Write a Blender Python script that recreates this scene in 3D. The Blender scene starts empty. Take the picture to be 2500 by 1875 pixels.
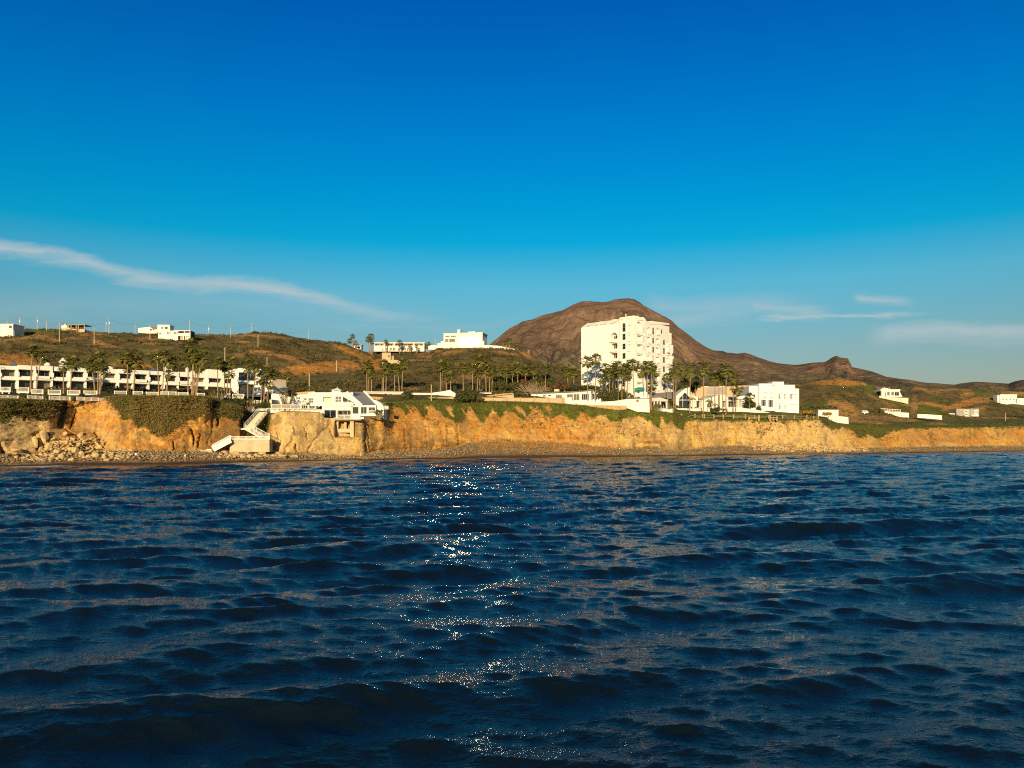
# elevation (sine) : clear evening air colour, as a tint on the physical sky
def _l(c): return tuple(((v / 255 + 0.055) / 1.055) ** 2.4 if v > 10 else v / 255 / 12.92 for v in c)
_T = [(0.0, (168, 172, 152), (177, 179, 151)), (0.065, (166, 182, 168), (177, 205, 200)), (0.116, (138, 184, 192), (156, 194, 211)), (0.191, (92, 186, 216), (132, 173, 205)),
      (0.24, (14, 172, 220), (121, 161, 197)), (0.286, (1, 157, 218), (112, 151, 189)), (0.373, (0, 127, 207), (98, 134, 174)), (0.484, (0, 95, 182), (85, 118, 156)), (0.70, (0, 62, 122), (82, 112, 150)), (1.0, (0, 40, 84), (80, 110, 148))]
SKYTINT = [(s, tuple(a / b * 0.667 for a, b in zip(_l(t), _l(n)))) for s, t, n in _T]
CLOUDC = (3.3, 3.9, 4.1)
import bpy, math, random
import numpy as np
from mathutils import Vector
random.seed(7); R = np.random.RandomState(11)
SC = bpy.context.scene
COL = SC.collection
# ---------------------------------------------------------------- survey frame
# The coast was surveyed from a boat deck 5 m above the sea: a bearing (px) and a height
# angle (py) together with a range Y in metres give a point of the place.
F = 1925.0; CX = 1250.0; HY = 1075.0; H = 5.0
def X_(px, Y): return (px - CX) / F * Y
def Z_(py, Y): return H + (HY - py) / F * Y
def P(px, py, Y): return Vector((X_(px, Y), Y, Z_(py, Y)))

# ---------------------------------------------------------------- noise
_perm = R.permutation(256); _perm = np.concatenate([_perm, _perm, _perm])
_g = R.normal(size=(256, 3)); _g /= np.linalg.norm(_g, axis=1)[:, None]
def pn(x, y, z=0.0):
    x, y, z = np.broadcast_arrays(np.asarray(x, float), np.asarray(y, float), np.asarray(z, float))
    xi = np.floor(x).astype(int); yi = np.floor(y).astype(int); zi = np.floor(z).astype(int)
    xf = x - xi; yf = y - yi; zf = z - zi
    u = xf * xf * xf * (xf * (xf * 6 - 15) + 10); v = yf * yf * yf * (yf * (yf * 6 - 15) + 10); w = zf * zf * zf * (zf * (zf * 6 - 15) + 10)
    r = 0
    for dx in (0, 1):
        for dy in (0, 1):
            for dz in (0, 1):
                h = _perm[_perm[_perm[(xi + dx) & 255] + ((yi + dy) & 255)] + ((zi + dz) & 255)]
                g = _g[h]
                d = g[..., 0] * (xf - dx) + g[..., 1] * (yf - dy) + g[..., 2] * (zf - dz)
                r = r + d * (u if dx else 1 - u) * (v if dy else 1 - v) * (w if dz else 1 - w)
    return r * 1.6
def fbm(x, y, z=0.0, o=4, g=0.5):
    a = 1.0; f = 1.0; r = 0; t = 0
    for k in range(o):
        r = r + a * pn(x * f + k * 17.3, y * f - k * 9.1, z * f + k * 5.7); t += a; a *= g; f *= 2.03
    return r / t * 1.5
def ridged(x, y, z=0.0, o=4, g=0.5):
    a = 1.0; f = 1.0; r = 0; t = 0
    for k in range(o):
        r = r + a * (1 - 2 * np.abs(pn(x * f + k * 7.7, y * f + k * 3.1, z * f - k * 8.8))); t += a; a *= g; f *= 2.1
    return r / t
def lerpk(pts, x):
    p = np.array(pts, float); return np.interp(x, p[:, 0], p[:, 1])
def sstep(a, b, x):
    t = np.clip((x - a) / (b - a), 0, 1); return t * t * (3 - 2 * t)

# ---------------------------------------------------------------- materials
def newmat(name):
    m = bpy.data.materials.new(name); m.use_nodes = True
    nt = m.node_tree; b = nt.nodes['Principled BSDF']
    return m, nt, b
def nz(nt, scale, detail=4, rough=0.55, vec=None, dist=0.0):
    n = nt.nodes.new('ShaderNodeTexNoise'); n.inputs['Scale'].default_value = scale
    n.inputs['Detail'].default_value = detail; n.inputs['Roughness'].default_value = rough
    n.inputs['Distortion'].default_value = dist
    if vec is not None: nt.links.new(vec, n.inputs['Vector'])
    return n.outputs['Fac']
def ramp(nt, fac, stops):
    r = nt.nodes.new('ShaderNodeValToRGB'); e = r.color_ramp.elements
    while len(e) < len(stops): e.new(0.5)
    for i, (p, c) in enumerate(stops):
        e[i].position = p; e[i].color = (c, c, c, 1) if isinstance(c, (int, float)) else (*c, 1)
    nt.links.new(fac, r.inputs['Fac']); return r.outputs['Color']
def mixc(nt, fac, a, b, mode='MIX'):
    m = nt.nodes.new('ShaderNodeMix'); m.data_type = 'RGBA'; m.blend_type = mode
    for s, v in ((0, fac), (6, a), (7, b)):
        if hasattr(v, 'links') or hasattr(v, 'is_linked'): nt.links.new(v, m.inputs[s])
        elif isinstance(v, (int, float)): m.inputs[s].default_value = v
        else: m.inputs[s].default_value = (*v, 1)
    return m.outputs[2]
def mth(nt, op, a, b=None, clamp=False):
    m = nt.nodes.new('ShaderNodeMath'); m.operation = op; m.use_clamp = clamp
    for s, v in ((0, a), (1, b)):
        if v is None: continue
        if isinstance(v, (int, float)): m.inputs[s].default_value = v
        else: nt.links.new(v, m.inputs[s])
    return m.outputs[0]
def bump(nt, b, h, strength, dist):
    n = nt.nodes.new('ShaderNodeBump'); n.inputs['Strength'].default_value = strength; n.inputs['Distance'].default_value = dist
    nt.links.new(h, n.inputs['Height']); nt.links.new(n.outputs['Normal'], b.inputs['Normal'])
def geo_pos(nt):
    return nt.nodes.new('ShaderNodeNewGeometry').outputs['Position']
def mapping(nt, vec, sc):
    m = nt.nodes.new('ShaderNodeMapping'); m.inputs['Scale'].default_value = sc
    nt.links.new(vec, m.inputs['Vector']); return m.outputs['Vector']
def simple(name, col, rough=0.8, var=0.12, scale=1.5, spec=0.3, metal=0.0, bmp=0.0, bscale=8):
    """solid material broken up by stains and grain at two scales"""
    m, nt, b = newmat(name)
    p = geo_pos(nt)
    f1 = nz(nt, scale, 5, 0.6, p); f2 = nz(nt, scale * 7, 4, 0.6, p)
    f = mth(nt, 'ADD', mth(nt, 'MULTIPLY', f1, 0.65), mth(nt, 'MULTIPLY', f2, 0.35))
    c = ramp(nt, f, [(0.3, tuple(max(0, x * (1 - var * 1.6)) for x in col)), (0.52, col), (0.75, tuple(min(1, x * (1 + var * .7)) for x in col))])
    nt.links.new(c, b.inputs['Base Color']); b.inputs['Roughness'].default_value = rough
    b.inputs['Specular IOR Level'].default_value = spec; b.inputs['Metallic'].default_value = metal
    if bmp: bump(nt, b, nz(nt, bscale, 5, 0.65, p), bmp, 0.05)
    return m
M = {}
M['stucco'] = simple('white_stucco', (0.70, 0.655, 0.55), 0.9, 0.10, 0.35, 0.2, bmp=0.2)
M['hotelwhite'] = simple('hotel_white', (0.78, 0.735, 0.62), 0.85, 0.06, 0.15, 0.25, bmp=0.1)
M['cream'] = simple('cream_plaster', (0.66, 0.53, 0.36), 0.9, 0.12, 0.4, 0.2)
M['sand'] = simple('sand_plaster', (0.50, 0.35, 0.19), 0.9, 0.14, 0.3, 0.2)
M['paint'] = simple('white_paint', (0.74, 0.70, 0.60), 0.6, 0.08, 1.2, 0.3)
M['concrete'] = simple('concrete', (0.50, 0.38, 0.22), 0.95, 0.28, 0.45, 0.2, bmp=0.5, bscale=3)
M['greyconc'] = simple('grey_concrete', (0.34, 0.29, 0.23), 0.95, 0.2, 0.5, 0.2)
M['stone'] = simple('stone_wall', (0.44, 0.29, 0.13), 0.95, 0.35, 1.6, 0.2, bmp=0.8, bscale=3)
M['roofgrey'] = simple('grey_roof', (0.16, 0.14, 0.125), 0.9, 0.15, 1.0, 0.2)
M['roofpink'] = simple('pale_roof', (0.58, 0.49, 0.41), 0.9, 0.08, 0.4, 0.2)
M['roofblue'] = simple('dark_blue_roof', (0.09, 0.12, 0.16), 0.8, 0.1, 1.0, 0.3)
M['tile'] = simple('red_tile', (0.33, 0.10, 0.045), 0.9, 0.2, 2.0, 0.2)
M['teal'] = simple('teal_canvas', (0.02, 0.27, 0.20), 0.8, 0.08, 1.0, 0.2)
M['glass'] = simple('dark_glass', (0.018, 0.022, 0.028), 0.03, 0.35, 0.6, 0.5)
M['curtain'] = simple('curtained_glass', (0.16, 0.135, 0.10), 0.08, 0.4, 1.2, 0.4)
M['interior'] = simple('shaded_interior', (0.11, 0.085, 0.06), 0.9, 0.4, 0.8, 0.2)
M['lattice'] = simple('baluster_white', (0.68, 0.62, 0.50), 0.7, 0.1, 1.0, 0.2)
M['wood'] = simple('weathered_wood', (0.42, 0.30, 0.15), 0.9, 0.2, 2.0, 0.2)
M['pole'] = simple('pole_concrete', (0.52, 0.40, 0.22), 0.9, 0.1, 1.0, 0.2)
M['metal'] = simple('dull_steel', (0.15, 0.14, 0.14), 0.5, 0.1, 1.0, 0.5)
M['thatch'] = simple('palm_thatch', (0.33, 0.22, 0.10), 0.95, 0.3, 3.0, 0.1)
M['trunk'] = simple('palm_trunk', (0.30, 0.19, 0.10), 0.95, 0.25, 2.5, 0.1, bmp=0.6, bscale=6)
M['bark'] = simple('grey_bark', (0.27, 0.20, 0.12), 0.95, 0.25, 2.5, 0.1)
M['skirt'] = simple('dead_fronds', (0.20, 0.12, 0.045), 0.95, 0.3, 2.0, 0.1)
M['boulder'] = simple('pale_boulder', (0.50, 0.34, 0.15), 0.95, 0.30, 0.9, 0.1, bmp=0.8, bscale=2)
M['skin'] = simple('skin', (0.42, 0.24, 0.15), 0.6, 0.05, 3.0, 0.3)
M['hair'] = simple('dark_hair', (0.03, 0.02, 0.015), 0.7, 0.05, 3.0, 0.3)
M['shirtwhite'] = simple('white_cotton', (0.8, 0.75, 0.68), 0.9, 0.05, 3.0, 0.1)
M['shirtyellow'] = simple('straw_cotton', (0.62, 0.47, 0.16), 0.9, 0.05, 3.0, 0.1)
M['trouser'] = simple('brown_cotton', (0.07, 0.045, 0.03), 0.9, 0.05, 3.0, 0.1)
M['trousergrey'] = simple('grey_cotton', (0.22, 0.22, 0.22), 0.9, 0.05, 3.0, 0.1)
M['carwhite'] = simple('white_car_paint', (0.7, 0.68, 0.62), 0.3, 0.03, 1.0, 0.5)
M['rubber'] = simple('black_rubber', (0.02, 0.02, 0.02), 0.8, 0.05, 1.0, 0.3)

def foliage(name, c1, c2, c3, scale=0.6):
    m, nt, b = newmat(name)
    p = geo_pos(nt)
    f = nz(nt, scale, 3, 0.6, p); f2 = nz(nt, scale * 9, 3, 0.6, p)
    f = mth(nt, 'ADD', mth(nt, 'MULTIPLY', f, 0.55), mth(nt, 'MULTIPLY', f2, 0.45))
    c = ramp(nt, f, [(0.36, c1), (0.5, c2), (0.66, c3)])
    nt.links.new(c, b.inputs['Base Color']); b.inputs['Roughness'].default_value = 0.65
    b.inputs['Specular IOR Level'].default_value = 0.25
    b.inputs['Subsurface Weight'].default_value = 0.0
    return m
M['palmleaf'] = foliage('palm_leaf', (0.04, 0.046, 0.008), (0.11, 0.11, 0.018), (0.25, 0.20, 0.04))
M['leaf'] = foliage('shrub_leaf', (0.02, 0.028, 0.006), (0.05, 0.055, 0.012), (0.10, 0.09, 0.02))
M['leafdry'] = foliage('dry_leaf', (0.05, 0.03, 0.01), (0.11, 0.06, 0.02), (0.19, 0.11, 0.035))
M['leafyellow'] = foliage('yellow_leaf', (0.14, 0.09, 0.012), (0.32, 0.20, 0.02), (0.46, 0.30, 0.03))
M['banana'] = foliage('strelitzia_leaf', (0.04, 0.045, 0.01), (0.10, 0.095, 0.022), (0.19, 0.16, 0.04))
M['scrub'] = foliage('hill_scrub', (0.03, 0.03, 0.008), (0.07, 0.058, 0.016), (0.14, 0.095, 0.03), 0.12)
M['iceplant'] = foliage('ice_plant', (0.08, 0.078, 0.016), (0.18, 0.13, 0.034), (0.32, 0.19, 0.06), 0.13)
M['cliffgrass'] = foliage('cliff_grass', (0.055, 0.065, 0.010), (0.115, 0.125, 0.018), (0.20, 0.175, 0.035), 0.2)

# ---------------------------------------------------------------- object helpers
def tag(o, label=None, cat=None, group=None, kind=None):
    if label: o['label'] = label
    if cat: o['category'] = cat
    if group: o['group'] = group
    if kind: o['kind'] = kind
    return o
def thing(name, loc, label, cat, group=None):
    o = bpy.data.objects.new(name, None); COL.objects.link(o); o.location = loc
    o.empty_display_size = 0.5
    return tag(o, label, cat, group)
class MB:
    def __init__(s): s.v = []; s.f = []
    def add(s, vs, fs):
        n = len(s.v); s.v += [tuple(v) for v in vs]; s.f += [tuple(n + i for i in f) for f in fs]
    def hexa(s, p):  # 8 corners: bottom ring then top ring
        s.add(p, [(3, 2, 1, 0), (4, 5, 6, 7), (0, 1, 5, 4), (1, 2, 6, 5), (2, 3, 7, 6), (3, 0, 4, 7)])
    def box(s, x0, x1, y0, y1, z0, z1):
        s.hexa([(x0, y0, z0), (x1, y0, z0), (x1, y1, z0), (x0, y1, z0), (x0, y0, z1), (x1, y0, z1), (x1, y1, z1), (x0, y1, z1)])
    def prism(s, a, b):  # two matching polygons
        n = len(a); s.add(list(a) + list(b), [tuple(range(n))[::-1], tuple(range(n, 2 * n))] + [(i, (i + 1) % n, n + (i + 1) % n, n + i) for i in range(n)])
    def tube(s, pts, rad, n=6, cap=True):
        pts = [Vector(p) for p in pts]; rings = []
        for i, p in enumerate(pts):
            d = (pts[min(i + 1, len(pts) - 1)] - pts[max(i - 1, 0)]).normalized()
            a = d.orthogonal().normalized() if abs(d.z) < 0.9 else Vector((1, 0, 0))
            a = (a - d * a.dot(d)).normalized(); b = d.cross(a)
            r = rad[i] if hasattr(rad, '__len__') else rad
            rings.append([p + (a * math.cos(2 * math.pi * k / n) + b * math.sin(2 * math.pi * k / n)) * r for k in range(n)])
        vs = [v for q in rings for v in q]; fs = []
        for i in range(len(pts) - 1):
            for k in range(n):
                fs.append((i * n + k, i * n + (k + 1) % n, (i + 1) * n + (k + 1) % n, (i + 1) * n + k))
        if cap: fs += [tuple(range(n))[::-1], tuple(range((len(pts) - 1) * n, len(pts) * n))]
        s.add(vs, fs)
    def bar(s, a, b, w, h=None):  # box section bar between two points, w across, h vertical
        a = Vector(a); b = Vector(b); h = h or w; d = (b - a).normalized()
        side = d.cross(Vector((0, 0, 1)))
        side = Vector((1, 0, 0)) if side.length < 1e-3 else side.normalized()
        up = side.cross(d).normalized(); o = []
        for q in (a, b):
            for sx, sy in ((-1, -1), (1, -1), (1, 1), (-1, 1)): o.append(q + side * sx * w / 2 + up * sy * h / 2)
        s.hexa(o)
    def mesh(s, name, mat, off=(0, 0, 0)):
        me = bpy.data.meshes.new(name); off = Vector(off)
        me.from_pydata([(v[0] - off[0], v[1] - off[1], v[2] - off[2]) for v in s.v], [], s.f)
        me.materials.append(mat if not isinstance(mat, str) else M[mat]); me.update(); return me
    def build(s, name, mat, parent=None, loc=None):
        """verts are world coordinates; the object is placed at its thing's base"""
        off = Vector((0, 0, 0))
        if parent is not None:
            q = parent
            while q is not None: off = off + q.location; q = q.parent
        elif loc is not None: off = Vector(loc)
        o = bpy.data.objects.new(name, s.mesh(name, mat, off)); COL.objects.link(o)
        if parent is not None: o.parent = parent
        elif loc is not None: o.location = loc
        return o
def npmesh(name, V, Fq, mat, smooth=True):
    me = bpy.data.meshes.new(name); V = np.asarray(V, np.float32); Fq = np.asarray(Fq, np.int32)
    me.vertices.add(len(V)); me.vertices.foreach_set('co', V.ravel())
    k = Fq.shape[1]; me.loops.add(Fq.size); me.loops.foreach_set('vertex_index', Fq.ravel())
    me.polygons.add(len(Fq)); me.polygons.foreach_set('loop_start', np.arange(0, Fq.size, k, dtype=np.int32))
    try: me.polygons.foreach_set('loop_total', np.full(len(Fq), k, np.int32))
    except Exception: pass
    if smooth: me.polygons.foreach_set('use_smooth', np.ones(len(Fq), bool))
    me.update(calc_edges=True); me.validate()
    me.materials.append(mat)
    o = bpy.data.objects.new(name, me); COL.objects.link(o); return o
def attr(o, name, vals):
    a = o.data.attributes.new(name, 'FLOAT', 'POINT'); a.data.foreach_set('value', np.asarray(vals, np.float32).ravel())
def gridfaces(nr, nc):
    i = np.arange(nr - 1)[:, None] * nc + np.arange(nc - 1)[None, :]
    return np.stack([i, i + 1, i + nc + 1, i + nc], -1).reshape(-1, 4)
def copy_tree(o, loc, rz=0.0, sc=1.0, parent=None):
    c = o.copy(); COL.objects.link(c)
    if parent is None: c.location = loc; c.rotation_euler = (0, 0, rz); c.scale = (sc, sc, sc) if not hasattr(sc, '__len__') else sc
    else: c.parent = parent
    for ch in list(o.children): copy_tree(ch, None, parent=c)
    return c

# ---------------------------------------------------------------- light, sky, camera
SUN_EL = 12.5; SUN_AZ = 6.0       # sun low, almost straight behind the boat, a little to its left
sd = Vector((-math.sin(math.radians(SUN_AZ)) * math.cos(math.radians(SUN_EL)), -math.cos(math.radians(SUN_AZ)) * math.cos(math.radians(SUN_EL)), math.sin(math.radians(SUN_EL))))
L = bpy.data.lights.new('sun', 'SUN'); L.energy = 5.0; L.angle = math.radians(0.53); L.color = (1.0, 0.80, 0.50)
lo = bpy.data.objects.new('sun', L); COL.objects.link(lo); lo.rotation_euler = sd.to_track_quat('Z', 'Y').to_euler(); lo.location = (0, -50, 200)

W = bpy.data.worlds.new('World'); SC.world = W; W.use_nodes = True
nt = W.node_tree; bg = nt.nodes['Background']
sky = nt.nodes.new('ShaderNodeTexSky'); sky.sky_type = 'NISHITA'; sky.sun_disc = False
sky.sun_elevation = math.radians(SUN_EL); sky.sun_rotation = math.radians(180 + SUN_AZ)
sky.air_density = 1.0; sky.dust_density = 0.6; sky.ozone_density = 3.0
tc = nt.nodes.new('ShaderNodeTexCoord'); sx = nt.nodes.new('ShaderNodeSeparateXYZ'); nt.links.new(tc.outputs['Generated'], sx.inputs[0])
# air colour by elevation: evening sky deepens fast above the horizon band
TINT = ramp(nt, mth(nt, 'MAXIMUM', sx.outputs[2], 0.0), SKYTINT)
hs = nt.nodes.new('ShaderNodeHueSaturation'); hs.inputs['Saturation'].default_value = 1.0
skyc = mixc(nt, 1.0, sky.outputs[0], TINT, 'MULTIPLY')
# cirrus: u = tangent of bearing, v = tangent of height angle
u = mth(nt, 'DIVIDE', sx.outputs[0], mth(nt, 'MAXIMUM', sx.outputs[1], 0.05)); v = mth(nt, 'DIVIDE', sx.outputs[2], mth(nt, 'MAXIMUM', sx.outputs[1], 0.05))
cv = nt.nodes.new('ShaderNodeCombineXYZ'); nt.links.new(u, cv.inputs[0]); nt.links.new(v, cv.inputs[1])
uv = cv.outputs[0]
wisp = nz(nt, 1.0, 8, 0.68, mapping(nt, uv, (9, 60, 1)), 0.9)
fine = nz(nt, 1.0, 5, 0.7, mapping(nt, uv, (30, 150, 1)), 0.3)
def cloud(pts, wid, wup, strength, lo_=0.30):
    """a streak whose height over the bearing follows pts (px,py); soft below, crisper above"""
    r = nt.nodes.new('ShaderNodeFloatCurve'); c = r.mapping.curves[0]
    us = [(p[0] - CX) / F for p in pts]; u0, u1 = us[0], us[-1]
    vs = [(HY - p[1]) / F for p in pts]
    mp = nt.nodes.new('ShaderNodeMapRange'); nt.links.new(u, mp.inputs[0]); mp.inputs[1].default_value = u0; mp.inputs[2].default_value = u1
    while len(c.points) < len(pts): c.points.new(0.5, 0.5)
    for k, (a, b_) in enumerate(zip(us, vs)): c.points[k].location = ((a - u0) / (u1 - u0), b_)
    r.mapping.update(); nt.links.new(mp.outputs[0], r.inputs['Value'])
    wob = mth(nt, 'MULTIPLY', mth(nt, 'SUBTRACT', wisp, 0.5), 0.022)
    d = mth(nt, 'ADD', mth(nt, 'SUBTRACT', v, r.outputs[0]), wob)
    up = mth(nt, 'SUBTRACT', 1.0, mth(nt, 'DIVIDE', mth(nt, 'MAXIMUM', d, 0.0), wup / F), True)
    dn = mth(nt, 'SUBTRACT', 1.0, mth(nt, 'DIVIDE', mth(nt, 'MAXIMUM', mth(nt, 'MULTIPLY', d, -1.0), 0.0), wid / F), True)
    k = mth(nt, 'MULTIPLY', mth(nt, 'SMOOTH_MIN', up, 1.0), dn); k = mth(nt, 'POWER', k, 1.15)
    e0 = mth(nt, 'MULTIPLY', mp.outputs[0], 9.0, True); e1 = mth(nt, 'MULTIPLY', mth(nt, 'SUBTRACT', 1.0, mp.outputs[0]), 3.5, True)
    k = mth(nt, 'MULTIPLY', mth(nt, 'MULTIPLY', k, e0 if u0 > -0.6 else 1.0), e1)
    tex = mth(nt, 'ADD', lo_, mth(nt, 'MULTIPLY', mth(nt, 'ADD', mth(nt, 'MULTIPLY', wisp, 0.7), mth(nt, 'MULTIPLY', fine, 0.3)), 1.4 * (1 - lo_)))
    return mth(nt, 'MULTIPLY', mth(nt, 'MULTIPLY', k, tex), strength)
cl = [cloud([(-120, 585), (0, 601), (180, 628), (300, 668), (440, 688), (620, 695), (760, 722), (900, 758), (1010, 772), (1120, 782)], 36, 22, 1.15, 0.02),
      cloud([(-100, 760), (300, 745), (560, 740), (800, 760), (1150, 790)], 60, 70, 0.26, 0.1),
      cloud([(700, 800), (1000, 797), (1180, 800), (1330, 740)], 14, 14, 0.20),
      cloud([(1560, 735), (1640, 752), (1760, 748), (1900, 742), (2000, 745)], 40, 36, 0.55, 0.0),
      cloud([(1600, 790), (1700, 775), (1800, 768), (1860, 770)], 34, 30, 0.6, 0.0),
      cloud([(1820, 745), (1880, 752), (1960, 762), (2040, 765)], 28, 24, 0.75),
      cloud([(1840, 778), (1920, 775), (2060, 771), (2280, 768)], 9, 8, 1.0),
      cloud([(2080, 722), (2130, 728), (2180, 733), (2240, 736)], 18, 14, 0.75),
      cloud([(2110, 822), (2260, 805), (2400, 808), (2520, 808), (2700, 800)], 44, 26, 1.0, 0.1)]
ck = cl[0]
for c_ in cl[1:]: ck = mth(nt, 'MAXIMUM', ck, c_)
front = mth(nt, 'MULTIPLY', mth(nt, 'SUBTRACT', sx.outputs[1], 0.1), 4.0, True)
ck = mth(nt, 'MULTIPLY', ck, front, True)
skyc = mixc(nt, ck, skyc, CLOUDC)
nt.links.new(skyc, bg.inputs['Color']); bg.inputs['Strength'].default_value = 0.105

cam = bpy.data.cameras.new('camera'); co = bpy.data.objects.new('camera', cam); COL.objects.link(co)
co.location = (0, 0, H); co.rotation_euler = (math.pi / 2, 0, 0)
cam.sensor_width = 36; cam.lens = 36 * F / 2500; cam.shift_y = (HY - 937.5) / 2500; cam.clip_end = 20000; cam.clip_start = 0.3
SC.camera = co
SC.view_settings.view_transform = 'Standard'; SC.view_settings.look = 'None'; SC.view_settings.exposure = 0.45; SC.view_settings.gamma = 1
SC.render.engine = 'CYCLES'; SC.render.resolution_x = 1024; SC.render.resolution_y = 768
SC.cycles.max_bounces = 6; SC.cycles.sample_clamp_indirect = 0; SC.cycles.pixel_filter_type = 'BLACKMAN_HARRIS'; SC.cycles.filter_width = 1.15; SC.cycles.blur_glossy = 0.0

SC.cycles.use_denoising = False; SC.cycles.caustics_reflective = False; SC.cycles.caustics_refractive = False
# ================================================================ GROUND: beach, cliff, plateau, hills as one sheet
cols = np.concatenate([np.arange(-900, -30, 12.0), np.arange(-30, 2530, 2.0), np.arange(2534, 3500, 12.0)])
NC = len(cols); c_ = cols
W_ = lerpk([(-900, 1150), (0, 1139), (420, 1133), (820, 1124.5), (1320, 1117), (1700, 1113), (2060, 1108), (2500, 1102), (3500, 1098)], c_)
YW = 5 * F / (W_ - HY)
YW = YW + 1.2 * fbm(c_ * 0.008, 3.3, 0, 2)
base = lerpk([(-900, 1118), (0, 1114), (90, 1110), (130, 1102), (180, 1094), (240, 1098), (290, 1102), (420, 1105), (520, 1101), (560, 1104), (650, 1103), (690, 1108), (800, 1111), (892, 1114), (898, 1108), (940, 1105), (1050, 1103), (1110, 1098),
              (1140, 1086), (1200, 1076), (1300, 1077), (1400, 1084), (1500, 1095), (1620, 1100), (1700, 1097), (1740, 1090), (1820, 1090), (1880, 1096), (2060, 1101), (2100, 1096), (2200, 1093), (2400, 1090), (2500, 1090), (3500, 1088)], c_)
D1 = lerpk([(-900, 12), (0, 11), (120, 17), (180, 21), (250, 20), (320, 13), (520, 12), (560, 13), (650, 13), (690, 8), (888, 7.5), (900, 9.5), (940, 12.5), (1110, 15), (1140, 17), (1200, 17), (1350, 16), (1500, 14), (1650, 11), (1740, 16), (1830, 15), (1900, 11), (2060, 11), (2500, 15), (3500, 15)], c_)
top = lerpk([(-900, 972), (0, 974), (45, 974), (104, 976), (171, 978), (188, 979.5), (256, 979.5), (268, 970), (290, 968), (400, 966), (500, 968), (514, 972), (518, 990), (560, 992), (586, 1001), (600, 1006), (655, 1006), (662, 1007), (690, 1006), (785, 1008), (792, 1020), (868, 1024), (890, 1022), (921, 1017), (932, 1000), (941, 984),
             (1000, 983), (1200, 984), (1320, 985), (1400, 990), (1500, 1001), (1580, 1003), (1612, 1006), (1650, 1011), (1663, 1018), (1700, 1024), (1800, 1026), (1900, 1026), (2000, 1024), (2015, 1030), (2050, 1040), (2070, 1036), (2150, 1044), (2300, 1043), (2400, 1043), (2500, 1040), (3500, 1040)], c_)
D2 = lerpk([(-900, 4), (0, 4), (120, 5), (150, 7), (250, 6), (300, 6), (500, 5), (518, 8), (585, 9), (600, 18), (650, 18), (662, 8), (700, 3.5), (880, 3), (895, 4), (935, 5), (960, 11), (1200, 9), (1300, 9), (1400, 7), (1600, 7), (1660, 5), (2000, 5), (2060, 9), (2150, 14), (2500, 13), (3500, 13)], c_)
def keys(pts):  # (px, py, Y)
    return lerpk([(p[0], p[1]) for p in pts], c_), lerpk([(p[0], p[2]) for p in pts], c_)
lawn = keys([(-900, 966, 182), (0, 966, 186), (500, 968, 198), (585, 988, 200), (610, 1001, 212), (655, 1000, 213), (700, 990, 216), (780, 1000, 212), (788, 1022, 226), (912, 1022, 228), (925, 1010, 226), (937, 985, 227), (1000, 977, 238), (1200, 980, 252), (1300, 982, 258), (1400, 987, 262), (1520, 998, 266), (1590, 998, 270), (1645, 1005, 283), (1750, 1006, 290), (1950, 1010, 309),
              (2020, 1022, 312), (2060, 1027, 322), (2200, 1034, 350), (2350, 1035, 400), (2500, 1030, 430), (3500, 1030, 430)])
back = keys([(-900, 950, 204), (0, 950, 204), (300, 953, 222), (560, 962, 236), (640, 985, 236), (700, 968, 240), (890, 965, 245), (1100, 960, 262), (1300, 960, 280), (1420, 960, 288), (1650, 968, 300), (1700, 990, 322), (1830, 992, 338), (1960, 1004, 345), (2060, 1015, 352), (2200, 1018, 390), (2350, 1022, 440), (2500, 1022, 480), (3500, 1020, 480)])
mid = keys([(-900, 880, 300), (0, 880, 300), (250, 885, 310), (600, 905, 330), (800, 907, 345), (950, 902, 350), (1150, 897, 350), (1300, 925, 345), (1420, 935, 345), (1700, 962, 370), (1950, 985, 375), (2050, 975, 385), (2130, 980, 395), (2230, 985, 450), (2350, 990, 520), (2500, 992, 560), (3500, 990, 560)])
ridge = keys([(-900, 815, 430), (0, 814, 440), (35, 806, 450), (80, 806, 450), (150, 805, 455), (250, 807, 455), (320, 811, 455), (460, 814, 460), (548, 816, 465), (595, 813, 465), (610, 811, 465), (660, 813, 465), (709, 822, 465), (760, 829, 465), (820, 833, 462), (847, 836, 460), (870, 846, 460), (889, 853, 462), (905, 856, 480), (1050, 855, 480), (1065, 848, 450), (1180, 848, 442), (1262, 852, 440), (1290, 866, 436), (1303, 877, 432), (1330, 892, 430),
               (1420, 908, 425), (1500, 918, 425), (1640, 932, 425), (1800, 941, 425), (1860, 944, 440), (1930, 940, 465), (1960, 934, 480), (1990, 927, 480), (2050, 923, 480), (2110, 926, 480), (2135, 941, 485), (2160, 950, 490), (2215, 955, 520), (2235, 949, 600), (2330, 946, 640), (2400, 946, 640), (2440, 953, 640), (2500, 955, 640), (2700, 955, 650), (3500, 950, 650)])
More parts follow.
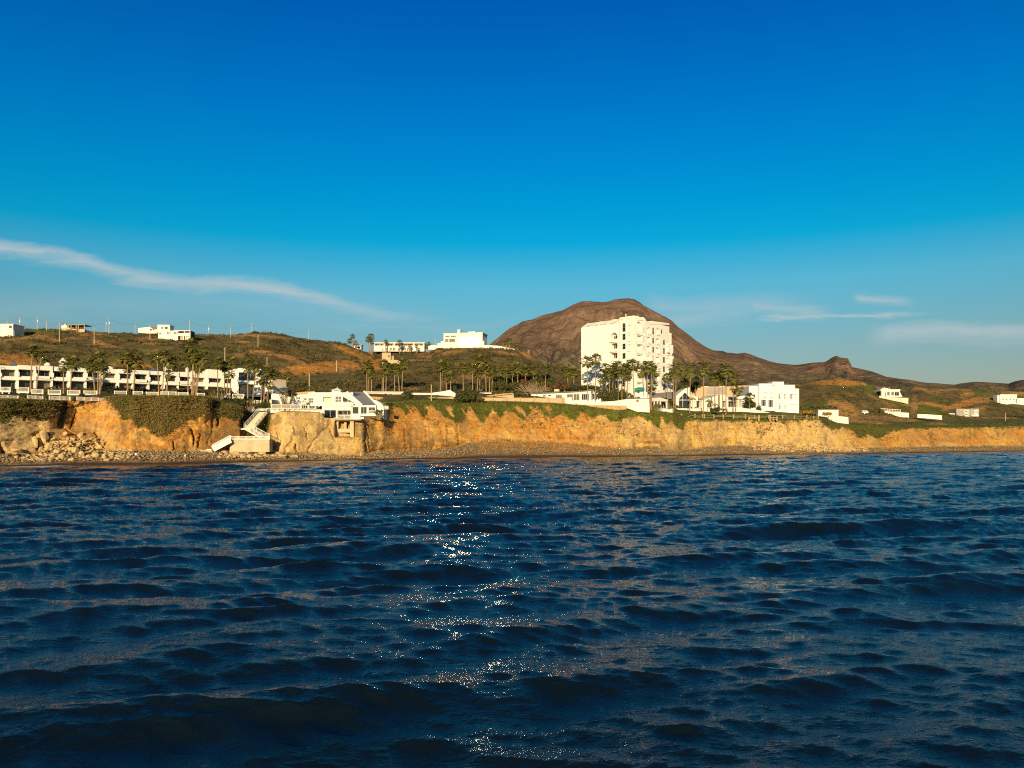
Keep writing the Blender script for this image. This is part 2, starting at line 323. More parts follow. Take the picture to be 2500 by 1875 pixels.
# keys in (Y, Z)
K = []
K.append((YW - 14, np.full(NC, -2.2))); K.append((YW, np.zeros(NC)))
Yb = YW + D1; K.append((Yb, Z_(base, Yb)))
Yt = Yb + D2; K.append((Yt, Z_(top, Yt)))
Yl = np.maximum(lawn[1], Yt + 6); K.append((Yl, Z_(lawn[0], Yl)))
Yk = np.maximum(back[1], Yl + 8); K.append((Yk, Z_(back[0], Yk)))
K.append((mid[1], Z_(mid[0], mid[1]))); K.append((ridge[1], Z_(ridge[0], ridge[1])))
K.append((ridge[1] + 90, Z_(ridge[0], ridge[1]) - 14)); K.append((np.full(NC, 950.0), np.full(NC, 26.0))); K.append((np.full(NC, 4500.0), np.full(NC, 20.0)))
rows = [5, 26, 110, 26, 22, 70, 90, 10, 14, 8]
Ys = []; Zs = []; seg = []
for i, n in enumerate(rows):
    for k in range(n):
        t = k / n
        Ys.append(K[i][0] * (1 - t) + K[i + 1][0] * t); Zs.append(K[i][1] * (1 - t) + K[i + 1][1] * t); seg.append(i + t)
Ys.append(K[-1][0]); Zs.append(K[-1][1]); seg.append(10.0)
Ys = np.array(Ys); Zs = np.array(Zs); seg = np.array(seg); NR = len(seg)
# round the hills (not the cliff lip)
i0 = np.searchsorted(seg, 4.2); 
for _ in range(22):
    Zs[i0:-1] = Zs[i0:-1] * 0.5 + (np.roll(Zs, 1, 0) + np.roll(Zs, -1, 0))[i0:-1] * 0.25
rs = np.searchsorted(seg, 7.0)
SEG = seg[:, None] * np.ones((1, NC)); CC = np.ones((NR, 1)) * c_[None, :]
Xs = (CC - CX) / F * Ys; PY = HY - (Zs - H) / Ys * F
hillm = sstep(4.6, 5.4, SEG) * (1 - sstep(8.4, 9, SEG)); ridgef = 1 - 0.75 * np.exp(-((SEG - 7.0) / 0.15) ** 2)
hn = fbm(Xs / 70, Ys / 70, 1.5, 3) * 3.6 + ridged(Xs / 34, Ys / 60, 4.5, 3) * 1.6 + fbm(Xs / 9, Ys / 9, 7.7, 4) * 0.9
Zs = Zs + hillm * hn * ridgef * sstep(4.6, 6.0, SEG)
lown = fbm(Xs / 14, Ys / 14, 2.2, 3) * 0.35
Zs = Zs + lown * sstep(3.2, 3.8, SEG) * (1 - sstep(4.8, 5.4, SEG))
# ---- cliff face relief (along the look of the slope: pushes seaward / landward)
cl = sstep(1.94, 2.06, SEG) * (1 - sstep(2.93, 3.06, SEG)); tt = np.clip(SEG - 2, 0, 1)
Xw = Xs; Zw = Zs
warp = fbm(Xw / 8, Zw / 8, 3.0, 3) * 4.2; lean = .45 * Zw * fbm(Xw / 26, Zw / 40, 6.0, 2)
fl1 = .55 - ridged((Xw + warp + lean) / 9.5, Zw / 22, 5.0, 2); fl2 = .5 - ridged((Xw + warp * 1.2 + lean) / 4.2, Zw / 7, 9.0, 3); fl3 = fbm(Xw / 0.9, Zw / 0.9, 13.0, 3)
blk = fbm(Xw / 4.5, Zw / 3.4, 21.0, 4); strat = pn(Xw / 40, (Zw + warp * .3) / 0.9, 31.0)
amp = lerpk([(-900, 1), (0, .9), (130, 1.1), (300, 1.2), (520, 1.3), (600, .5), (660, .5), (690, .42), (880, .45), (900, .9), (1140, 1.1), (1200, 1.1), (1350, .8), (1500, .75), (1640, .8), (1750, .6), (2000, .6), (2060, .8), (2500, 1.1), (3500, 1)], c_)[None, :]
cr1 = np.exp(-(pn((Xw + warp * .8 + .35 * Zw) / 5.5, Zw / 15, 41.0) / .045) ** 2) * (pn(Xw / 11, Zw / 9, 47.) > -.15); cr2 = np.exp(-(pn((Xw - warp * .9 - .3 * Zw) / 3.2, Zw / 8, 51.0) / .05) ** 2) * (pn(Xw / 8, Zw / 7, 57.) > .05)
d = -(cr1 * .75 + cr2 * .45) / np.maximum(lerpk([(-900, 1), (3500, 1)], c_)[None, :], .1) + (fl1 * 1.0 + fl2 * 0.50 + fl3 * 0.20 + blk * 1.15 + strat * 0.10) * amp
steep = np.clip((4.0 + 0 * CC) / np.maximum(D2[None, :], 3), .35, 1)
# crevices and shadowed recesses: (px top, py top, px bottom, py bottom, half width px, depth m)
CRV = [(-6, 1080, 6, 1108, 9, 3), (160, 975, 142, 1042, 7, 2.6), (138, 1000, 150, 1045, 6, 2), (186, 1000, 172, 1045, 2.5, 1.2), (155, 1045, 210, 1075, 3, 1.2), (232, 1058, 252, 1095, 3, 1.2), (85, 1062, 92, 1098, 4, 1.8), (118, 1062, 108, 1095, 4, 1.8), (205, 995, 220, 1003, 3, 1),
       (468, 1050, 474, 1085, 2.6, 2.0), (488, 1060, 484, 1090, 2.2, 1.8), (425, 1080, 423, 1100, 2, 1.4), (518, 968, 519, 1000, 5, 3), (530, 1012, 532, 1040, 3.2, 1.8), (588, 998, 594, 1040, 5, 4), (672, 1044, 680, 1071, 1.8, 1.6), (717, 1044, 720, 1062, 1.8, 1.3), (743, 1045, 750, 1071, 1.6, 1.6), (806, 1052, 813, 1070, 1.7, 1.6), (721, 1085, 723, 1104, 2, 1.2), (660, 1080, 662, 1098, 10, 1.6),
       (893, 1040, 899, 1070, 1.8, 2.0), (892, 1082, 896, 1113, 2.6, 1.6), (899, 1070, 903, 1110, 1.3, 1.2), (936, 1005, 934, 1035, 2.0, 1.8), (986, 1050, 991, 1104, 1.5, 1.5), (1004, 1076, 1006, 1103, 1.2, 1), (1019, 1080, 1019, 1106, 1.2, 1), (1040, 1048, 1045, 1095, 1.5, 1.1), (1116, 1040, 1121, 1092, 1.8, 1.8), (1094, 1050, 1092, 1082, 1.4, 1.4), (1070, 1030, 1085, 1080, 1.4, 1),
       (1606, 1040, 1632, 1088, 2.0, 1.6), (1702, 1040, 1721, 1092, 2.2, 2.4), (1805, 1035, 1799, 1082, 3.5, 1.4), (1742, 1060, 1736, 1090, 2.0, .9), (1855, 1045, 1838, 1080, 1.6, .8), (1690, 1066, 1692, 1090, 1.6, .8),
       (2018, 1030, 2030, 1052, 2.4, 1.4), (2106, 1045, 2114, 1072, 3.5, 1.6), (2142, 1050, 2148, 1074, 3.0, 1.6), (2290, 1045, 2330, 1062, 3, 1.2), (2365, 1064, 2372, 1072, 3, 1.6), (2418, 1065, 2421, 1070, 3, 2), (2452, 1055, 2452, 1062, 2.6, 2), (2270, 1053, 2275, 1058, 3, 2), (2240, 1072, 2250, 1078, 4, 1.2)]
dep = np.zeros_like(CC)
for (xa, ya, xb, yb, hw, dd) in CRV:
    t = np.clip(((PY - ya) / (yb - ya)), 0, 1); cx = xa + (xb - xa) * t + 1.6 * fbm(PY / 9, xa * .7, 0, 2) * 2
    hw = max(1.3, hw * .7) if hw < 5 else hw
    m = np.exp(-np.abs((CC - cx) / hw) ** 2.5) * sstep(ya - 5, ya + 2, PY) * (1 - sstep(yb - 3, yb + 5, PY))
    dep = np.maximum(dep, m * dd)
# recess behind the concrete frame, hollow at the foot of the middle cliffs
rec = sstep(817, 820, CC) * (1 - sstep(864, 867, CC)) * sstep(1026, 1030, PY) * (1 - sstep(1064, 1070, PY))
foot = np.exp(-((PY - 1086) / 9) ** 2) * (sstep(1535, 1560, CC) * (1 - sstep(1615, 1632, CC))) * 2.2 + np.exp(-((SEG - 2.05) / .05) ** 2) * (sstep(895, 910, CC) * (1 - sstep(1130, 1150, CC))) * 1.2
under = np.exp(-((PY - 1090) / 6) ** 2) * sstep(1130, 1160, CC) * (1 - sstep(1190, 1230, CC)) * 1.0
gul = sstep(586, 600, CC) * (1 - sstep(655, 668, CC))
push = -(d * (1 - .75 * gul)) * cl * steep * 0.9 + (dep + rec * 3.2 + foot + under) * cl
# overhanging lobe of the big house rock
push = push - 2.2 * cl * sstep(690, 720, CC) * (1 - sstep(884, 892, CC)) * np.sin(np.pi * np.clip(tt, 0, 1)) * .5
Y0_ = Ys.copy(); Ys = Ys + push; Zs = H + (Zs - H) * Ys / Y0_; Xs = (CC - CX) / F * Ys
# heap of slumped earth in the left cliff
heap = np.exp(-(((CC - 178) / 48) ** 2)) * np.exp(-(((PY - 1085) / 26) ** 2)) * sstep(1.2, 1.9, SEG) * (1 - sstep(2.5, 3.0, SEG))
Y0_ = Ys.copy(); Ys = Ys - heap * 4.5; Zs = H + (Zs - H) * Ys / Y0_; Xs = (CC - CX) / F * Ys
# beach: cobbly unevenness
bm = sstep(1.05, 1.3, SEG) * (1 - sstep(1.95, 2.1, SEG))
Zs = Zs + bm * (fbm(Xs / 1.3, Ys / 1.3, 3, 4) * 0.28 + fbm(Xs / 7, Ys / 5, 3, 2) * 0.35)
PY = HY - (Zs - H) / Ys * F
# ---- masks (materials by place): veg, tone, red, beach, bare
nA = fbm(CC / 26, PY / 22, 5, 4); nB = fbm(CC / 9, PY / 7, 8, 3); nC = fbm(CC / 60, PY / 30, 15, 4)
vegl = lerpk([(-900, 1030), (0, 1034), (12, 1030), (28, 1012), (45, 1018), (62, 1024), (78, 1014), (90, 1024), (110, 1024), (132, 1022), (142, 1010), (150, 996), (160, 981), (168, 972), (255, 968), (268, 980), (290, 1006), (302, 1026), (322, 1020), (335, 1044), (355, 1038), (372, 1058), (388, 1067), (402, 1064), (425, 1050), (440, 1040), (455, 1026), (476, 1019), (500, 1010), (514, 1006), (524, 1012), (534, 1030), (540, 1008), (552, 1018), (570, 1026), (586, 1020), (592, 1050), (600, 1075), (640, 1078), (655, 1050), (663, 1010), (668, 1003), (700, 1002), (930, 1000),
              (941, 1006), (955, 996), (980, 996), (990, 1014), (1002, 1004), (1020, 1006), (1035, 1026), (1044, 1005), (1052, 992), (1066, 1000), (1085, 1020), (1105, 1028), (1125, 1034), (1136, 1020), (1142, 1000), (1152, 1006), (1165, 1022), (1180, 1034), (1192, 1016), (1202, 998), (1222, 1022), (1236, 1000), (1256, 1004), (1278, 1031), (1296, 1006), (1310, 995), (1332, 1014), (1350, 1022), (1372, 1010), (1404, 1030), (1418, 1003), (1448, 1023), (1472, 1010), (1490, 1030), (1509, 1031), (1530, 1020), (1547, 1015), (1584, 1024), (1600, 1040), (1610, 1046), (1614, 1016), (1629, 1036), (1638, 1028), (1650, 1046), (1668, 1050), (1676, 1026), (1700, 1027), (1830, 1029), (1930, 1030), (2000, 1026), (2012, 1040), (2036, 1049), (2052, 1044), (2075, 1048), (2100, 1072), (2120, 1062), (2148, 1074), (2165, 1058), (2200, 1050), (2300, 1047), (2500, 1043), (3500, 1043)], c_)[None, :]
veg = sstep(-3, 3, (vegl + nB * 7 + nA * 4) - PY) * sstep(2.0, 2.1, SEG)
onc = (SEG > 1.98) & (SEG < 3.25)
# gaps of bare earth running through the green on the middle cliffs, tufts below it
run = fbm((CC - (PY - 985) * 0.75) / 11, PY / 60, 44, 3)
veg = veg * (1 - sstep(0.18, 0.32, run) * sstep(940, 960, CC) * (1 - sstep(1330, 1360, CC)) * sstep(987, 997, PY))
tuft = sstep(0.42, 0.5, fbm(CC / 7, PY / 6, 61, 3)) * sstep(1060, 1040, PY) * sstep(vegl, vegl + 10, PY) * onc
veg = np.clip(veg + 0.8 * tuft * sstep(930, 950, CC), 0, 1)
bare = np.zeros_like(CC)
# roads, cuts and earth patches of the hillsides (px, py, rx, ry, slope)
BARE = [(25, 878, 60, 17, 0), (65, 892, 50, 12, .0), (10, 832, 40, 4, -.05), (110, 824, 36, 7, .12), (125, 831, 46, 2.5, .04), (170, 826, 16, 4, 0), (205, 813, 34, 6, .05), (230, 814, 30, 5, .05), (245, 838, 22, 6, .3), (270, 846, 42, 4, .12), (355, 827, 30, 6, 0), (300, 893, 36, 6, .1), (325, 885, 30, 8, .25), (350, 895, 24, 6, .3), (600, 818, 50, 5, .04), (660, 822, 60, 3, .08), (625, 858, 28, 4, 0), (690, 870, 60, 5, .12), (715, 877, 24, 7, .2), (590, 835, 24, 3, 0),
        (760, 901, 84, 14, -.10), (840, 893, 50, 16, .1), (860, 862, 60, 10, .35), (905, 889, 30, 20, .3), (930, 900, 24, 8, .1), (950, 882, 40, 7, .05), (1010, 880, 60, 2.2, .0), (1105, 850, 90, 3, 0), (1085, 890, 30, 3, .0), (1125, 888, 26, 3, -.05), (1160, 920, 50, 5, .0), (1230, 862, 40, 4, .1), (1285, 868, 26, 5, .55), (1040, 850, 20, 4, 0), (1100, 931, 24, 6, 0), (1010, 948, 30, 5, 0),
        (2040, 933, 78, 8, .02), (2050, 926, 50, 6, 0), (2070, 1008, 34, 26, .9), (2045, 990, 30, 14, .5), (2232, 990, 9, 24, -.35), (2262, 984, 26, 4, .1), (2290, 990, 34, 4, .12), (2345, 988, 44, 9, -.28), (2385, 977, 36, 9, -.1), (2362, 962, 22, 8, -.2), (2480, 958, 40, 8, 0), (2330, 951, 46, 4, 0), (2240, 950, 30, 3, 0), (2210, 985, 24, 5, .3), (2190, 976, 20, 5, .1), (2390, 1000, 22, 8, -.2), (2150, 1020, 60, 5, .02), (2130, 1031, 40, 6, .1), (2200, 1026, 50, 4, 0), (2290, 1036, 26, 5, 0), (2110, 1040, 30, 4, .2), (2240, 1043, 60, 3, 0), (2450, 1020, 80, 2, 0), (1790, 938, 60, 5, .0)]
hl = (SEG > 3.6)
for (x, y, rx, ry, sl) in BARE:
    q = ((CC - x) / rx) ** 2 + ((PY - y - sl * (CC - x)) / ry) ** 2
    bare = np.maximum(bare, (1 - sstep(0.4, 1.5, q + nB * 1.1 + nA * .5)) * hl * np.clip(.75 + nB * .9, .3, 1))
bare = np.maximum(bare, sstep(0.30, 0.5, fbm(Xs / 30, Ys / 45, 71, 4)) * hillm * .55)
cut = np.zeros_like(CC)
for (x, y, rx, ry, sl) in [(760, 900, 84, 13, -.10), (812, 897, 34, 9, 0), (846, 890, 34, 9, .05), (906, 889, 26, 18, .3), (870, 864, 50, 8, .42), (25, 879, 56, 14, 0), (330, 889, 44, 8, .2), (255, 890, 14, 3, .2), (635, 858, 26, 3, 0), (700, 872, 30, 4, .2), (2050, 934, 74, 7, .02), (2355, 985, 46, 7, -.28), (2262, 985, 26, 3, .1), (2305, 993, 30, 3, .1), (1290, 868, 22, 4, .55)]:
    q = ((CC - x) / rx) ** 2 + ((PY - y - sl * (CC - x)) / ry) ** 2
    cut = np.maximum(cut, (1 - sstep(0.6, 1.15, q + nB * .6 + nA * .35)) * hl)
cut = cut * np.clip(1 - .6 * sstep(.1, .4, fbm(CC / 5, PY / 16, 66, 2)), .3, 1); bare = np.maximum(bare, cut)
scree = (sstep(0.0, 1.0, 1 - np.abs((CC - 2060) / 60)) * sstep(975, 1000, PY)) * hl * .6
redm = np.clip(lerpk([(-900, .3), (0, .0), (120, .15), (165, .9), (290, .8), (330, .5), (420, .9), (600, 1), (655, .6), (668, .0), (888, .0), (897, .3), (935, .6), (960, .95), (1120, .85), (1200, 1), (1290, .9), (1380, 1), (1450, .65), (1520, .25), (1600, .15), (1700, .1), (2050, .15), (2090, .75), (2500, .85), (3500, .85)], c_)[None, :] + nC * .7 + sstep(40, 0, np.abs(PY - 1000)) * .0, 0, 1)
# yellow ochre patches
yel = np.clip(sstep(.1, .5, fbm(CC / 34, PY / 26, 91, 3)) + np.exp(-(((CC - 915) / 14) ** 2 + ((PY - 1035) / 22) ** 2)) + np.exp(-(((CC - 1128) / 8) ** 2 + ((PY - 1070) / 22) ** 2)) + np.exp(-(((CC - 1690) / 14) ** 2 + ((PY - 1040) / 12) ** 2)) + np.exp(-(((CC - 1960) / 60) ** 2 + ((PY - 1060) / 16) ** 2)) * .7, 0, 1)
stn = sstep(.0, .35, fbm(CC / 16, PY / 13, 81, 4) + .25) * np.clip(sstep(893, 905, CC) * (1 - sstep(1110, 1140, CC)) * sstep(1052, 1088, PY) + sstep(1530, 1555, CC) * (1 - sstep(1612, 1640, CC)) * sstep(1070, 1086, PY) + .8 * sstep(1740, 1760, CC) * (1 - sstep(2000, 2040, CC)) * sstep(1070, 1090, PY) * (nA > -.05) + .5 * sstep(400, 430, CC) * (1 - sstep(560, 585, CC)) * sstep(1070, 1095, PY), 0, 1) * .75
stn = np.maximum(stn, .55 * (CC > 200) * sstep(.22, .5, fbm(CC / 22, PY / 40, 88, 4)))
cob = bm * (1 - sstep(1130, 1190, CC) * (1 - sstep(1440, 1520, CC)) * sstep(1.35, 1.6, SEG + .25 * nB)) + (1 - sstep(1.0, 1.1, SEG)) * 0
wet = 1 - sstep(1.10, 1.24, SEG)
V = np.stack([Xs, Ys, Zs], -1).reshape(-1, 3)
GF = gridfaces(NR, NC)

m, nt, b = newmat('ground'); pos = geo_pos(nt)
def at(n):
    a = nt.nodes.new('ShaderNodeAttribute'); a.attribute_name = n; return a.outputs['Fac']
n1 = nz(nt, 0.12, 6, 0.62, pos, .4); n2 = nz(nt, 0.9, 6, 0.68, pos, .5); n3 = nz(nt, 5.0, 5, 0.7, pos)
ns = nz(nt, 1.0, 5, 0.65, mapping(nt, pos, (0.55, 0.55, 0.10)), 1.2)     # run-off streaks down the face
nl = nz(nt, 1.0, 4, 0.65, mapping(nt, pos, (0.05, 0.05, 1.3)), .8)      # thin beds
nmix = mth(nt, 'ADD', mth(nt, 'MULTIPLY', n2, .45), mth(nt, 'ADD', mth(nt, 'MULTIPLY', ns, .35), mth(nt, 'MULTIPLY', nl, .2)))
cream = ramp(nt, nmix, [(0.36, (0.25, 0.145, 0.05)), (0.45, (0.50, 0.30, 0.095)), (0.55, (0.69, 0.45, 0.16)), (0.68, (0.80, 0.58, 0.25))])
redc = ramp(nt, nmix, [(0.36, (0.21, 0.085, 0.02)), (0.45, (0.43, 0.18, 0.036)), (0.55, (0.60, 0.275, 0.055)), (0.68, (0.70, 0.38, 0.10))])
yelc = ramp(nt, nmix, [(0.36, (0.40, 0.21, 0.025)), (0.5, (0.68, 0.40, 0.055)), (0.68, (0.80, 0.54, 0.12))])
rockc = mixc(nt, at('red'), cream, redc); rockc = mixc(nt, mth(nt, 'MULTIPLY', at('yel'), .42), rockc, yelc)
grey = ramp(nt, mth(nt, 'ADD', mth(nt, 'MULTIPLY', n1, .6), mth(nt, 'MULTIPLY', ns, .4)), [(0.50, 0.0), (0.60, 0.65)])
rockc = mixc(nt, grey, rockc, (0.25, 0.155, 0.07)); rockc = mixc(nt, mth(nt, 'MULTIPLY', at('pale'), .6), rockc, (0.78, 0.56, 0.26)); rockc = mixc(nt, at('stain'), rockc, (0.17, 0.10, 0.035))
vegc = ramp(nt, mth(nt, 'ADD', mth(nt, 'MULTIPLY', n1, .4), mth(nt, 'MULTIPLY', n2, .6)), [(0.36, (0.035, 0.026, 0.008)), (0.47, (0.075, 0.060, 0.014)), (0.56, (0.095, 0.085, 0.016)), (0.7, (0.15, 0.11, 0.03))])
lush = ramp(nt, n2, [(0.35, (0.065, 0.08, 0.012)), (0.65, (0.17, 0.185, 0.026))])
vegc = mixc(nt, at('lush'), vegc, lush)
hillc = ramp(nt, mth(nt, 'ADD', mth(nt, 'MULTIPLY', n1, .5), mth(nt, 'MULTIPLY', n2, .5)), [(0.36, (0.06, 0.042, 0.016)), (0.46, (0.12, 0.085, 0.026)), (0.54, (0.17, 0.118, 0.038)), (0.66, (0.30, 0.18, 0.065))])
hillc = mixc(nt, mth(nt, 'MULTIPLY', at('lush'), .85), hillc, lush)
barec = ramp(nt, nmix, [(0.34, (0.26, 0.12, 0.035)), (0.5, (0.44, 0.22, 0.065)), (0.68, (0.56, 0.32, 0.12))])
beachc = ramp(nt, mth(nt, 'ADD', mth(nt, 'MULTIPLY', n3, .6), mth(nt, 'MULTIPLY', n2, .4)), [(0.36, (0.10, 0.065, 0.035)), (0.5, (0.25, 0.165, 0.08)), (0.62, (0.40, 0.28, 0.14)), (0.74, (0.52, 0.38, 0.2))])
c0 = mixc(nt, at('veg'), rockc, vegc); c0 = mixc(nt, at('hill'), c0, hillc); c0 = mixc(nt, at('bare'), c0, barec)
cutc = ramp(nt, nmix, [(0.36, (0.28, 0.10, 0.018)), (0.5, (0.52, 0.215, 0.035)), (0.66, (0.64, 0.33, 0.07))]); c0 = mixc(nt, at('cut'), c0, cutc)
c0 = mixc(nt, at('cob'), c0, beachc); c0 = mixc(nt, at('wet'), c0, (0.085, 0.055, 0.035))
nt.links.new(c0, b.inputs['Base Color']); b.inputs['Roughness'].default_value = 0.95; b.inputs['Specular IOR Level'].default_value = 0.15
hb = mth(nt, 'ADD', mth(nt, 'MULTIPLY', n2, .7), mth(nt, 'MULTIPLY', n3, .3)); bump(nt, b, hb, 1.0, 0.9)
ground = npmesh('ground', V, GF, m); tag(ground, kind='structure')
lushm = np.clip(sstep(-.1, .35, fbm(Xs / 40, Ys / 60, 5.5, 3)) * .8 * hillm * lerpk([(-900, .7), (0, .8), (300, .9), (420, .6), (900, .25), (1300, .5), (1800, 1), (1950, 1.4), (2500, 1.4), (3500, .9)], c_)[None, :]
      + (SEG > 2) * (SEG < 4.6) * lerpk([(0, 0), (260, .1), (300, .45), (480, .2), (518, .8), (660, .9), (930, .8), (1000, .5), (1200, .9), (1500, 1), (1700, .9), (2000, .7), (2060, .4), (2150, .6), (2500, .9)], c_)[None, :] * (.6 + nA), 0, 1)
hilla = np.clip(sstep(4.0, 4.8, SEG), 0, 1)
for n_, a_ in (('veg', veg), ('red', redm), ('yel', yel), ('bare', np.clip(bare + scree, 0, 1)), ('cut', cut), ('pale', np.clip((1 - sstep(120, 165, CC + 30 * nB)) + .6 * sstep(655, 675, CC) * (1 - sstep(800, 895, CC)) + .5 * sstep(1840, 1880, CC) * (1 - sstep(2040, 2070, CC)) + .7 * np.exp(-((CC - 235 - (PY - 1050) * .5) / 26) ** 2) * np.exp(-((PY - 1045) / 26) ** 2), 0, 1) * (.7 + .6 * nA)), ('stain', stn), ('cob', cob), ('wet', wet), ('lush', lushm), ('hill', hilla)): attr(ground, n_, a_)

# terrain lookup by bearing and height angle: first place the line of sight meets the ground beyond the cliff lip
def ground_hit(px, py, smin=3.0):
    j = int(np.clip(np.searchsorted(c_, px), 1, NC - 1)); i0 = np.searchsorted(seg, smin)
    col = PY[i0:rs + 1, j]; k = np.where(col <= py)[0]
    i = i0 + (k[0] if len(k) else len(col) - 1)
    return Vector((X_(px, Ys[i, j]), Ys[i, j], Zs[i, j]))
def ground_z(px, Y):
    j = int(np.clip(np.searchsorted(c_, px), 1, NC - 1)); i0 = np.searchsorted(seg, 1.0)
    return float(np.interp(Y, Ys[i0:, j], Zs[i0:, j]))
def gz(x, y): return ground_z(CX + F * x / y, y)

# ================================================================ MOUNTAIN RANGE
mc = np.arange(1100, 2900, 2.0)
prof = np.array([(1100, 905), (1150, 878), (1192, 844), (1243, 802), (1262, 793), (1277, 784), (1300, 780), (1322, 770), (1345, 765), (1375, 757), (1400, 743), (1420, 736), (1440, 735), (1470, 738), (1485, 736), (1500, 731), (1530, 728), (1550, 731), (1562, 738), (1572, 746), (1600, 761), (1625, 774), (1640, 783), (1655, 798), (1680, 816), (1700, 832), (1720, 845), (1740, 855), (1765, 857), (1775, 861), (1800, 863), (1818, 861), (1835, 866), (1850, 872), (1880, 882), (1900, 887), (1940, 891), (1960, 889), (1985, 885), (2014, 884), (2024, 878), (2034, 871), (2043, 868), (2052, 873), (2062, 874), (2070, 875), (2076, 886), (2080, 896),
                 (2100, 900), (2130, 907), (2165, 920), (2200, 925), (2225, 928), (2260, 934), (2330, 939), (2345, 936), (2377, 932), (2410, 933), (2440, 935), (2462, 937), (2478, 931), (2492, 928), (2520, 926), (2900, 935)])
rp = np.interp(mc, prof[:, 0], prof[:, 1])
NM = 260; t = np.linspace(0, 1, NM)[:, None]; Mc = mc[None, :] * np.ones((NM, 1))
Yr = np.interp(mc, [1100, 1900, 2060, 2200, 2900], [3300, 3000, 3000, 2500, 2300])[None, :]; Y0 = 960.0
MY = Y0 + (Yr - Y0) * t ** 1.1; Zr = Z_(rp[None, :], Yr)
conc = t ** np.interp(mc, [1200, 1500, 1800, 2100, 2500], [1.9, 1.9, 1.6, 1.5, 1.4])[None, :]
MZ = 24 + (Zr - 24) * conc; MX = (Mc - CX) / F * MY
env = np.sin(np.pi * np.clip(t, 0, 1) ** .8) ** .8 * np.clip((Zr - 24) / 500, .12, 1.1)
wx = MX + fbm(MX / 420, MY / 420, 3, 3) * 210
ero = ridged((wx + 0.12 * (MY - 2000)) / 330, MY / 900, 6.0, 5, .55)
MZ = MZ - env * (ero - .25) * 150 + env * fbm(MX / 150, MY / 180, 2.0, 5) * 75 + (t > .03) * fbm(MX / 45, MY / 60, 3, 4) * 9 * np.clip(env * 2, .1, 1)
MZ = np.concatenate([MZ, MZ[-1:] - 120], 0); MY = np.concatenate([MY, np.broadcast_to(Yr + 300, (1, len(mc)))], 0); MX = np.concatenate([MX, (mc[None, :] - CX) / F * (Yr + 300)], 0)
mt = npmesh('mountain', np.stack([MX, MY, MZ], -1).reshape(-1, 3), gridfaces(NM + 1, len(mc)), None)
m, nt, b = newmat('mountain'); pos = geo_pos(nt)
n1 = nz(nt, 0.0035, 6, 0.62, pos, .4); n2 = nz(nt, 0.03, 6, 0.68, pos, .3); nmx = mth(nt, 'ADD', mth(nt, 'MULTIPLY', n1, .45), mth(nt, 'ADD', mth(nt, 'MULTIPLY', n2, .3), mth(nt, 'MULTIPLY', nz(nt, 0.011, 5, .7, pos, .8), .25)))
rk = ramp(nt, nmx, [(0.40, (0.095, 0.065, 0.045)), (0.47, (0.165, 0.105, 0.068)), (0.53, (0.22, 0.135, 0.085)), (0.61, (0.38, 0.22, 0.13))])
lw = ramp(nt, nmx, [(0.40, (0.075, 0.068, 0.042)), (0.49, (0.12, 0.10, 0.06)), (0.55, (0.17, 0.13, 0.075)), (0.63, (0.36, 0.22, 0.12))])
a = nt.nodes.new('ShaderNodeAttribute'); a.attribute_name = 'high'; nt.links.new(mixc(nt, a.outputs['Fac'], lw, rk), b.inputs['Base Color'])
b.inputs['Roughness'].default_value = 1; b.inputs['Specular IOR Level'].default_value = 0.0; bump(nt, b, n2, 1.0, 14.0)
mt.data.materials.clear(); mt.data.materials.append(m); tag(mt, kind='structure')
attr(mt, 'high', np.clip(sstep(120, 330, MZ + fbm(MX / 260, MY / 260, 7, 3) * 130) + np.exp(-(((np.concatenate([Mc, Mc[-1:]], 0) - 2052) / 26) ** 2)) * sstep(255, 290, MZ), 0, 1))
# ================================================================ SEA
def ocean_tile(Ln, N, kmin, kmax, s, wind, seed, spread=3.0):
    rs_ = np.random.RandomState(seed); k = 2 * np.pi * np.fft.fftfreq(N, Ln / N)
    kx, ky = np.meshgrid(k, k, indexing='ij'); kk = np.hypot(kx, ky); kk[0, 0] = 1
    cosf = (kx * wind[0] + ky * wind[1]) / kk
    S = kk ** -4.0 * np.exp(-(0.62 / kk) ** 2) * (np.abs(cosf) ** spread + 0.025)
    S *= (kk > kmin) & (kk <= kmax); S[0, 0] = 0
    hh = (rs_.normal(size=(N, N)) + 1j * rs_.normal(size=(N, N))) * np.sqrt(S)
    h = np.real(np.fft.ifft2(hh)); dx = np.real(np.fft.ifft2(-1j * kx / kk * hh)); dy = np.real(np.fft.ifft2(-1j * ky / kk * hh))
    sl = np.sqrt(np.mean(np.real(np.fft.ifft2(1j * kx * hh)) ** 2 + np.real(np.fft.ifft2(1j * ky * hh)) ** 2))
    g = s / sl; return h * g, dx * g, dy * g       # s = rms slope of this band
def samp(tile, Ln, x, y):
    N = tile.shape[0]; u = (x / Ln * N) % N; v = (y / Ln * N) % N
    i = np.floor(u).astype(int); j = np.floor(v).astype(int); fu = u - i; fv = v - j; i %= N; j %= N; i1 = (i + 1) % N; j1 = (j + 1) % N
    return tile[i, j] * (1 - fu) * (1 - fv) + tile[i1, j] * fu * (1 - fv) + tile[i, j1] * (1 - fu) * fv + tile[i1, j1] * fu * fv
wd = np.array([math.sin(math.radians(-14)), math.cos(math.radians(-14))])
wd2 = np.array([math.sin(math.radians(17)), math.cos(math.radians(17))])
BANDS = [(167.0, 512, 0.08, 1.1, 0.11, wd, 3, 16, 3), (61.0, 512, 1.1, 4.0, 0.135, wd, 5, 12, 4), (23.0, 512, 4.0, 10.0, 0.13, wd2, 8, 7, 8), (7.3, 512, 13.0, 50.0, 0.11, wd, 9, 5, 14)]
az = np.radians(np.linspace(-50, 50, 1500)); r = np.exp(np.linspace(math.log(5.0), math.log(470), 1330))
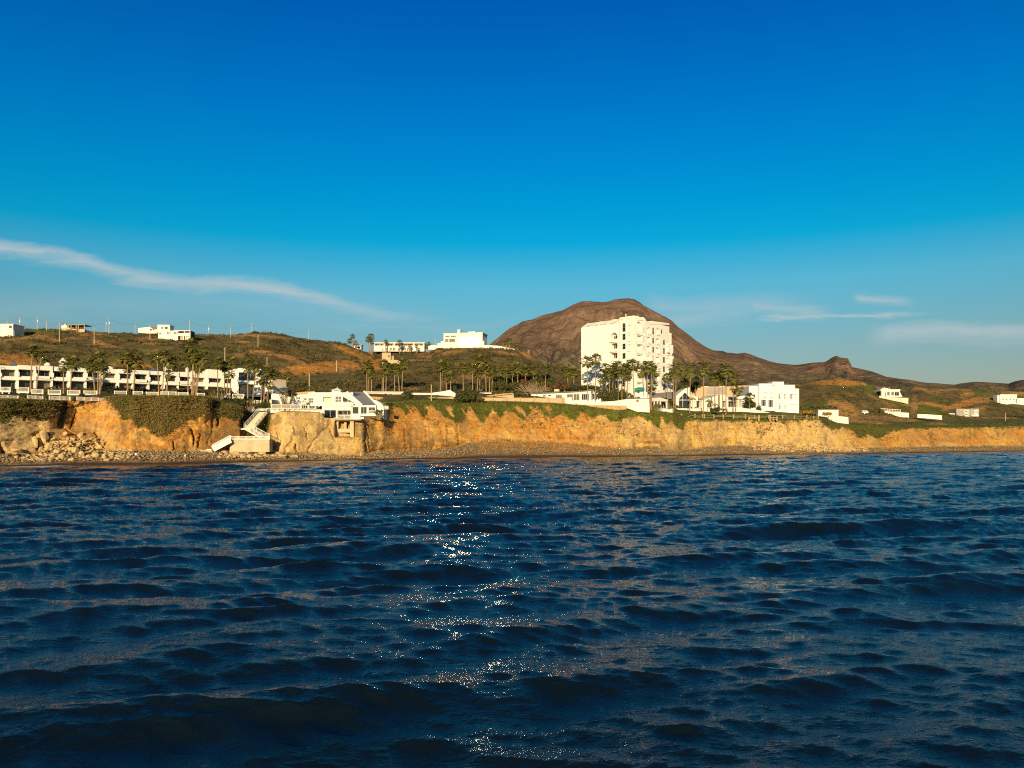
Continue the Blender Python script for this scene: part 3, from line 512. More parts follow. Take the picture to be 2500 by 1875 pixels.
RR, AA = np.meshgrid(r, az, indexing='ij'); sxx = RR * np.sin(AA); syy = RR * np.cos(AA); szz = np.zeros_like(sxx); ox = np.zeros_like(sxx); oy = np.zeros_like(sxx)
sp = RR * 0.0036
for (Ln, N, k0, k1, s, w_, sd_, spr, _) in BANDS:
    h_, dx_, dy_ = ocean_tile(Ln, N, k0, k1, s, w_, sd_, spr)
    fade = np.clip(1.8 - sp * k1 / 3.0, 0.0, 1) if k1 > 5 else 1.0
    WS = 1.45 if k1 < 20 else 1.0
    px_ = (sxx + 0.3 * _) * WS; py_ = syy * WS; h_, dx_, dy_ = h_ / WS, dx_ / WS, dy_ / WS
    szz += samp(h_, Ln, px_, py_) * fade; ox += samp(dx_, Ln, px_, py_) * fade * -.9; oy += samp(dy_, Ln, px_, py_) * fade * -.9
# calmer and shallower as it nears the shore
bearing = CX + F * sxx / np.maximum(syy, 1); shore = np.interp(bearing, c_, YW)
calm = np.clip((shore - syy) / 26, 0.12, 1); szz *= calm; ox *= calm; oy *= calm
# slow swell
szz += 0.20 * (.5 + fbm(sxx / 24, syy / 12, 9, 2)) * np.sin(syy / 2.6 + sxx / 11 + 1.1 * fbm(sxx / 30, syy / 30, 3, 2)) * calm
SV = np.stack([sxx + ox, syy + oy, szz], -1).reshape(-1, 3); SF = gridfaces(len(r), len(az))
n0 = len(SV)
flat = np.array([(-3000, -3000, -1.3), (3000, -3000, -1.3), (3000, 520, -1.3), (-3000, 520, -1.3)])
SV = np.concatenate([SV, flat]); SF = np.concatenate([SF, [[n0, n0 + 1, n0 + 2, n0 + 3]]])
m, nt, b = newmat('sea_water'); pos = geo_pos(nt)
b.inputs['Base Color'].default_value = (0.003, 0.008, 0.013, 1); b.inputs['Roughness'].default_value = 0.045; b.inputs['IOR'].default_value = 1.33
b.inputs['Specular IOR Level'].default_value = 0.50; b.inputs['Specular Tint'].default_value = (1, .95, .8, 1)
q1 = nz(nt, 1.0, 6, 0.6, mapping(nt, pos, (0.9, 2.6, 1)), .5); q2 = nz(nt, 1.0, 4, 0.6, mapping(nt, pos, (9, 15, 1)), .4)
bn = nt.nodes.new('ShaderNodeBump'); bn.inputs['Distance'].default_value = 0.22
nt.links.new(mth(nt, 'ADD', mth(nt, 'MULTIPLY', q1, .7), mth(nt, 'MULTIPLY', q2, .3)), bn.inputs['Height']); nt.links.new(bn.outputs['Normal'], b.inputs['Normal'])
af = nt.nodes.new('ShaderNodeAttribute'); af.attribute_name = 'ripple'; nt.links.new(af.outputs['Fac'], bn.inputs['Strength'])
# broken foam line and silt where the swash reaches the beach
sea = npmesh('sea', SV, SF, m); tag(sea, kind='structure')
foam = np.zeros(len(SV)); fm = np.exp(-((shore - syy - 2.6 - 2.5 * fbm(sxx / 12, syy / 6, 3, 3)) / 2.2) ** 2) * sstep(-.25, .25, fbm(sxx / 11, syy / 30, 12, 3)) * (.55 + .45 * sstep(-.1, .3, fbm(sxx / 1.7, syy / 1.1, 14, 2))); foam[:n0] = fm.ravel(); attr(sea, 'foam', foam)
rip = np.full(len(SV), .9); rip[:n0] = (.34 + .55 * sstep(15, 90, RR)).ravel(); attr(sea, 'ripple', rip)
a = nt.nodes.new('ShaderNodeAttribute'); a.attribute_name = 'foam'
nt.links.new(mixc(nt, mth(nt, 'MULTIPLY', a.outputs['Fac'], 1.0, True), (0.003, 0.008, 0.013), (0.85, 0.86, 0.88)), b.inputs['Base Color'])
nt.links.new(mth(nt, 'ADD', 0.045, mth(nt, 'MULTIPLY', a.outputs['Fac'], .6)), b.inputs['Roughness'])
# ================================================================ BUILDING KIT
class Frame:
    """a facade plane seen between two bearings at two ranges; s runs along it, d goes back, z up"""
    def __init__(f, pa, Ya, pb, Yb):
        f.o = np.array([X_(pa, Ya), Ya]); e = np.array([X_(pb, Yb), Yb]) - f.o; f.len = np.hypot(*e); f.u = e / f.len; f.n = np.array([-f.u[1], f.u[0]])
    def s(f, px, d=0.0):
        t = (px - CX) / F; o = f.o + f.n * d
        return (t * o[1] - o[0]) / (f.u[0] - t * f.u[1])
    def z(f, px, py, d=0.0):
        s = f.s(px, d); Y = f.o[1] + s * f.u[1] + d * f.n[1]; return H + (HY - py) / F * Y
    def pt(f, s, d, z):
        q = f.o + f.u * s + f.n * d; return (q[0], q[1], z)
    def hexa(f, mb, s0, s1, d0, d1, z0, z1, z0b=None, z1b=None):
        """z?b: height at s1 end when it differs"""
        z0b = z0 if z0b is None else z0b; z1b = z1 if z1b is None else z1b
        mb.hexa([f.pt(s0, d0, z0), f.pt(s1, d0, z0b), f.pt(s1, d1, z0b), f.pt(s0, d1, z0), f.pt(s0, d0, z1), f.pt(s1, d0, z1b), f.pt(s1, d1, z1b), f.pt(s0, d1, z1)])
    def pbox(f, mb, pa, pb, top, bot, d0, d1):
        """box by bearings/height angles measured at depth d0"""
        a, b = f.s(pa, d0), f.s(pb, d0); pm = (pa + pb) / 2; f.hexa(mb, a, b, d0, d1, f.z(pm, bot, d0), f.z(pm, top, d0))
    def poly(f, mb, pts, d0, d1):
        """extruded outline given as (px, py) at depth d0"""
        q = [(f.s(px, d0), f.z(px, py, d0)) for px, py in pts]
        mb.prism([f.pt(s, d0, z) for s, z in q], [f.pt(s, d1, z) for s, z in q])
    def base(f, px, Zb): 
        x, y, z = f.pt(f.s(px), 0, Zb); return (x, y, z)
def panel(mb, f, s0, s1, z0, z1, d0, d1, ops):
    """wall slab with openings (a, b, lo, hi, arched)"""
    ss = sorted(set([s0, s1] + [min(max(v, s0), s1) for o in ops for v in o[:2]])); zs = sorted(set([z0, z1] + [min(max(v, z0), z1) for o in ops for v in o[2:4]]))
    ns, nz_ = len(ss) - 1, len(zs) - 1
    def hole(i, j):
        cs, cz = (ss[i] + ss[i + 1]) / 2, (zs[j] + zs[j + 1]) / 2
        return any(o[0] < cs < o[1] and o[2] < cz < o[3] for o in ops)
    sol = [[not hole(i, j) for j in range(nz_)] for i in range(ns)]
    S = lambda i, j: 0 <= i < ns and 0 <= j < nz_ and sol[i][j]
    for i in range(ns):
        for j in range(nz_):
            if not sol[i][j]: continue
            a, b, lo, hi = ss[i], ss[i + 1], zs[j], zs[j + 1]
            mb.add([f.pt(a, d0, lo), f.pt(b, d0, lo), f.pt(b, d0, hi), f.pt(a, d0, hi)], [(0, 1, 2, 3)])
            if not S(i - 1, j): mb.add([f.pt(a, d0, lo), f.pt(a, d0, hi), f.pt(a, d1, hi), f.pt(a, d1, lo)], [(0, 1, 2, 3)])
            if not S(i + 1, j): mb.add([f.pt(b, d0, lo), f.pt(b, d1, lo), f.pt(b, d1, hi), f.pt(b, d0, hi)], [(0, 1, 2, 3)])
            if not S(i, j - 1): mb.add([f.pt(a, d0, lo), f.pt(a, d1, lo), f.pt(b, d1, lo), f.pt(b, d0, lo)], [(0, 1, 2, 3)])
            if not S(i, j + 1): mb.add([f.pt(a, d0, hi), f.pt(b, d0, hi), f.pt(b, d1, hi), f.pt(a, d1, hi)], [(0, 1, 2, 3)])
    for o in ops:
        if len(o) > 4 and o[4]:
            a, b, hi = o[0], o[1], o[3]; r = (b - a) / 2; c = (a + b) / 2; n = 7
            for sg in (-1, 1):
                arc = [(c + sg * r * math.cos(t), hi - r + r * math.sin(t)) for t in [math.pi / 2 * k / n for k in range(n + 1)]]
                cor = (c + sg * r, hi + .002)
                for k in range(n):
                    p, q = arc[k], arc[k + 1]
                    mb.add([f.pt(p[0], d0 - .002, p[1]), f.pt(q[0], d0 - .002, q[1]), f.pt(cor[0], d0 - .002, cor[1])], [(0, 1, 2)])
                    mb.add([f.pt(p[0], d0 - .002, p[1]), f.pt(q[0], d0 - .002, q[1]), f.pt(q[0], d1, q[1]), f.pt(p[0], d1, p[1])], [(0, 1, 2, 3)])
def window(f, parent, a, b, lo, hi, d, mat='glass', nm=2, nh=0, fm='paint', arched=False, name='window', fw=0.07):
    mb = MB()
    if arched:
        r = (b - a) / 2; c = (a + b) / 2; pts = [(a, lo), (b, lo)] + [(c + r * math.cos(t), hi - r + r * math.sin(t)) for t in [math.pi * k / 10 for k in range(11)]]
        mb.prism([f.pt(s, d, z) for s, z in pts], [f.pt(s, d + .05, z) for s, z in pts])
    else: f.hexa(mb, a, b, d, d + .05, lo, hi)
    w = mb.build(name, mat, parent)
    if fm:
        m2 = MB(); e = 0.0
        for k in range(nm + 1):
            x = a + (b - a) * k / nm if nm else a; x = min(max(x, a + fw / 2), b - fw / 2)
            f.hexa(m2, x - fw / 2, x + fw / 2, d - .05, d - .003, lo, hi - ((b - a) / 2 if arched else 0))
        hs = [lo, hi if not arched else hi - (b - a) / 2] + [lo + (hi - lo) * k / (nh + 1) for k in range(1, nh + 1)]
        for k, z in enumerate(hs): z = min(max(z, lo + fw / 2), hi - fw / 2); f.hexa(m2, a, b, d - .056, d - .006, z - fw / 2, z + fw / 2)
        m2.build('frame', fm, w)
    return w
def pwin(f, parent, pa, pb, top, bot, d=-0.03, **k):
    pm = (pa + pb) / 2; return window(f, parent, f.s(pa, d), f.s(pb, d), f.z(pm, bot, d), f.z(pm, top, d), d, **k)
def balustrade(f, parent, s0, s1, zb, h, d=0.0, step=0.22, name='railing', mat='lattice', bay=1.9, posts=True):
    """baluster railing along s at depth d: top and bottom rail, balusters between posts"""
    r = MB(); f.hexa(r, s0, s1, d - .06, d + .06, zb + h - .12, zb + h); f.hexa(r, s0, s1, d - .04, d + .04, zb + .06, zb + .14); ro = r.build(name, mat, parent)
    n = max(1, round((s1 - s0) / bay)); bb = MB(); m = max(2, int((s1 - s0) / step))
    for k in range(m): x = s0 + (s1 - s0) * (k + .5) / m; f.hexa(bb, x - .04, x + .04, d - .03, d + .03, zb + .14, zb + h - .12)
    bb.build('balusters', mat, ro)
    if posts:
        for k in range(n + 1):
            p = MB(); x = s0 + (s1 - s0) * k / n; f.hexa(p, x - .10, x + .10, d - .10, d + .10, zb, zb + h + .06); p.build('post', mat, ro)
    return ro
def solid_box(f, name, mat, parent, pa, pb, top, bot, d0, d1):
    mb = MB(); f.pbox(mb, pa, pb, top, bot, d0, d1); return mb.build(name, mat, parent)
def root_at(f, px, py, name, label, cat, group=None, d=0.0):
    return thing(name, f.pt(f.s(px), d, f.z(px, py)), label, cat, group)

# ================================================================ THE WHITE TERRACE OF APARTMENTS (left)
fa = Frame(0, 206, 553, 243)
ub = [-84, -42, 2, 44, 88, 129, 171, 211, 251, 289, 327, 365, 401, 436, 471, 506, 547]
rf = lambda x: float(np.interp(x, [-90, 0, 88, 171, 251, 289, 365, 436, 471, 506, 547], [893, 893, 892, 897, 900, 901, 905, 909, 908, 904, 901]))
wt = lambda x: float(np.interp(x, [-90, 0, 88, 129, 171, 211, 289, 365, 401, 436, 506, 547], [901, 901.5, 903, 905, 907, 908, 912, 914, 916, 919, 923, 924.5]))
wb = lambda x: float(np.interp(x, [-90, 0, 88, 170, 211, 289, 365, 401, 436, 506, 547], [918, 918, 919, 921, 921, 923, 929, 931, 931, 933, 935]))
sb = lambda x: float(np.interp(x, [-90, 0, 129, 211, 289, 365, 401, 436, 506, 547], [928, 928, 930, 932, 935.5, 938.5, 940, 942, 944.5, 946]))
gb = lambda x: float(np.interp(x, [-90, 0, 129, 289, 401, 547], [949, 949, 951, 955, 958, 963]))
apt = root_at(fa, 250, 953, 'apartment_row', 'long white two-storey apartment terrace with dark recessed windows behind palms on the left cliff', 'apartment building')
wallm = MB(); bodym = MB()
rr = random.Random(5)
for i in range(len(ub) - 1):
    a_, b_ = ub[i], ub[i + 1]; pm = (a_ + b_) / 2; sA, sB = fa.s(a_), fa.s(b_); dd = 0.35 * ((i * 7) % 3) - .3   # each unit set a little forward or back
    zr, zw, zwb, zs_, zg = (fa.z(pm, v(pm)) for v in (rf, wt, wb, sb, gb))
    w = sB - sA; pil = w * .15; ra = sA + .02; rb = sB - pil
    # pillars on the right of each bay, with fascia over and parapet band between storeys
    panel(wallm, fa, sA, sB, zg - .8, zr, dd, dd + 1.9, [(ra + .05, rb, zwb, zw), (ra + .12, rb + pil * .25, zg, zs_)])
    fa.hexa(bodym, sA + .01, sB - .01, dd + 1.91, 11, zg - .8, zr - .25)
    slabm = MB()
    # thicker slab edge under the parapet and a shadow line
    fa.hexa(slabm, sA + .03, sB - .03, dd - .28, dd - .004, zs_ + .10, zs_ + .42)
    if i % 3 == 1: fa.hexa(slabm, ra + .3, rb - .2, dd - .55, dd - .285, zs_ + .5, zwb + .1)
    if i % 4 == 2:
        hm_ = MB(); fa.poly(hm_, [(a_ + 3, rf(pm) + 1), (a_ + 11, rf(pm) + 9), (a_ + 1, rf(pm) + 9)], dd - .35, dd - .006); hm_.build('fascia_gusset', 'stucco', apt)
    fa.hexa(slabm, sA - .1, sA + .25, dd - .5, dd - .01, zwb - .2, zwb + .75 + .3 * (i % 2))
    slabm.build('balcony_fascia', 'stucco', apt)
    window(fa, apt, ra + .07, rb - .02, zwb + .01, zw - .01, dd + 1.75, mat='glass' if i % 6 != 2 else 'curtain', nm=3, name='window', fm='metal')
    window(fa, apt, ra + .14, rb + pil * .22, zg + .02, zs_ - .01, dd + 1.75, mat='glass' if i % 5 != 4 else 'curtain', nm=4, name='patio_door', fm='metal')
wallm.build('wall', 'stucco', apt); bodym.build('rear_block', 'stucco', apt)
def roof_bit(kind, pa, pb, top, bot, mat='stucco', name='turret', peak=None):
    mb = MB(); cx = (pa + pb) / 2; d0 = 2.0; sA, sB = fa.s(pa, d0), fa.s(pb, d0); w = (sB - sA); zt = fa.z(cx, top, d0); zb = fa.z(cx, bot, d0); zp = fa.z(cx, peak, d0) if peak else zb
    if kind == 'dome':
        n = 14; m_ = 6; vs = []; fs = []
        for j in range(m_ + 1):
            for k in range(n): ph = math.pi / 2 * j / m_; th = 2 * math.pi * k / n; vs.append(fa.pt((sA + sB) / 2 + w / 2 * math.cos(ph) * math.cos(th), d0 + w / 2 + w / 2 * math.cos(ph) * math.sin(th), zb + (zt - zb) * math.sin(ph)))
        for j in range(m_):
            for k in range(n): fs.append((j * n + k, j * n + (k + 1) % n, (j + 1) * n + (k + 1) % n, (j + 1) * n + k))
        mb.add(vs, fs)
    else:
        if peak: fa.hexa(mb, sA + w * .12, sB - w * .12, d0 + w * .12, d0 + w * .88, zb, zp)
        q = [fa.pt(sA, d0, zp), fa.pt(sB, d0, zp), fa.pt(sB, d0 + w, zp), fa.pt(sA, d0 + w, zp), fa.pt((sA + sB) / 2, d0 + w / 2, zt)]
        mb.add(q, [(0, 1, 4), (1, 2, 4), (2, 3, 4), (3, 0, 4), (3, 2, 1, 0)])
    mb.build(name, mat, apt)
roof_bit('pyr', 22, 46, 881, 893, 'roofblue', 'blue_pyramid'); roof_bit('dome', 109, 126, 884, 892.5, name='dome'); roof_bit('pyr', 145, 165, 872, 895, name='turret', peak=883.5)  # first pyramid: its shadow side is painted in as dark blue all over
roof_bit('pyr', 172, 196, 887, 897.5, name='gable'); roof_bit('dome', 258, 282, 893, 901, name='dome'); roof_bit('pyr', 404, 424, 885, 909, name='turret', peak=895); roof_bit('pyr', 454, 462, 891, 909, name='chimney', peak=893)
roof_bit('pyr', 366, 386, 897, 905, 'roofblue', 'blue_pyramid')

# end block of the terrace with the tall windows
fe = Frame(545, 238, 640, 240)
eb = root_at(fe, 595, 964, 'corner_apartment', 'white corner block with a very large dark upper window, right end of the apartment terrace', 'apartment building')
pz = lambda px, py, d=0: fe.z(px, py, d)
mb = MB(); S_ = fe.s
panel(mb, fe, S_(567), S_(638), pz(600, 968), pz(600, 900), 0, .9, [(S_(583), S_(624), pz(600, 929.5), pz(600, 908.5)), (S_(583), S_(620), pz(600, 962), pz(600, 939))])
panel(mb, fe, S_(545), S_(567) - .01, pz(556, 966), pz(556, 903), .5, 1.5, [(S_(547), S_(563), pz(556, 936), pz(556, 925)), (S_(549), S_(565), pz(556, 964), pz(556, 947))])
fe.poly(mb, [(566, 899), (590, 898.5), (630, 901), (638, 906), (638, 909), (566, 909)], -.12, -.004)
mb.build('wall', 'stucco', eb)
mb = MB(); fe.hexa(mb, S_(567), S_(638), .91, 11, pz(600, 968), pz(600, 901)); fe.hexa(mb, S_(545) + .3, S_(567) - .02, 1.6, 10, pz(556, 966), pz(556, 904)); mb.build('rear_block', 'stucco', eb)
mb = MB(); fe.pbox(mb, 581, 626, 929.5, 938, -.9, -.005); mb.build('balcony', 'stucco', eb)
window(fe, eb, S_(583), S_(624), pz(600, 929.5), pz(600, 908.5), .8, nm=3, fm='metal'); window(fe, eb, S_(583), S_(620), pz(600, 962), pz(600, 939), .8, nm=5, fm='metal', name='patio_door')
window(fe, eb, S_(547), S_(563), pz(556, 936), pz(556, 925), 1.4, nm=2, fm='metal'); window(fe, eb, S_(549), S_(565), pz(556, 964), pz(556, 947), 1.4, nm=2, fm='metal', name='patio_door')
fw_ = Frame(634, 242, 670, 239)
gw = root_at(fw_, 652, 965, 'garden_building', 'small pinkish annex with a stepped wall behind palms, left of the sloping-roofed cliff house', 'annex')
mb = MB(); fw_.pbox(mb, 637, 664, 925, 944, 3, 9); mb.build('upper_wall', 'cream', gw)
mb = MB(); fw_.pbox(mb, 642, 668, 943, 962, 1, 7); mb.build('wall', 'stucco', gw)
pwin(fw_, gw, 653, 657, 934, 939, 2.95, nm=1, fm='paint')
mb = MB(); fw_.poly(mb, [(636, 962), (650, 971), (640, 982), (637, 982), (645, 971), (634, 964)], -3, -2); mb.build('stair_wall', 'sand', gw)

# decks with balustrades in front of the terrace, and the lower balustrade along the cliff edge
def ord_(k): return ['first', 'second', 'third', 'fourth', 'fifth', 'sixth', 'seventh', 'eighth', 'ninth', 'tenth', 'eleventh', 'twelfth', 'thirteenth', 'fourteenth', 'fifteenth', 'sixteenth', 'seventeenth', 'eighteenth', 'nineteenth', 'twentieth', 'twenty-first', 'twenty-second', 'twenty-third', 'twenty-fourth', 'twenty-fifth', 'twenty-sixth'][k]
deck = [(2, 25, 945, 954), (42, 70, 946, 956), (78, 105, 951, 960.5), (118, 148, 952, 961.5), (165, 195, 953, 962.5), (205, 236, 954, 963), (280, 309, 954.5, 964.5), (325, 348, 955.5, 965), (357, 386, 957, 966.5), (393, 430, 956, 965.5), (435, 459, 958, 967.5), (482, 499, 960, 968.5), (536, 562, 961, 969), (568, 594, 962, 970)]
fd = Frame(0, 190, 553, 207)
for k, (a_, b_, t_, bt) in enumerate(deck):
    pm = (a_ + b_) / 2; dk = root_at(fd, pm, bt, 'terrace_deck', 'raised patio deck with white balusters, %s from the left along the apartment terrace' % ord_(k), 'deck', 'patio decks of the apartment terrace')
    sA, sB = fd.s(a_), fd.s(b_); zb = fd.z(pm, bt); h = fd.z(pm, t_) - zb
    mb = MB(); fd.hexa(mb, sA - .1, sB + .1, -.15, 4.5, zb - .35, zb); mb.build('deck_slab', 'stucco', dk)
    for x in (sA + .3, sB - .3):
        mb = MB(); fd.hexa(mb, x - .15, x + .15, .1, .4, zb - 2.2, zb - .352); mb.build('support', 'stucco', dk)
    balustrade(fd, dk, sA, sB, zb + .003, h, 0.0)
    g_ = MB()
edge = [(-30, 44, 965, 972.5), (68, 104, 966, 975), (121, 171, 967.5, 977), (188, 258, 970.5, 979)]
fg = Frame(0, 167.5, 258, 186.5)
for k, (a_, b_, t_, bt) in enumerate(edge):
    pm = (a_ + b_) / 2; dk = root_at(fg, pm, bt, 'balustrade', 'white baluster fence on the left cliff edge above the ice plant, %s from the left' % ord_(k), 'balustrade', 'balustrades along the left cliff edge')
    zb = fg.z(pm, bt); balustrade(fg, dk, fg.s(a_), fg.s(b_), zb, fg.z(pm, t_) - zb, 0, step=.26)
for k, (a_, b_, t_, bt) in enumerate([(516, 531, 980, 988), (533, 540, 980, 987)]):
    f_ = Frame(500, 200, 560, 202); pm = (a_ + b_) / 2; dk = root_at(f_, pm, bt, 'balustrade', ['short white baluster fence on the grassy shoulder right of the ice plant slope', 'very short white baluster fence right beside the one on the grassy shoulder'][k], 'balustrade', 'balustrades along the left cliff edge')
    zb = f_.z(pm, bt); balustrade(f_, dk, f_.s(a_), f_.s(b_), zb, f_.z(pm, t_) - zb, 0, step=.26)
f_ = Frame(615, 222, 640, 222); dk = root_at(f_, 630, 985, 'balustrade', 'small white baluster fence among palms above the gully stair', 'balustrade', 'balustrades along the left cliff edge')
balustrade(f_, dk, f_.s(621), f_.s(636), f_.z(630, 985), .9, 0)

# garden wall above the gully
fq = Frame(550, 206, 660, 213)
t_ = root_at(fq, 570, 1000, 'garden_wall', 'low white wall curving along the top of the gully, left of the stair', 'wall')
mb = MB(); fq.poly(mb, [(553, 994), (584, 994.5), (584, 1004), (575, 1001), (566, 998), (553, 995.5)], 0, .4); mb.build('left_section', 'stucco', t_)
mb = MB(); fq.poly(mb, [(592, 998), (598, 998), (598, 1005), (592, 1003)], .3, .7); fq.poly(mb, [(613, 999), (632, 997.5), (662, 996), (662, 1004), (634, 1003), (622, 1006), (613, 1005)], 0, .5); mb.build('right_section', 'stucco', t_)
mb = MB(); fq.pbox(mb, 569, 574, 989, 994, .05, .5); mb.build('pier', 'stucco', t_)
mb = MB(); fq.pbox(mb, 616, 620, 993, 999, .05, .5); mb.build('pier', 'stucco', t_)
mb = MB(); fq.poly(mb, [(557, 993), (560, 980), (562, 980), (563, 993)], 1, 2); mb.build('gatepost', 'cream', t_)

# ================================================================ CLIFF HOUSE
fh = Frame(655, 215, 945, 213)
hs_ = root_at(fh, 850, 1022, 'cliff_house', 'white house on the cliff brink with a long sloping roof, a cupola and picture windows', 'house')
Z = lambda px, py, d=0: fh.z(px, py, d); S = fh.s
mb = MB()
panel(mb, fh, S(788), S(857.5), Z(820, 1022.5), Z(820, 990.5), 0, 1.2, [(S(791), S(820), Z(805, 1020.5), Z(805, 1001)), (S(824), S(856.2), Z(840, 1022), Z(840, 1002))])
panel(mb, fh, S(857.6), S(917), Z(887, 1012), Z(887, 989.5), .25, 1.2, [(S(859.5), S(875), Z(867, 1010.5), Z(867, 993)), (S(880), S(895), Z(887, 1010.5), Z(887, 993)), (S(899), S(915), Z(907, 1009), Z(907, 994))])
mb.build('lower_wall', 'stucco', hs_)
mb = MB(); fh.pbox(mb, 857.6, 879, 1012.2, 1025, .3, 1.3); fh.pbox(mb, 872, 879.5, 1011, 1027, -.05, .29); fh.pbox(mb, 879.6, 888, 1018, 1027, .3, 1.5); fh.pbox(mb, 879.6, 918, 1012.2, 1016, .35, 1.2); mb.build('base_wall', 'stucco', hs_)
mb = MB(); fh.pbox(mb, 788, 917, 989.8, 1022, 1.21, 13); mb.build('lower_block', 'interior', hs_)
mb = MB(); fh.pbox(mb, 786, 861, 984.5, 991, -.35, -.003); fh.pbox(mb, 786, 788, 991, 1022, 0, 9); mb.build('balcony_band', 'stucco', hs_)
window(fh, hs_, S(791), S(820), Z(805, 1020.5), Z(805, 1001), .3, nm=2, fm='paint'); window(fh, hs_, S(824), S(856.2), Z(840, 1014), Z(840, 1002), 1.1, nm=3, fm='paint')
window(fh, hs_, S(859.5), S(875), Z(867, 1010.5), Z(867, 993), .4, nm=1, fm='paint'); window(fh, hs_, S(880), S(895), Z(887, 1010.5), Z(887, 993), .4, nm=2, fm='paint'); window(fh, hs_, S(899), S(915), Z(907, 1003), Z(907, 994), .5, nm=2, fm='paint')
balustrade(fh, hs_, S(824), S(856), Z(840, 1022), 1.05, .1, name='balcony_railing'); balustrade(fh, hs_, S(899), S(915), Z(907, 1010), .9, .35, name='balcony_railing')
balustrade(fh, hs_, S(790), S(817), Z(805, 990), .95, -.2, name='balcony_railing', mat='paint'); balustrade(fh, hs_, S(818), S(860), Z(840, 990), .98, -.2, name='balcony_railing')
# upper storey
mb = MB(); U0 = 2.2
zt = fh.z(800, 958, U0)
panel(mb, fh, fh.s(752, U0), fh.s(834.5, U0), fh.z(800, 991, U0), zt, U0, U0 + .8, [(fh.s(753, U0), fh.s(765, U0), fh.z(760, 984, U0), fh.z(760, 972.3, U0)), (fh.s(789, U0), fh.s(809, U0), fh.z(800, 982, U0), fh.z(800, 969.5, U0)), (fh.s(818.6, U0), fh.s(832.8, U0), fh.z(825, 983, U0), fh.z(825, 968, U0))])
mb.build('upper_wall', 'stucco', hs_)
mb = MB(); fh.poly(mb, [(834.6, 958), (878, 987.5), (878, 991), (834.6, 991)], U0, U0 + .5); mb.build('gable_wall', 'stucco', hs_)
window(fh, hs_, fh.s(753, U0), fh.s(765, U0), fh.z(760, 984, U0), fh.z(760, 972.3, U0), U0 + .3, nm=2, nh=1, mat='curtain', fm='paint'); window(fh, hs_, fh.s(818.6, U0), fh.s(832.8, U0), fh.z(825, 983, U0), fh.z(825, 968, U0), U0 + .3, nm=2, nh=1, mat='curtain', fm='paint')
mb = MB(); q = [(836.6, 968), (836.6, 983), (862, 983), (869.5, 985.5)]; fh.poly(mb, q[::-1], U0 - .06, U0 - .01); w_ = mb.build('window', 'glass', hs_)
mb = MB(); fh.pbox(mb, 836, 837, 967, 983, U0 - .12, U0 - .065); fh.pbox(mb, 849, 850, 975, 983, U0 - .12, U0 - .065); mb.build('frame', 'paint', w_)
mb = MB(); aw = [(789, 982), (809, 982), (809, 974.5), (806.5, 971), (802, 969.6), (796, 969.6), (791.5, 971), (789, 974.5)]; fh.poly(mb, aw, U0 + .72, U0 + .78); mb.build('arched_niche', 'cream', hs_)
mb = MB(); fh.pbox(mb, 752, 862, 958.3, 991, U0 + .81, 12); mb.build('upper_block', 'stucco', hs_)
mb = MB(); a0 = fh.s(831, 1.6); e0 = fh.s(881, 1.0)
zA, zB_, zC, zD = fh.z(833, 958.5, 1.6), fh.z(881, 990.5, 1), 0, 0
B_ = fh.s(831, 1.6), fh.s(882, 1.0); zA2 = zA + .9; zB2 = zB_ + .9
qs = [fh.pt(B_[0] + 2.0, 1.4, zA), fh.pt(B_[1], 1.2, zB_), fh.pt(B_[1] + .6, 17, zB_ + .5), fh.pt(B_[0] + 2.6, 17, zA + .9)]
mb.prism([Vector(v) for v in qs], [Vector(v) + Vector((0, 0, .22)) for v in qs]); mb.build('sloping_roof', 'roofpink', hs_)
mb = MB(); mb.bar(Vector(qs[0]) + Vector((-.2, -.12, .1)), Vector(qs[1]) + Vector((.1, -.12, .1)), .3, .75); mb.bar(Vector(qs[3]) + Vector((0, .1, .5)), Vector(qs[2]) + Vector((0, .1, .5)), .3, .5); mb.build('roof_fascia', 'paint', hs_)
mb = MB(); cx0, cx1 = fh.s(810, 4), fh.s(831, 4); zq = fh.z(820, 952.5, 4); fh.hexa(mb, cx0, cx1, 4, 6.2, fh.z(820, 958.6, 4) - .2, zq); cu = mb.build('cupola', 'stucco', hs_)
mb = MB(); q = [fh.pt(cx0 - .25, 3.75, zq), fh.pt(cx1 + .25, 3.75, zq), fh.pt(cx1 + .25, 6.4, zq), fh.pt(cx0 - .25, 6.4, zq), fh.pt((cx0 + cx1) / 2, 5.1, fh.z(820, 947, 5))]; mb.add(q, [(0, 1, 4), (1, 2, 4), (2, 3, 4), (3, 0, 4), (3, 2, 1, 0)]); mb.tube([q[4], Vector(q[4]) + Vector((0, 0, .4))], .06); mb.build('cupola_roof', 'paint', cu)
mb = MB(); fh.pbox(mb, 814, 827, 953.5, 954.6, 3.9, 3.99); mb.build('vent', 'interior', cu)
# right flank: curved buttress
mb = MB(); fh.poly(mb, [(912, 976.5), (918, 977.5), (932, 986), (936.5, 992), (937, 1005), (937, 1024), (931, 1016), (917.3, 1012), (917.3, 991), (921, 989)], 1.5, 6); mb.build('curved_flank_wall', 'stucco', hs_)
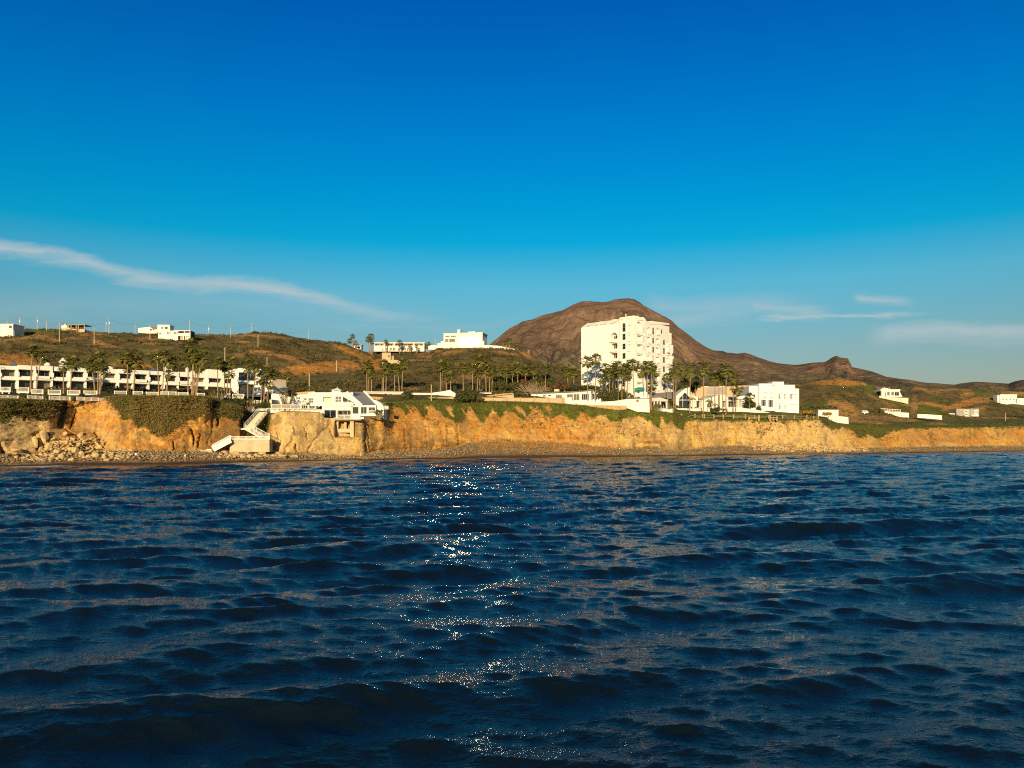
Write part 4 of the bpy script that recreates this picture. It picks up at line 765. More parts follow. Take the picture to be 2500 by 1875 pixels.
# left wing, low
mb = MB(); fh.poly(mb, [(718, 966), (728, 963.5), (752, 963), (752, 959), (770, 957), (770, 990), (712, 990)], 3.1, 9); mb.build('left_wing', 'stucco', hs_)
mb = MB(); fh.poly(mb, [(720, 959), (735, 957), (768, 954.5), (768, 958), (752, 958.5), (752, 963), (728, 963.3)], 6, 7); mb.build('stone_parapet', 'stone', hs_)
t_ = root_at(fh, 690, 996, 'garden_wall', 'tall white sloping garden wall between the annex and the cliff house terrace', 'wall')
mb = MB(); fh.poly(mb, [(662, 962), (668, 960.5), (690, 963), (717, 973), (717, 992), (662, 997)], 8, 8.6); mb.build('wall_panel', 'stucco', t_)
mb = MB(); fh.poly(mb, [(658, 976), (663, 975), (664, 1000), (658, 1002)], 2.0, 7.9); mb.build('end_pier', 'cream', t_)
# terrace in front of the left wing
ft = Frame(655, 199, 790, 205.5)
t_ = root_at(ft, 720, 1008, 'house_terrace', 'long white terrace with baluster railing left of the cliff house, above the pale rock', 'terrace')
mb = MB(); ft.poly(mb, [(660, 999), (787, 999), (787, 1011), (770, 1010), (740, 1009.5), (700, 1008), (672, 1007.5), (662, 1008)], 0, 1.0); mb.build('retaining_wall', 'stucco', t_)
mb = MB(); ft.pbox(mb, 659, 787, 998, 999, -.5, 5); 
for k in range(9): ft.pbox(mb, 668 + k * 12, 669.5 + k * 12, 999.1, 1001, -.45, -.02)
mb.build('terrace_slab', 'paint', t_)
balustrade(ft, t_, ft.s(662), ft.s(733), ft.z(700, 998) , 1.08, -.3, name='railing', step=.2, bay=2.4); balustrade(ft, t_, ft.s(734), ft.s(770), ft.z(750, 998), 1.0, -.3, name='railing', mat='paint', step=.45)
mb = MB(); mb.bar(P(767, 998, 205), P(786, 989, 206), .12); mb.bar(P(767, 990, 205), P(786, 982, 206), .1); mb.build('stair_rail', 'paint', t_)
# satellite-like round grill dome on the terrace and a small awning
t_ = thing('garden_dome', P(743.5, 988, 214), 'grey round dish standing on the terrace beside the left wing of the cliff house', 'dish')
mb = MB(); c = P(743.5, 982, 214); n = 14
pts0 = [c + Vector((math.cos(2 * math.pi * k / n) * .68, -.12 * math.cos(0), math.sin(2 * math.pi * k / n) * .62)) for k in range(n)]; mb.prism(pts0, [p + Vector((0, .12, 0)) for p in pts0]); mb.build('dish', 'roofpink', t_)
mb = MB(); mb.tube([c + Vector((0, .1, -.7)), c + Vector((0, .1, -.1))], .06); mb.build('stand', 'metal', t_)
# concrete underpinning
fu = Frame(780, 205.6, 900, 205.6)
t_ = root_at(fu, 850, 1110, 'concrete_underpinning', 'raw concrete frame and sprayed base holding up the cliff house', 'foundation')
mb = MB(); fu.pbox(mb, 790, 882, 1023.2, 1026, -.9, 9); mb.build('deck_slab', 'greyconc', t_)
for a_, b_, bt in ((817.5, 826, 1070), (854.5, 863.5, 1068), (840, 846, 1060)):
    mb = MB(); fu.pbox(mb, a_, b_, 1026.1, bt, 0.2 if b_ < 840 or a_ > 850 else 1.4, 1.2 if b_ < 840 or a_ > 850 else 2.2); mb.build('column', 'concrete', t_)
mb = MB(); fu.pbox(mb, 826.1, 854.4, 1047, 1056, .3, 1.1); mb.build('cross_beam', 'concrete', t_)
mb = MB(); fu.poly(mb, [(814, 1078), (828, 1072), (833, 1073), (835, 1078), (850, 1069), (862, 1071), (872, 1080), (880, 1086), (883, 1118), (812, 1116)], -.5, 4); mb.build('footing', 'concrete', t_)
# water tank on the right flank
t_ = thing('water_tank', P(944, 999, 214), 'small pale cylindrical tank on the green ledge right of the cliff house', 'tank')
mb = MB(); mb.tube([P(939, 995.5, 213), P(949, 995.5, 213)], .55, 12); mb.build('drum', 'cream', t_)
mb = MB(); mb.bar(P(941, 999, 213), P(941, 997, 213), .25); mb.build('saddle', 'greyconc', t_); mb = MB(); mb.bar(P(947, 999, 213), P(947, 997, 213), .25); mb.build('saddle', 'greyconc', t_)
t_ = thing('planter', P(912, 1013, 209), 'white trough hanging with plants under the right windows of the cliff house', 'planter')
mb = MB(); mb.box(P(893, 1013, 210)[0], P(921, 1013, 210)[0], 209.3, 210.2, Z_(1015, 210), Z_(1012, 210)); mb.build('trough', 'paint', t_)

# ================================================================ STAIRS DOWN THE GULLY
def flight(parent, A, Bp, width, name='stair_flight', solid=False):
    A, Bp = Vector(A), Vector(Bp); L_ = (Bp - A); hd = Vector((L_.x, L_.y, 0)).normalized(); side = Vector((-hd.y, hd.x, 0)); n = max(6, int(abs(L_.z) / .2)); mb = MB()
    for k in range(n):
        p = A + L_ * (k + .5) / n; a, b_ = p - side * width / 2, p + side * width / 2; dh = hd * (Vector((L_.x, L_.y, 0)).length / n / 2 * 1.05)
        v = [a - dh, b_ - dh, b_ + dh, a + dh]; z0 = Vector((0, 0, -.16)); mb.hexa([q + z0 for q in v] + v)
    fl = mb.build(name, 'cream', parent)
    for sg in (-1, 1):
        o = side * sg * (width / 2 + .08); mb = MB(); mb.bar(A + o, Bp + o, .1, .3 if not solid else 1.3); mb.build('stringer', 'paint', fl)
        mb = MB(); mb.bar(A + o + Vector((0, 0, 1.05)), Bp + o + Vector((0, 0, 1.05)), .1, .1); mb.bar(A + o + Vector((0, 0, .35)), Bp + o + Vector((0, 0, .35)), .06, .06); r_ = mb.build('handrail', 'paint', fl)
        mb = MB(); m_ = int(L_.length / .42)
        for k in range(m_ + 1):
            p = A + o + L_ * k / m_; w = .045 if k % 5 else .12; mb.bar(p, p + Vector((0, 0, 1.05)), w)
        mb.build('balusters', 'lattice', r_)
t_ = thing('cliff_stair', P(610, 1100, 186), 'white zigzag stairway with railings running down the green gully to the beach', 'stairway')
flight(t_, P(645, 1005, 207), P(609, 1046, 196), 2.6)
mb = MB(); mb.box(X_(594, 195), X_(618, 195), 193.2, 196.5, Z_(1049, 195), Z_(1046.5, 195)); mb.build('landing', 'paint', t_)
flight(t_, P(607, 1048, 193.5), P(650, 1072, 188.5), 1.7)
flight(t_, P(562, 1074, 186.0), P(519, 1096.5, 184.4), 1.7, solid=True)
mb = MB(); mb.box(X_(509, 184), X_(520, 184), 183.0, 185.6, Z_(1098.5, 184), Z_(1096.6, 184)); mb.build('foot_slab', 'paint', t_)
t_ = thing('retaining_platform', P(610, 1100, 186), 'tan concrete retaining wall with a white railed landing between the stair flights, above the beach', 'retaining wall')
fp = Frame(562, 186.6, 659, 187.4)
mb = MB(); fp.poly(mb, [(563, 1073), (657.5, 1073), (658, 1103), (560, 1105)], 0, 3.5); mb.build('retaining_wall', 'concrete', t_)
mb = MB(); fp.pbox(mb, 561.5, 659, 1071.6, 1073.1, -.25, 3.8); mb.build('landing_slab', 'paint', t_)
balustrade(fp, t_, fp.s(563), fp.s(658), fp.z(610, 1071.6), .62, -.1, step=.2, bay=1.7)
mb = MB(); fp.pbox(mb, 655.5, 657.5, 1058, 1071.5, 0, .25); mb.build('lamp_post', 'paint', t_)
t_ = thing('concrete_ramp', P(505, 1112, 182), 'low tan concrete block at the foot of the stair, dark on its right side', 'block')
fr_ = Frame(477, 182, 520, 183.5); mb = MB(); fr_.poly(mb, [(486, 1098.3), (518.5, 1098.3), (519, 1112.5), (476, 1113)], 0, 4); mb.build('block', 'concrete', t_)
# ================================================================ LOW BUILDINGS AND WALLS, MIDDLE
def wallthing(name, label, cat, fr, outline, d0, d1, mat, group=None, part='wall_panel', piers=None, pm_='stone'):
    px = sum(p[0] for p in outline) / len(outline); py = max(p[1] for p in outline); ym = sum(p[1] for p in outline) / len(outline); outline = [(p[0], p[1] + (4 if p[1] > ym else 0)) for p in outline]
    t = root_at(fr, px, py, name, label, cat, group, d0); mb = MB(); fr.poly(mb, outline, d0, d1); mb.build(part, mat, t)
    for p_ in piers or []:
        mb = MB(); fr.pbox(mb, p_ - 1.2, p_ + 1.2, min(q[1] for q in outline) - .4, py, d0 - .2, d1 + .1); mb.build('pier', pm_, t)
    return t
f1 = Frame(890, 252, 1112, 256)
t_ = wallthing('low_house', 'long low flat-roofed cream house behind the stone wall, just right of the cliff house', 'house', f1, [(893, 958.5), (985, 957.5), (985, 970), (893, 972)], 0, 7, 'cream', part='wall')
mb = MB(); f1.pbox(mb, 891, 987, 956.2, 958.3, -.5, 7.5); mb.build('roof', 'stucco', t_)
mb = MB(); f1.pbox(mb, 938, 986, 954.9, 956.1, 1, 6); mb.build('roof_panel', 'roofgrey', t_)
for a_, b_ in ((905, 911), (925, 931), (950, 958)): pwin(f1, t_, a_, b_, 961, 966, nm=2)
t_ = wallthing('low_house', 'bright white low house wall with a small gable, behind the tan wall left of centre', 'house', f1, [(1003, 959), (1052, 959.5), (1080, 955.5), (1099, 952), (1106, 957), (1112, 960), (1112, 975), (1003, 975)], -1, 6, 'stucco', part='wall')
for a_, b_ in ((1030, 1038), (1062, 1070)): pwin(f1, t_, a_, b_, 963, 968, d=-1.04, nm=2)
t_ = wallthing('low_house', 'tiny white cottage end showing right of the dark round bush', 'house', Frame(1165, 268, 1205, 268), [(1172, 958), (1200, 958.5), (1200, 970), (1172, 970)], 0, 5, 'stucco', part='wall')
mb = MB(); Frame(1165, 268, 1205, 268).pbox(mb, 1170, 1202, 957, 957.9, -.3, 5.3); mb.build('roof', 'roofblue', t_)
f2 = Frame(905, 241, 1325, 258)
wallthing('boundary_wall', 'rough tan stone wall under the low cream house right of the cliff house', 'wall', f2, [(906, 968), (940, 970), (985, 971), (985, 980), (940, 979), (912, 975)], 0, .5, 'stone')
wallthing('boundary_wall', 'tan stone wall with a dark pole, between the two round bushes', 'wall', f2, [(1046, 970.5), (1108, 970), (1108, 981), (1046, 981)], 0, .5, 'sand', piers=[1060, 1078])
t_ = wallthing('boundary_wall', 'long tan garden wall with piers below the windowed white pavilion', 'wall', f2, [(1160, 972), (1180, 970.5), (1382, 972), (1382, 984), (1240, 984.5), (1168, 983)], 0, .5, 'sand', piers=[1172, 1204, 1237, 1271, 1305, 1340, 1375])
t_ = wallthing('shed', 'flat tan tiled-roof shed left of the windowed white pavilion', 'shed', Frame(1180, 262, 1255, 264), [(1188, 966), (1250, 960), (1254, 962), (1254, 972), (1186, 972)], 0, 5, 'sand', part='wall')
mb = MB(); f_ = Frame(1180, 262, 1255, 264); f_.poly(mb, [(1186, 968), (1210, 962.5), (1252, 959), (1254, 961.5), (1212, 966), (1188, 970)], -.6, 6); mb.build('roof', 'stone', t_)
# windowed pavilion
f3 = Frame(1246, 276, 1418, 268); t_ = root_at(f3, 1340, 980, 'garden_pavilion', 'single-storey white pavilion with tall curtained windows and a thin flat roof below the hotel', 'pavilion')
mb = MB(); f3.poly(mb, [(1248, 964), (1418, 956.5), (1418, 981), (1248, 981)], 0, 8); mb.build('wall', 'stucco', t_)
mb = MB(); f3.poly(mb, [(1246, 962), (1418, 954.3), (1418, 956.4), (1246, 964)], -.6, 9); mb.build('roof', 'roofgrey', t_)
for a_, b_, tp, bt, n_ in ((1300, 1314, 966, 969, 2), (1325, 1333, 964.5, 968.5, 1), (1338, 1346, 964, 968, 1), (1357, 1372, 963.5, 973, 3)): pwin(f3, t_, a_, b_, tp, bt, nm=n_, mat='glass' if n_ < 2 else 'curtain')
pwin(f3, t_, 1384, 1399, 962, 977.5, nm=2, mat='curtain'); pwin(f3, t_, 1400, 1415, 961.5, 977.5, nm=2, mat='curtain')
mb = MB(); f3.pbox(mb, 1353, 1364, 950.5, 955.5, 3, 4.4); mb.build('roof_vent', 'cream', t_)
f3b = Frame(1418, 268, 1468, 265.5)
mb = MB(); f3b.poly(mb, [(1418, 956), (1446, 953.5), (1467, 957), (1467, 982), (1418, 982)], 0.003, 8); mb.build('wall', 'stucco', t_)
mb = MB(); f3b.poly(mb, [(1417, 954.3), (1446, 951.2), (1470, 955), (1470, 957.2), (1446, 953.4), (1417, 956)], -.5, 9); mb.build('roof', 'roofgrey', t_)
pwin(f3b, t_, 1420, 1438, 961.5, 976.5, nm=4); pwin(f3b, t_, 1443.5, 1463, 962, 977, nm=5)
wallthing('boundary_wall', 'dark grey-brown screen wall at the right end of the windowed pavilion roof', 'wall', Frame(1440, 268, 1480, 268), [(1436, 951.5), (1475, 949.5), (1475, 962), (1470, 962)], 0, .5, 'sand')
f4 = Frame(1380, 260, 1588, 263)
t_ = wallthing('retaining_wall', 'long bright white retaining wall stepping up to a block, above the green cliff top', 'wall', f4, [(1380, 971), (1396, 970), (1396, 979), (1468, 981), (1500, 979), (1530, 974.5), (1585, 973), (1586, 1003), (1555, 1001), (1530, 992), (1525, 990), (1480, 989), (1380, 987)], 0, 2.5, 'stucco')
mb = MB(); f4.poly(mb, [(1400, 987.5), (1530, 990.5), (1530, 999), (1500, 1003), (1475, 998), (1455, 1001), (1430, 1000), (1400, 992)], -.5, -.02); mb.build('stone_footing', 'stone', t_)
mb = MB(); f4.pbox(mb, 1553.5, 1559.5, 975.5, 981, -.08, -.01); mb.build('wall_sign', 'tile', t_)
mb = MB(); f4.pbox(mb, 1528, 1588, 972.2, 973.2, -.2, 3); mb.build('coping', 'roofgrey', t_)
# patio furniture specks on that wall: white chairs
def chair(loc, lab, grp):
    t = thing('patio_chair', loc, lab, 'chair', grp); x, y, z = loc
    mb = MB(); mb.box(x - .25, x + .25, y - .25, y + .25, z + .4, z + .46); mb.build('seat', 'paint', t)
    mb = MB(); mb.box(x - .25, x + .25, y + .2, y + .26, z + .46, z + .95); mb.build('backrest', 'paint', t)
    for dx in (-.22, .22):
        for dy in (-.22, .22): mb = MB(); mb.box(x + dx - .03, x + dx + .03, y + dy - .03, y + dy + .03, z, z + .4); mb.build('leg', 'paint', t)
for px in (1449, 1459): chair(P(px, 981, 261.8), 'white patio chair on the terrace under the right corner windows of the pavilion', 'white chairs outside the windowed pavilion')

# ================================================================ HOTEL TOWER
HOT = []
ht = thing('hotel_tower', P(1540, 965, 266), 'tall white hotel tower of nine floors with arched balcony bays, standing before the mountain', 'hotel')
fl_ = Frame(1419, 283, 1512, 272); fm_ = Frame(1512, 269.5, 1547, 264.6); fr2 = Frame(1547, 264.9, 1576, 269.5); fs_ = Frame(1574, 272, 1640, 286)
def hz(f, px, py): return f.z(px, py)
HB = 966
# left plain wing with sloped skylight slots near the top and one balcony column on its right
wl = MB(); zt0 = hz(fl_, 1450, 786); zb0 = hz(fl_, 1450, 975)
A = lambda px: fl_.s(px)
cols_l = [(A(1490.5), A(1507.5))]
ops = []
for top_, bot_, ar in ((812, 829, True), (838, 853, False), (861.5, 876.5, False), (885.5, 900, False), (908, 924, False), (931, 948, False)):
    ops.append((A(1490.5), A(1507.5), hz(fl_, 1499, bot_), hz(fl_, 1499, top_), ar))
panel(wl, fl_, 0, A(1512), zb0, hz(fl_, 1490, 792), 0, 2.0, ops)
wl.build('left_wing_wall', 'hotelwhite', ht)
mb = MB(); fl_.hexa(mb, .02, A(1512) - .02, 2.01, 13, zb0, hz(fl_, 1490, 793)); mb.build('left_wing_block', 'hotelwhite', ht)
# slanted attic above the left wing: a sloping skin with stepped ribs
mb = MB(); z1, z2 = hz(fl_, 1460, 799), hz(fl_, 1460, 784)
mb.prism([fl_.pt(A(1420), 0.0, hz(fl_, 1425, 798)), fl_.pt(A(1512), 0.0, hz(fl_, 1505, 792.2)), fl_.pt(A(1512) + .3, 3.2, hz(fl_, 1505, 776)), fl_.pt(A(1420), 3.2, hz(fl_, 1425, 787))],
         [fl_.pt(A(1420), 0.3, hz(fl_, 1425, 798) - .4), fl_.pt(A(1512), 0.3, hz(fl_, 1505, 792.2) - .4), fl_.pt(A(1512) + .3, 12, hz(fl_, 1505, 776) - .4), fl_.pt(A(1420), 12, hz(fl_, 1425, 787) - .4)]); mb.build('attic_slope', 'hotelwhite', ht)
def slope_pt(px, t, up=.03):
    zb_ = np.interp(px, [1425, 1505], [hz(fl_, 1425, 798), hz(fl_, 1505, 792.2)]); zt_ = np.interp(px, [1425, 1505], [hz(fl_, 1425, 787), hz(fl_, 1505, 776)])
    return Vector(fl_.pt(A(px), 3.2 * t, zb_ + (zt_ - zb_) * t + up))
for k, (xa, xb, w_) in enumerate(((1431, 1443, 3.0), (1452, 1462, 2.2), (1463, 1473, 2.4), (1474, 1485, 2.6), (1486, 1500, 4.0))):
    q = [slope_pt(xa, .04), slope_pt(xa + w_, .04), slope_pt(xb + w_, .86), slope_pt(xb, .86)]
    mb = MB(); mb.prism(q, [v + Vector((0, 0, -.25)) for v in q]); sk = mb.build('skylight_slot', 'roofpink' if k % 2 else 'sand', ht)
    q = [slope_pt(xa + w_ * .1, .05, .06), slope_pt(xa + w_ * .9, .05, .06), slope_pt(xa + w_ * 1.0 + 1.3, .25, .06), slope_pt(xa + w_ * .3 + 1.3, .25, .06)]
    mb = MB(); mb.prism(q, [v + Vector((0, 0, -.02)) for v in q]); mb.build('pane', 'glass', sk)
for xa, xb, tp in ((1419, 1450, 786.5), (1450, 1482, 782), (1482, 1512, 777)):
    mb = MB(); a, b2 = A(xa), A(xb); fl_.hexa(mb, a, b2, 3.3 + .02 * xa % .1, 12, hz(fl_, (xa + xb) / 2, 797), hz(fl_, xa, tp + .5), None, hz(fl_, xb, tp - 1.2)); mb.build('parapet', 'hotelwhite', ht)
for top_, bot_ in ((829, 0), (853, 0), (876.5, 0), (900, 0), (924, 0)):
    mb = MB(); zz = hz(fl_, 1499, top_); fl_.hexa(mb, A(1490), A(1508), -.55, -.003, zz - .9, zz + .12); mb.build('balcony', 'hotelwhite', ht)
for o in ops:
    w = window(fl_, ht, o[0] + .15, o[0] + (o[1] - o[0]) * .55, o[2] + .02, o[3] - (.9 if o[4] else .15), 1.9, nm=2, fm='paint', name='balcony_door')
# middle face: two arched bays
def bay_face(f, pa, pb, top, bot, bays, thick=1.5, nm='wall', deep=9, topmat='hotelwhite'):
    """bays: list of (px0, px1, [(top, bot, arched, kind)])"""
    ops = []
    for b0, b1, lst in bays:
        for (tp, bt, ar, kind) in lst: ops.append((f.s(b0), f.s(b1), f.z((b0 + b1) / 2, bt), f.z((b0 + b1) / 2, tp), ar))
    mb = MB(); pm = (pa + pb) / 2; panel(mb, f, f.s(pa), f.s(pb), f.z(pm, bot), f.z(pm, top), 0, thick, ops); mb.build(nm, 'hotelwhite', ht)
    mb = MB(); f.hexa(mb, f.s(pa) + .02, f.s(pb) - .02, thick + .01, deep, f.z(pm, bot), f.z(pm, top) - .02); mb.build('inner_block', 'hotelwhite', ht)
    for b0, b1, lst in bays:
        for (tp, bt, ar, kind) in lst:
            pmb = (b0 + b1) / 2; a, b2 = f.s(b0), f.s(b1); lo, hi = f.z(pmb, bt), f.z(pmb, tp)
            if kind == 'w': window(f, ht, a + .02, b2 - .02, lo + .02, hi - .02, .14, nm=1, nh=1, fm='paint', arched=ar, fw=.03)
            elif kind == 'c': window(f, ht, a + .02, b2 - .02, lo + .02, hi - .02, .14, nm=2, nh=1, mat='curtain', fm='paint', arched=ar)
            elif kind == 'b':      # balcony: door at the back, parapet in front
                window(f, ht, a + 1.22, a + 1.22 + (b2 - a) * .36, lo + .05, hi - (.9 if ar else .2), thick - .08, nm=2, fm='paint', name='balcony_door')
                mb = MB(); f.hexa(mb, a - .12, b2 + .12, -.35, -.003, lo - .85, lo + .35); mb.build('balcony', 'hotelwhite', ht)
            elif kind == 's':      # shadow slot of a shallow side balcony
                mb = MB(); f.hexa(mb, a - .05, b2 + .05, -.25, -.003, lo - .5, lo + .05); mb.build('sill', 'hotelwhite', ht)
FLR = [838, 861.5, 885, 908, 931]
bay_face(fm_, 1512, 1547, 773, 975, [
    (1519, 1527, [(789, 810, True, 'w'), (815, 830, False, 'w'), (839, 853, False, 'w'), (862, 876, False, 'w'), (886, 900, True, 'w'), (910, 924, False, 'c'), (934, 944, False, 'w')]),
    (1533, 1541.5, [(792, 809, True, 's'), (817, 830, False, 's'), (841, 854, False, 's'), (864, 877, True, 's'), (888, 900, False, 's'), (912, 924, False, 's'), (936, 948, False, 's')])], thick=1.3, deep=1.9, nm='centre_wall')
mb = MB(); fm_.poly(mb, [(1512, 776.5), (1547, 771.6), (1547, 776), (1512, 780)], -.15, 1.8); mb.build('parapet', 'hotelwhite', ht)
bay_face(fr2, 1547, 1575, 775, 975, [
    (1549, 1567.5, [(785, 811, True, 'b'), (819, 834.5, False, 'b'), (842, 857.5, False, 'b'), (866, 881, False, 'b'), (889, 904, False, 'b'), (912, 927, False, 'b'), (935, 950, False, 'b')]),
    (1571.5, 1574, [(800, 813, False, 'w'), (821, 837, False, 'w'), (844, 857, False, 'w')])], thick=1.1, deep=1.7, nm='right_centre_wall')
mb = MB(); fz_ = Frame(1515, 272.5, 1572, 272.5); fz_.pbox(mb, 1517, 1572, 774.5, 975, 0, 14); mb.build('core_block', 'hotelwhite', ht)
# teal arched glazing at the top bay
a_, b_ = fr2.s(1549.5), fr2.s(1557); window(fr2, ht, a_, b_, fr2.z(1555, 810.5), fr2.z(1555, 788), .35, nm=3, nh=1, fm='paint', arched=True)
mb = MB(); fr2.poly(mb, [(1547, 771.6), (1573.5, 776), (1573.5, 783), (1547, 780)], -.2, 1.6); mb.build('parapet', 'hotelwhite', ht)
bay_face(fs_, 1575, 1634, 791, 975, [
    (1580, 1588, [(799, 814, True, 's'), (823, 836, False, 's'), (845, 858, False, 's'), (868, 880, True, 's'), (892, 904, False, 's'), (914, 926, False, 's'), (938, 950, False, 's')]),
    (1593, 1597.5, [(800, 817, True, 'w'), (825, 839, False, 'w'), (847, 861, False, 'w'), (870, 882, False, 'c'), (894, 906, False, 'w'), (918, 930, False, 'c')]),
    (1602.5, 1610, [(801, 815, True, 's'), (827, 838, False, 's'), (849, 861, False, 's'), (872, 884, False, 's'), (895, 907, False, 's'), (918, 929, False, 's'), (939, 951, False, 's')]),
    (1614, 1618, [(804, 815, True, 'w')]),
    (1619, 1624, [(829, 842, True, 'w'), (850, 864, False, 'w'), (872, 886, False, 'w'), (894.5, 908.5, False, 'w'), (917, 930, False, 'c'), (939, 953, False, 'w')]),
    (1628, 1633, [(834, 843, True, 's'), (852, 864, False, 's'), (874, 886, False, 's'), (897, 909, False, 's'), (920, 932, False, 's')])], thick=.8, deep=9, nm='right_wing_wall')
mb = MB(); fs_.poly(mb, [(1575, 783), (1592, 786.5), (1592, 783.5), (1634, 789.5), (1634, 793), (1575, 791)], -.1, 8.5); mb.build('parapet', 'hotelwhite', ht)
# stepped right edge: outer bays lower down
f5 = Frame(1633, 288, 1649, 291)
for k, (xa, xb, tp, bt) in enumerate(((1633, 1639.5, 813, 841), (1633, 1643.5, 842, 862), (1633, 1641, 862, 868), (1633, 1644.5, 869, 876), (1633, 1642, 876, 890), (1633, 1644.5, 891, 898), (1633, 1643, 898, 962))):
    mb = MB(); f5.pbox(mb, xa, xb, tp, bt, -1.5 - .05 * k, 6); mb.build('side_bay', 'hotelwhite', ht)
for (px, tp, bt, w) in ((1527.0, 757 + 9.5, 773, .25), (1559, 770.8, 774, .1), (1577, 780, 784, .1)):
    mb = MB(); f = fm_ if px < 1547 else fr2; f.pbox(mb, px - .5, px + .5, tp, bt, 2, 2.4); mb.build('roof_mast', 'cream', ht)
# projecting diagonal arch hoods
for f, xa, xb, tp, bt in ((fm_, 1534, 1545, 863, 878), (fr2, 1567, 1574.5, 868, 882), (fs_, 1583, 1590, 872, 882), (fs_, 1625, 1632, 848, 862)):
    mb = MB(); n = 6; c = (f.s(xb), f.z(xb, bt)); rx = f.s(xb) - f.s(xa); rz_ = f.z(xa, tp) - f.z(xa, bt)
    pts = [(c[0] - rx * math.cos(t), c[1] + rz_ * math.sin(t)) for t in [math.pi / 2 * k / n for k in range(n + 1)]] + [c]
    mb.prism([f.pt(s, -.9, z) for s, z in pts], [f.pt(s, -.01, z) for s, z in pts]); mb.build('arch_hood', 'hotelwhite', ht)
# entrance awning
fw3 = Frame(1545, 264.6, 1578, 264.6); t_ = root_at(fw3, 1560, 960, 'entrance_awning', 'teal green canvas awning at the foot of the hotel tower', 'awning')
mb = MB(); q = [fw3.pt(fw3.s(1549), -1.5, fw3.z(1549, 951)), fw3.pt(fw3.s(1573), -1.5, fw3.z(1573, 952)), fw3.pt(fw3.s(1573), 2, fw3.z(1573, 944.5)), fw3.pt(fw3.s(1549), 2, fw3.z(1549, 944))]
mb.prism([Vector(v) for v in q], [Vector(v) - Vector((0, 0, .08)) for v in q]); fw3.pbox(mb, 1549, 1573, 951.2, 953, -1.55, -1.47); mb.build('canvas', 'teal', t_)
for px in (1550, 1572): mb = MB(); fw3.pbox(mb, px - .5, px + .5, 953, 964, -1.4, -1.2); mb.build('post', 'metal', t_)

# ================================================================ RESTAURANT, GLASS PAVILION, HALLS
f6 = Frame(1586, 271, 1632, 274); t_ = root_at(f6, 1610, 998, 'terrace_restaurant', 'low open restaurant with white columns and dark grey roof behind palms beside the hotel', 'restaurant')
mb = MB(); f6.poly(mb, [(1587, 972), (1612, 970), (1630, 976), (1630, 980), (1587, 980)], -1, 3); mb.build('canopy', 'roofpink', t_)
for px in (1588.5, 1598, 1606, 1613, 1628): mb = MB(); f6.pbox(mb, px - 1, px + 1, 980.1, 998, -.7, -.2); mb.build('column', 'stucco', t_)
mb = MB(); f6.pbox(mb, 1587, 1631, 980, 998, 3.01, 3.3); mb.build('back_wall', 'interior', t_)
for a_, b_ in ((1599, 1605), (1607, 1612), (1614, 1626)): pwin(f6, t_, a_, b_, 982, 996, d=2.9, nm=2)
mb = MB(); f6.poly(mb, [(1590, 961), (1648, 955.5), (1650, 973), (1634, 974), (1612, 969), (1592, 971)], 3.4, 12); mb.build('roof', 'roofgrey', t_)
mb = MB(); f6.poly(mb, [(1580, 962), (1590, 961), (1592, 972), (1580, 972)], 3.2, 6); mb.build('side_wall', 'stucco', t_)
f6b = Frame(1530, 264, 1585, 265)
t_ = wallthing('service_block', 'small white block with a short flue at the hotel foot, behind the long retaining wall', 'building', f6b, [(1532, 963), (1550, 959.5), (1562, 961), (1563, 951), (1580, 958), (1581, 972), (1532, 972)], 0, 4, 'stucco', part='wall')
mb = MB(); f6b.pbox(mb, 1562.6, 1563.6, 948, 951, .5, .9); mb.build('flue', 'stucco', t_)
f7 = Frame(1644, 291, 1745, 292); t_ = root_at(f7, 1672, 997, 'glass_pavilion', 'white pointed-gable pavilion with triangular dark glazing on the lawn', 'pavilion')
mb = MB(); out = [(1648, 996), (1648, 969), (1662, 956), (1673, 948.5), (1685, 945.5), (1686.5, 966), (1693, 968)]
gl = [(1659, 976), (1659, 974), (1672, 959.5), (1684, 971), (1684, 976)]
f7.poly(mb, [(1648, 997), (1648, 969), (1659, 959), (1673, 948.5), (1679, 946.5), (1679, 953), (1672, 958.2), (1657.5, 974), (1657.5, 997)], -.3, 8)
f7.poly(mb, [(1679, 946.5), (1685.5, 945.3), (1686.5, 997), (1684.3, 997), (1684.3, 971), (1672, 958.2), (1679, 953)], -.25, 8); mb.build('gable_wall', 'stucco', t_)
mb = MB(); f7.poly(mb, [(1657.6, 997), (1657.6, 974), (1672, 958.4), (1684.2, 971), (1684.2, 997)], 1.0, 1.1); w_ = mb.build('window', 'glass', t_)
mb = MB(); f7.pbox(mb, 1657.6, 1684.2, 976, 977.3, .8, .98)
for px, tp in ((1667, 963), (1676.5, 963)): f7.pbox(mb, px - .4, px + .4, tp, 997, .85, .97)
mb.build('frame', 'paint', w_)
f8 = Frame(1684, 298, 1832, 311)
t8 = root_at(f8, 1740, 996, 'vaulted_hall', 'low white hall with wavy vaulted roofs and dark openings, right of the glass pavilion', 'hall')
mb = MB(); panel(mb, f8, f8.s(1687), f8.s(1830), f8.z(1750, 997), f8.z(1750, 974), 0, 1.6, [(f8.s(1700), f8.s(1711), f8.z(1705, 995), f8.z(1705, 979.5)), (f8.s(1726), f8.s(1744), f8.z(1735, 995), f8.z(1735, 980), True), (f8.s(1765), f8.s(1774), f8.z(1770, 995), f8.z(1770, 979)), (f8.s(1778), f8.s(1802), f8.z(1790, 994), f8.z(1790, 980), False), (f8.s(1804), f8.s(1811), f8.z(1808, 994), f8.z(1808, 977), True)])
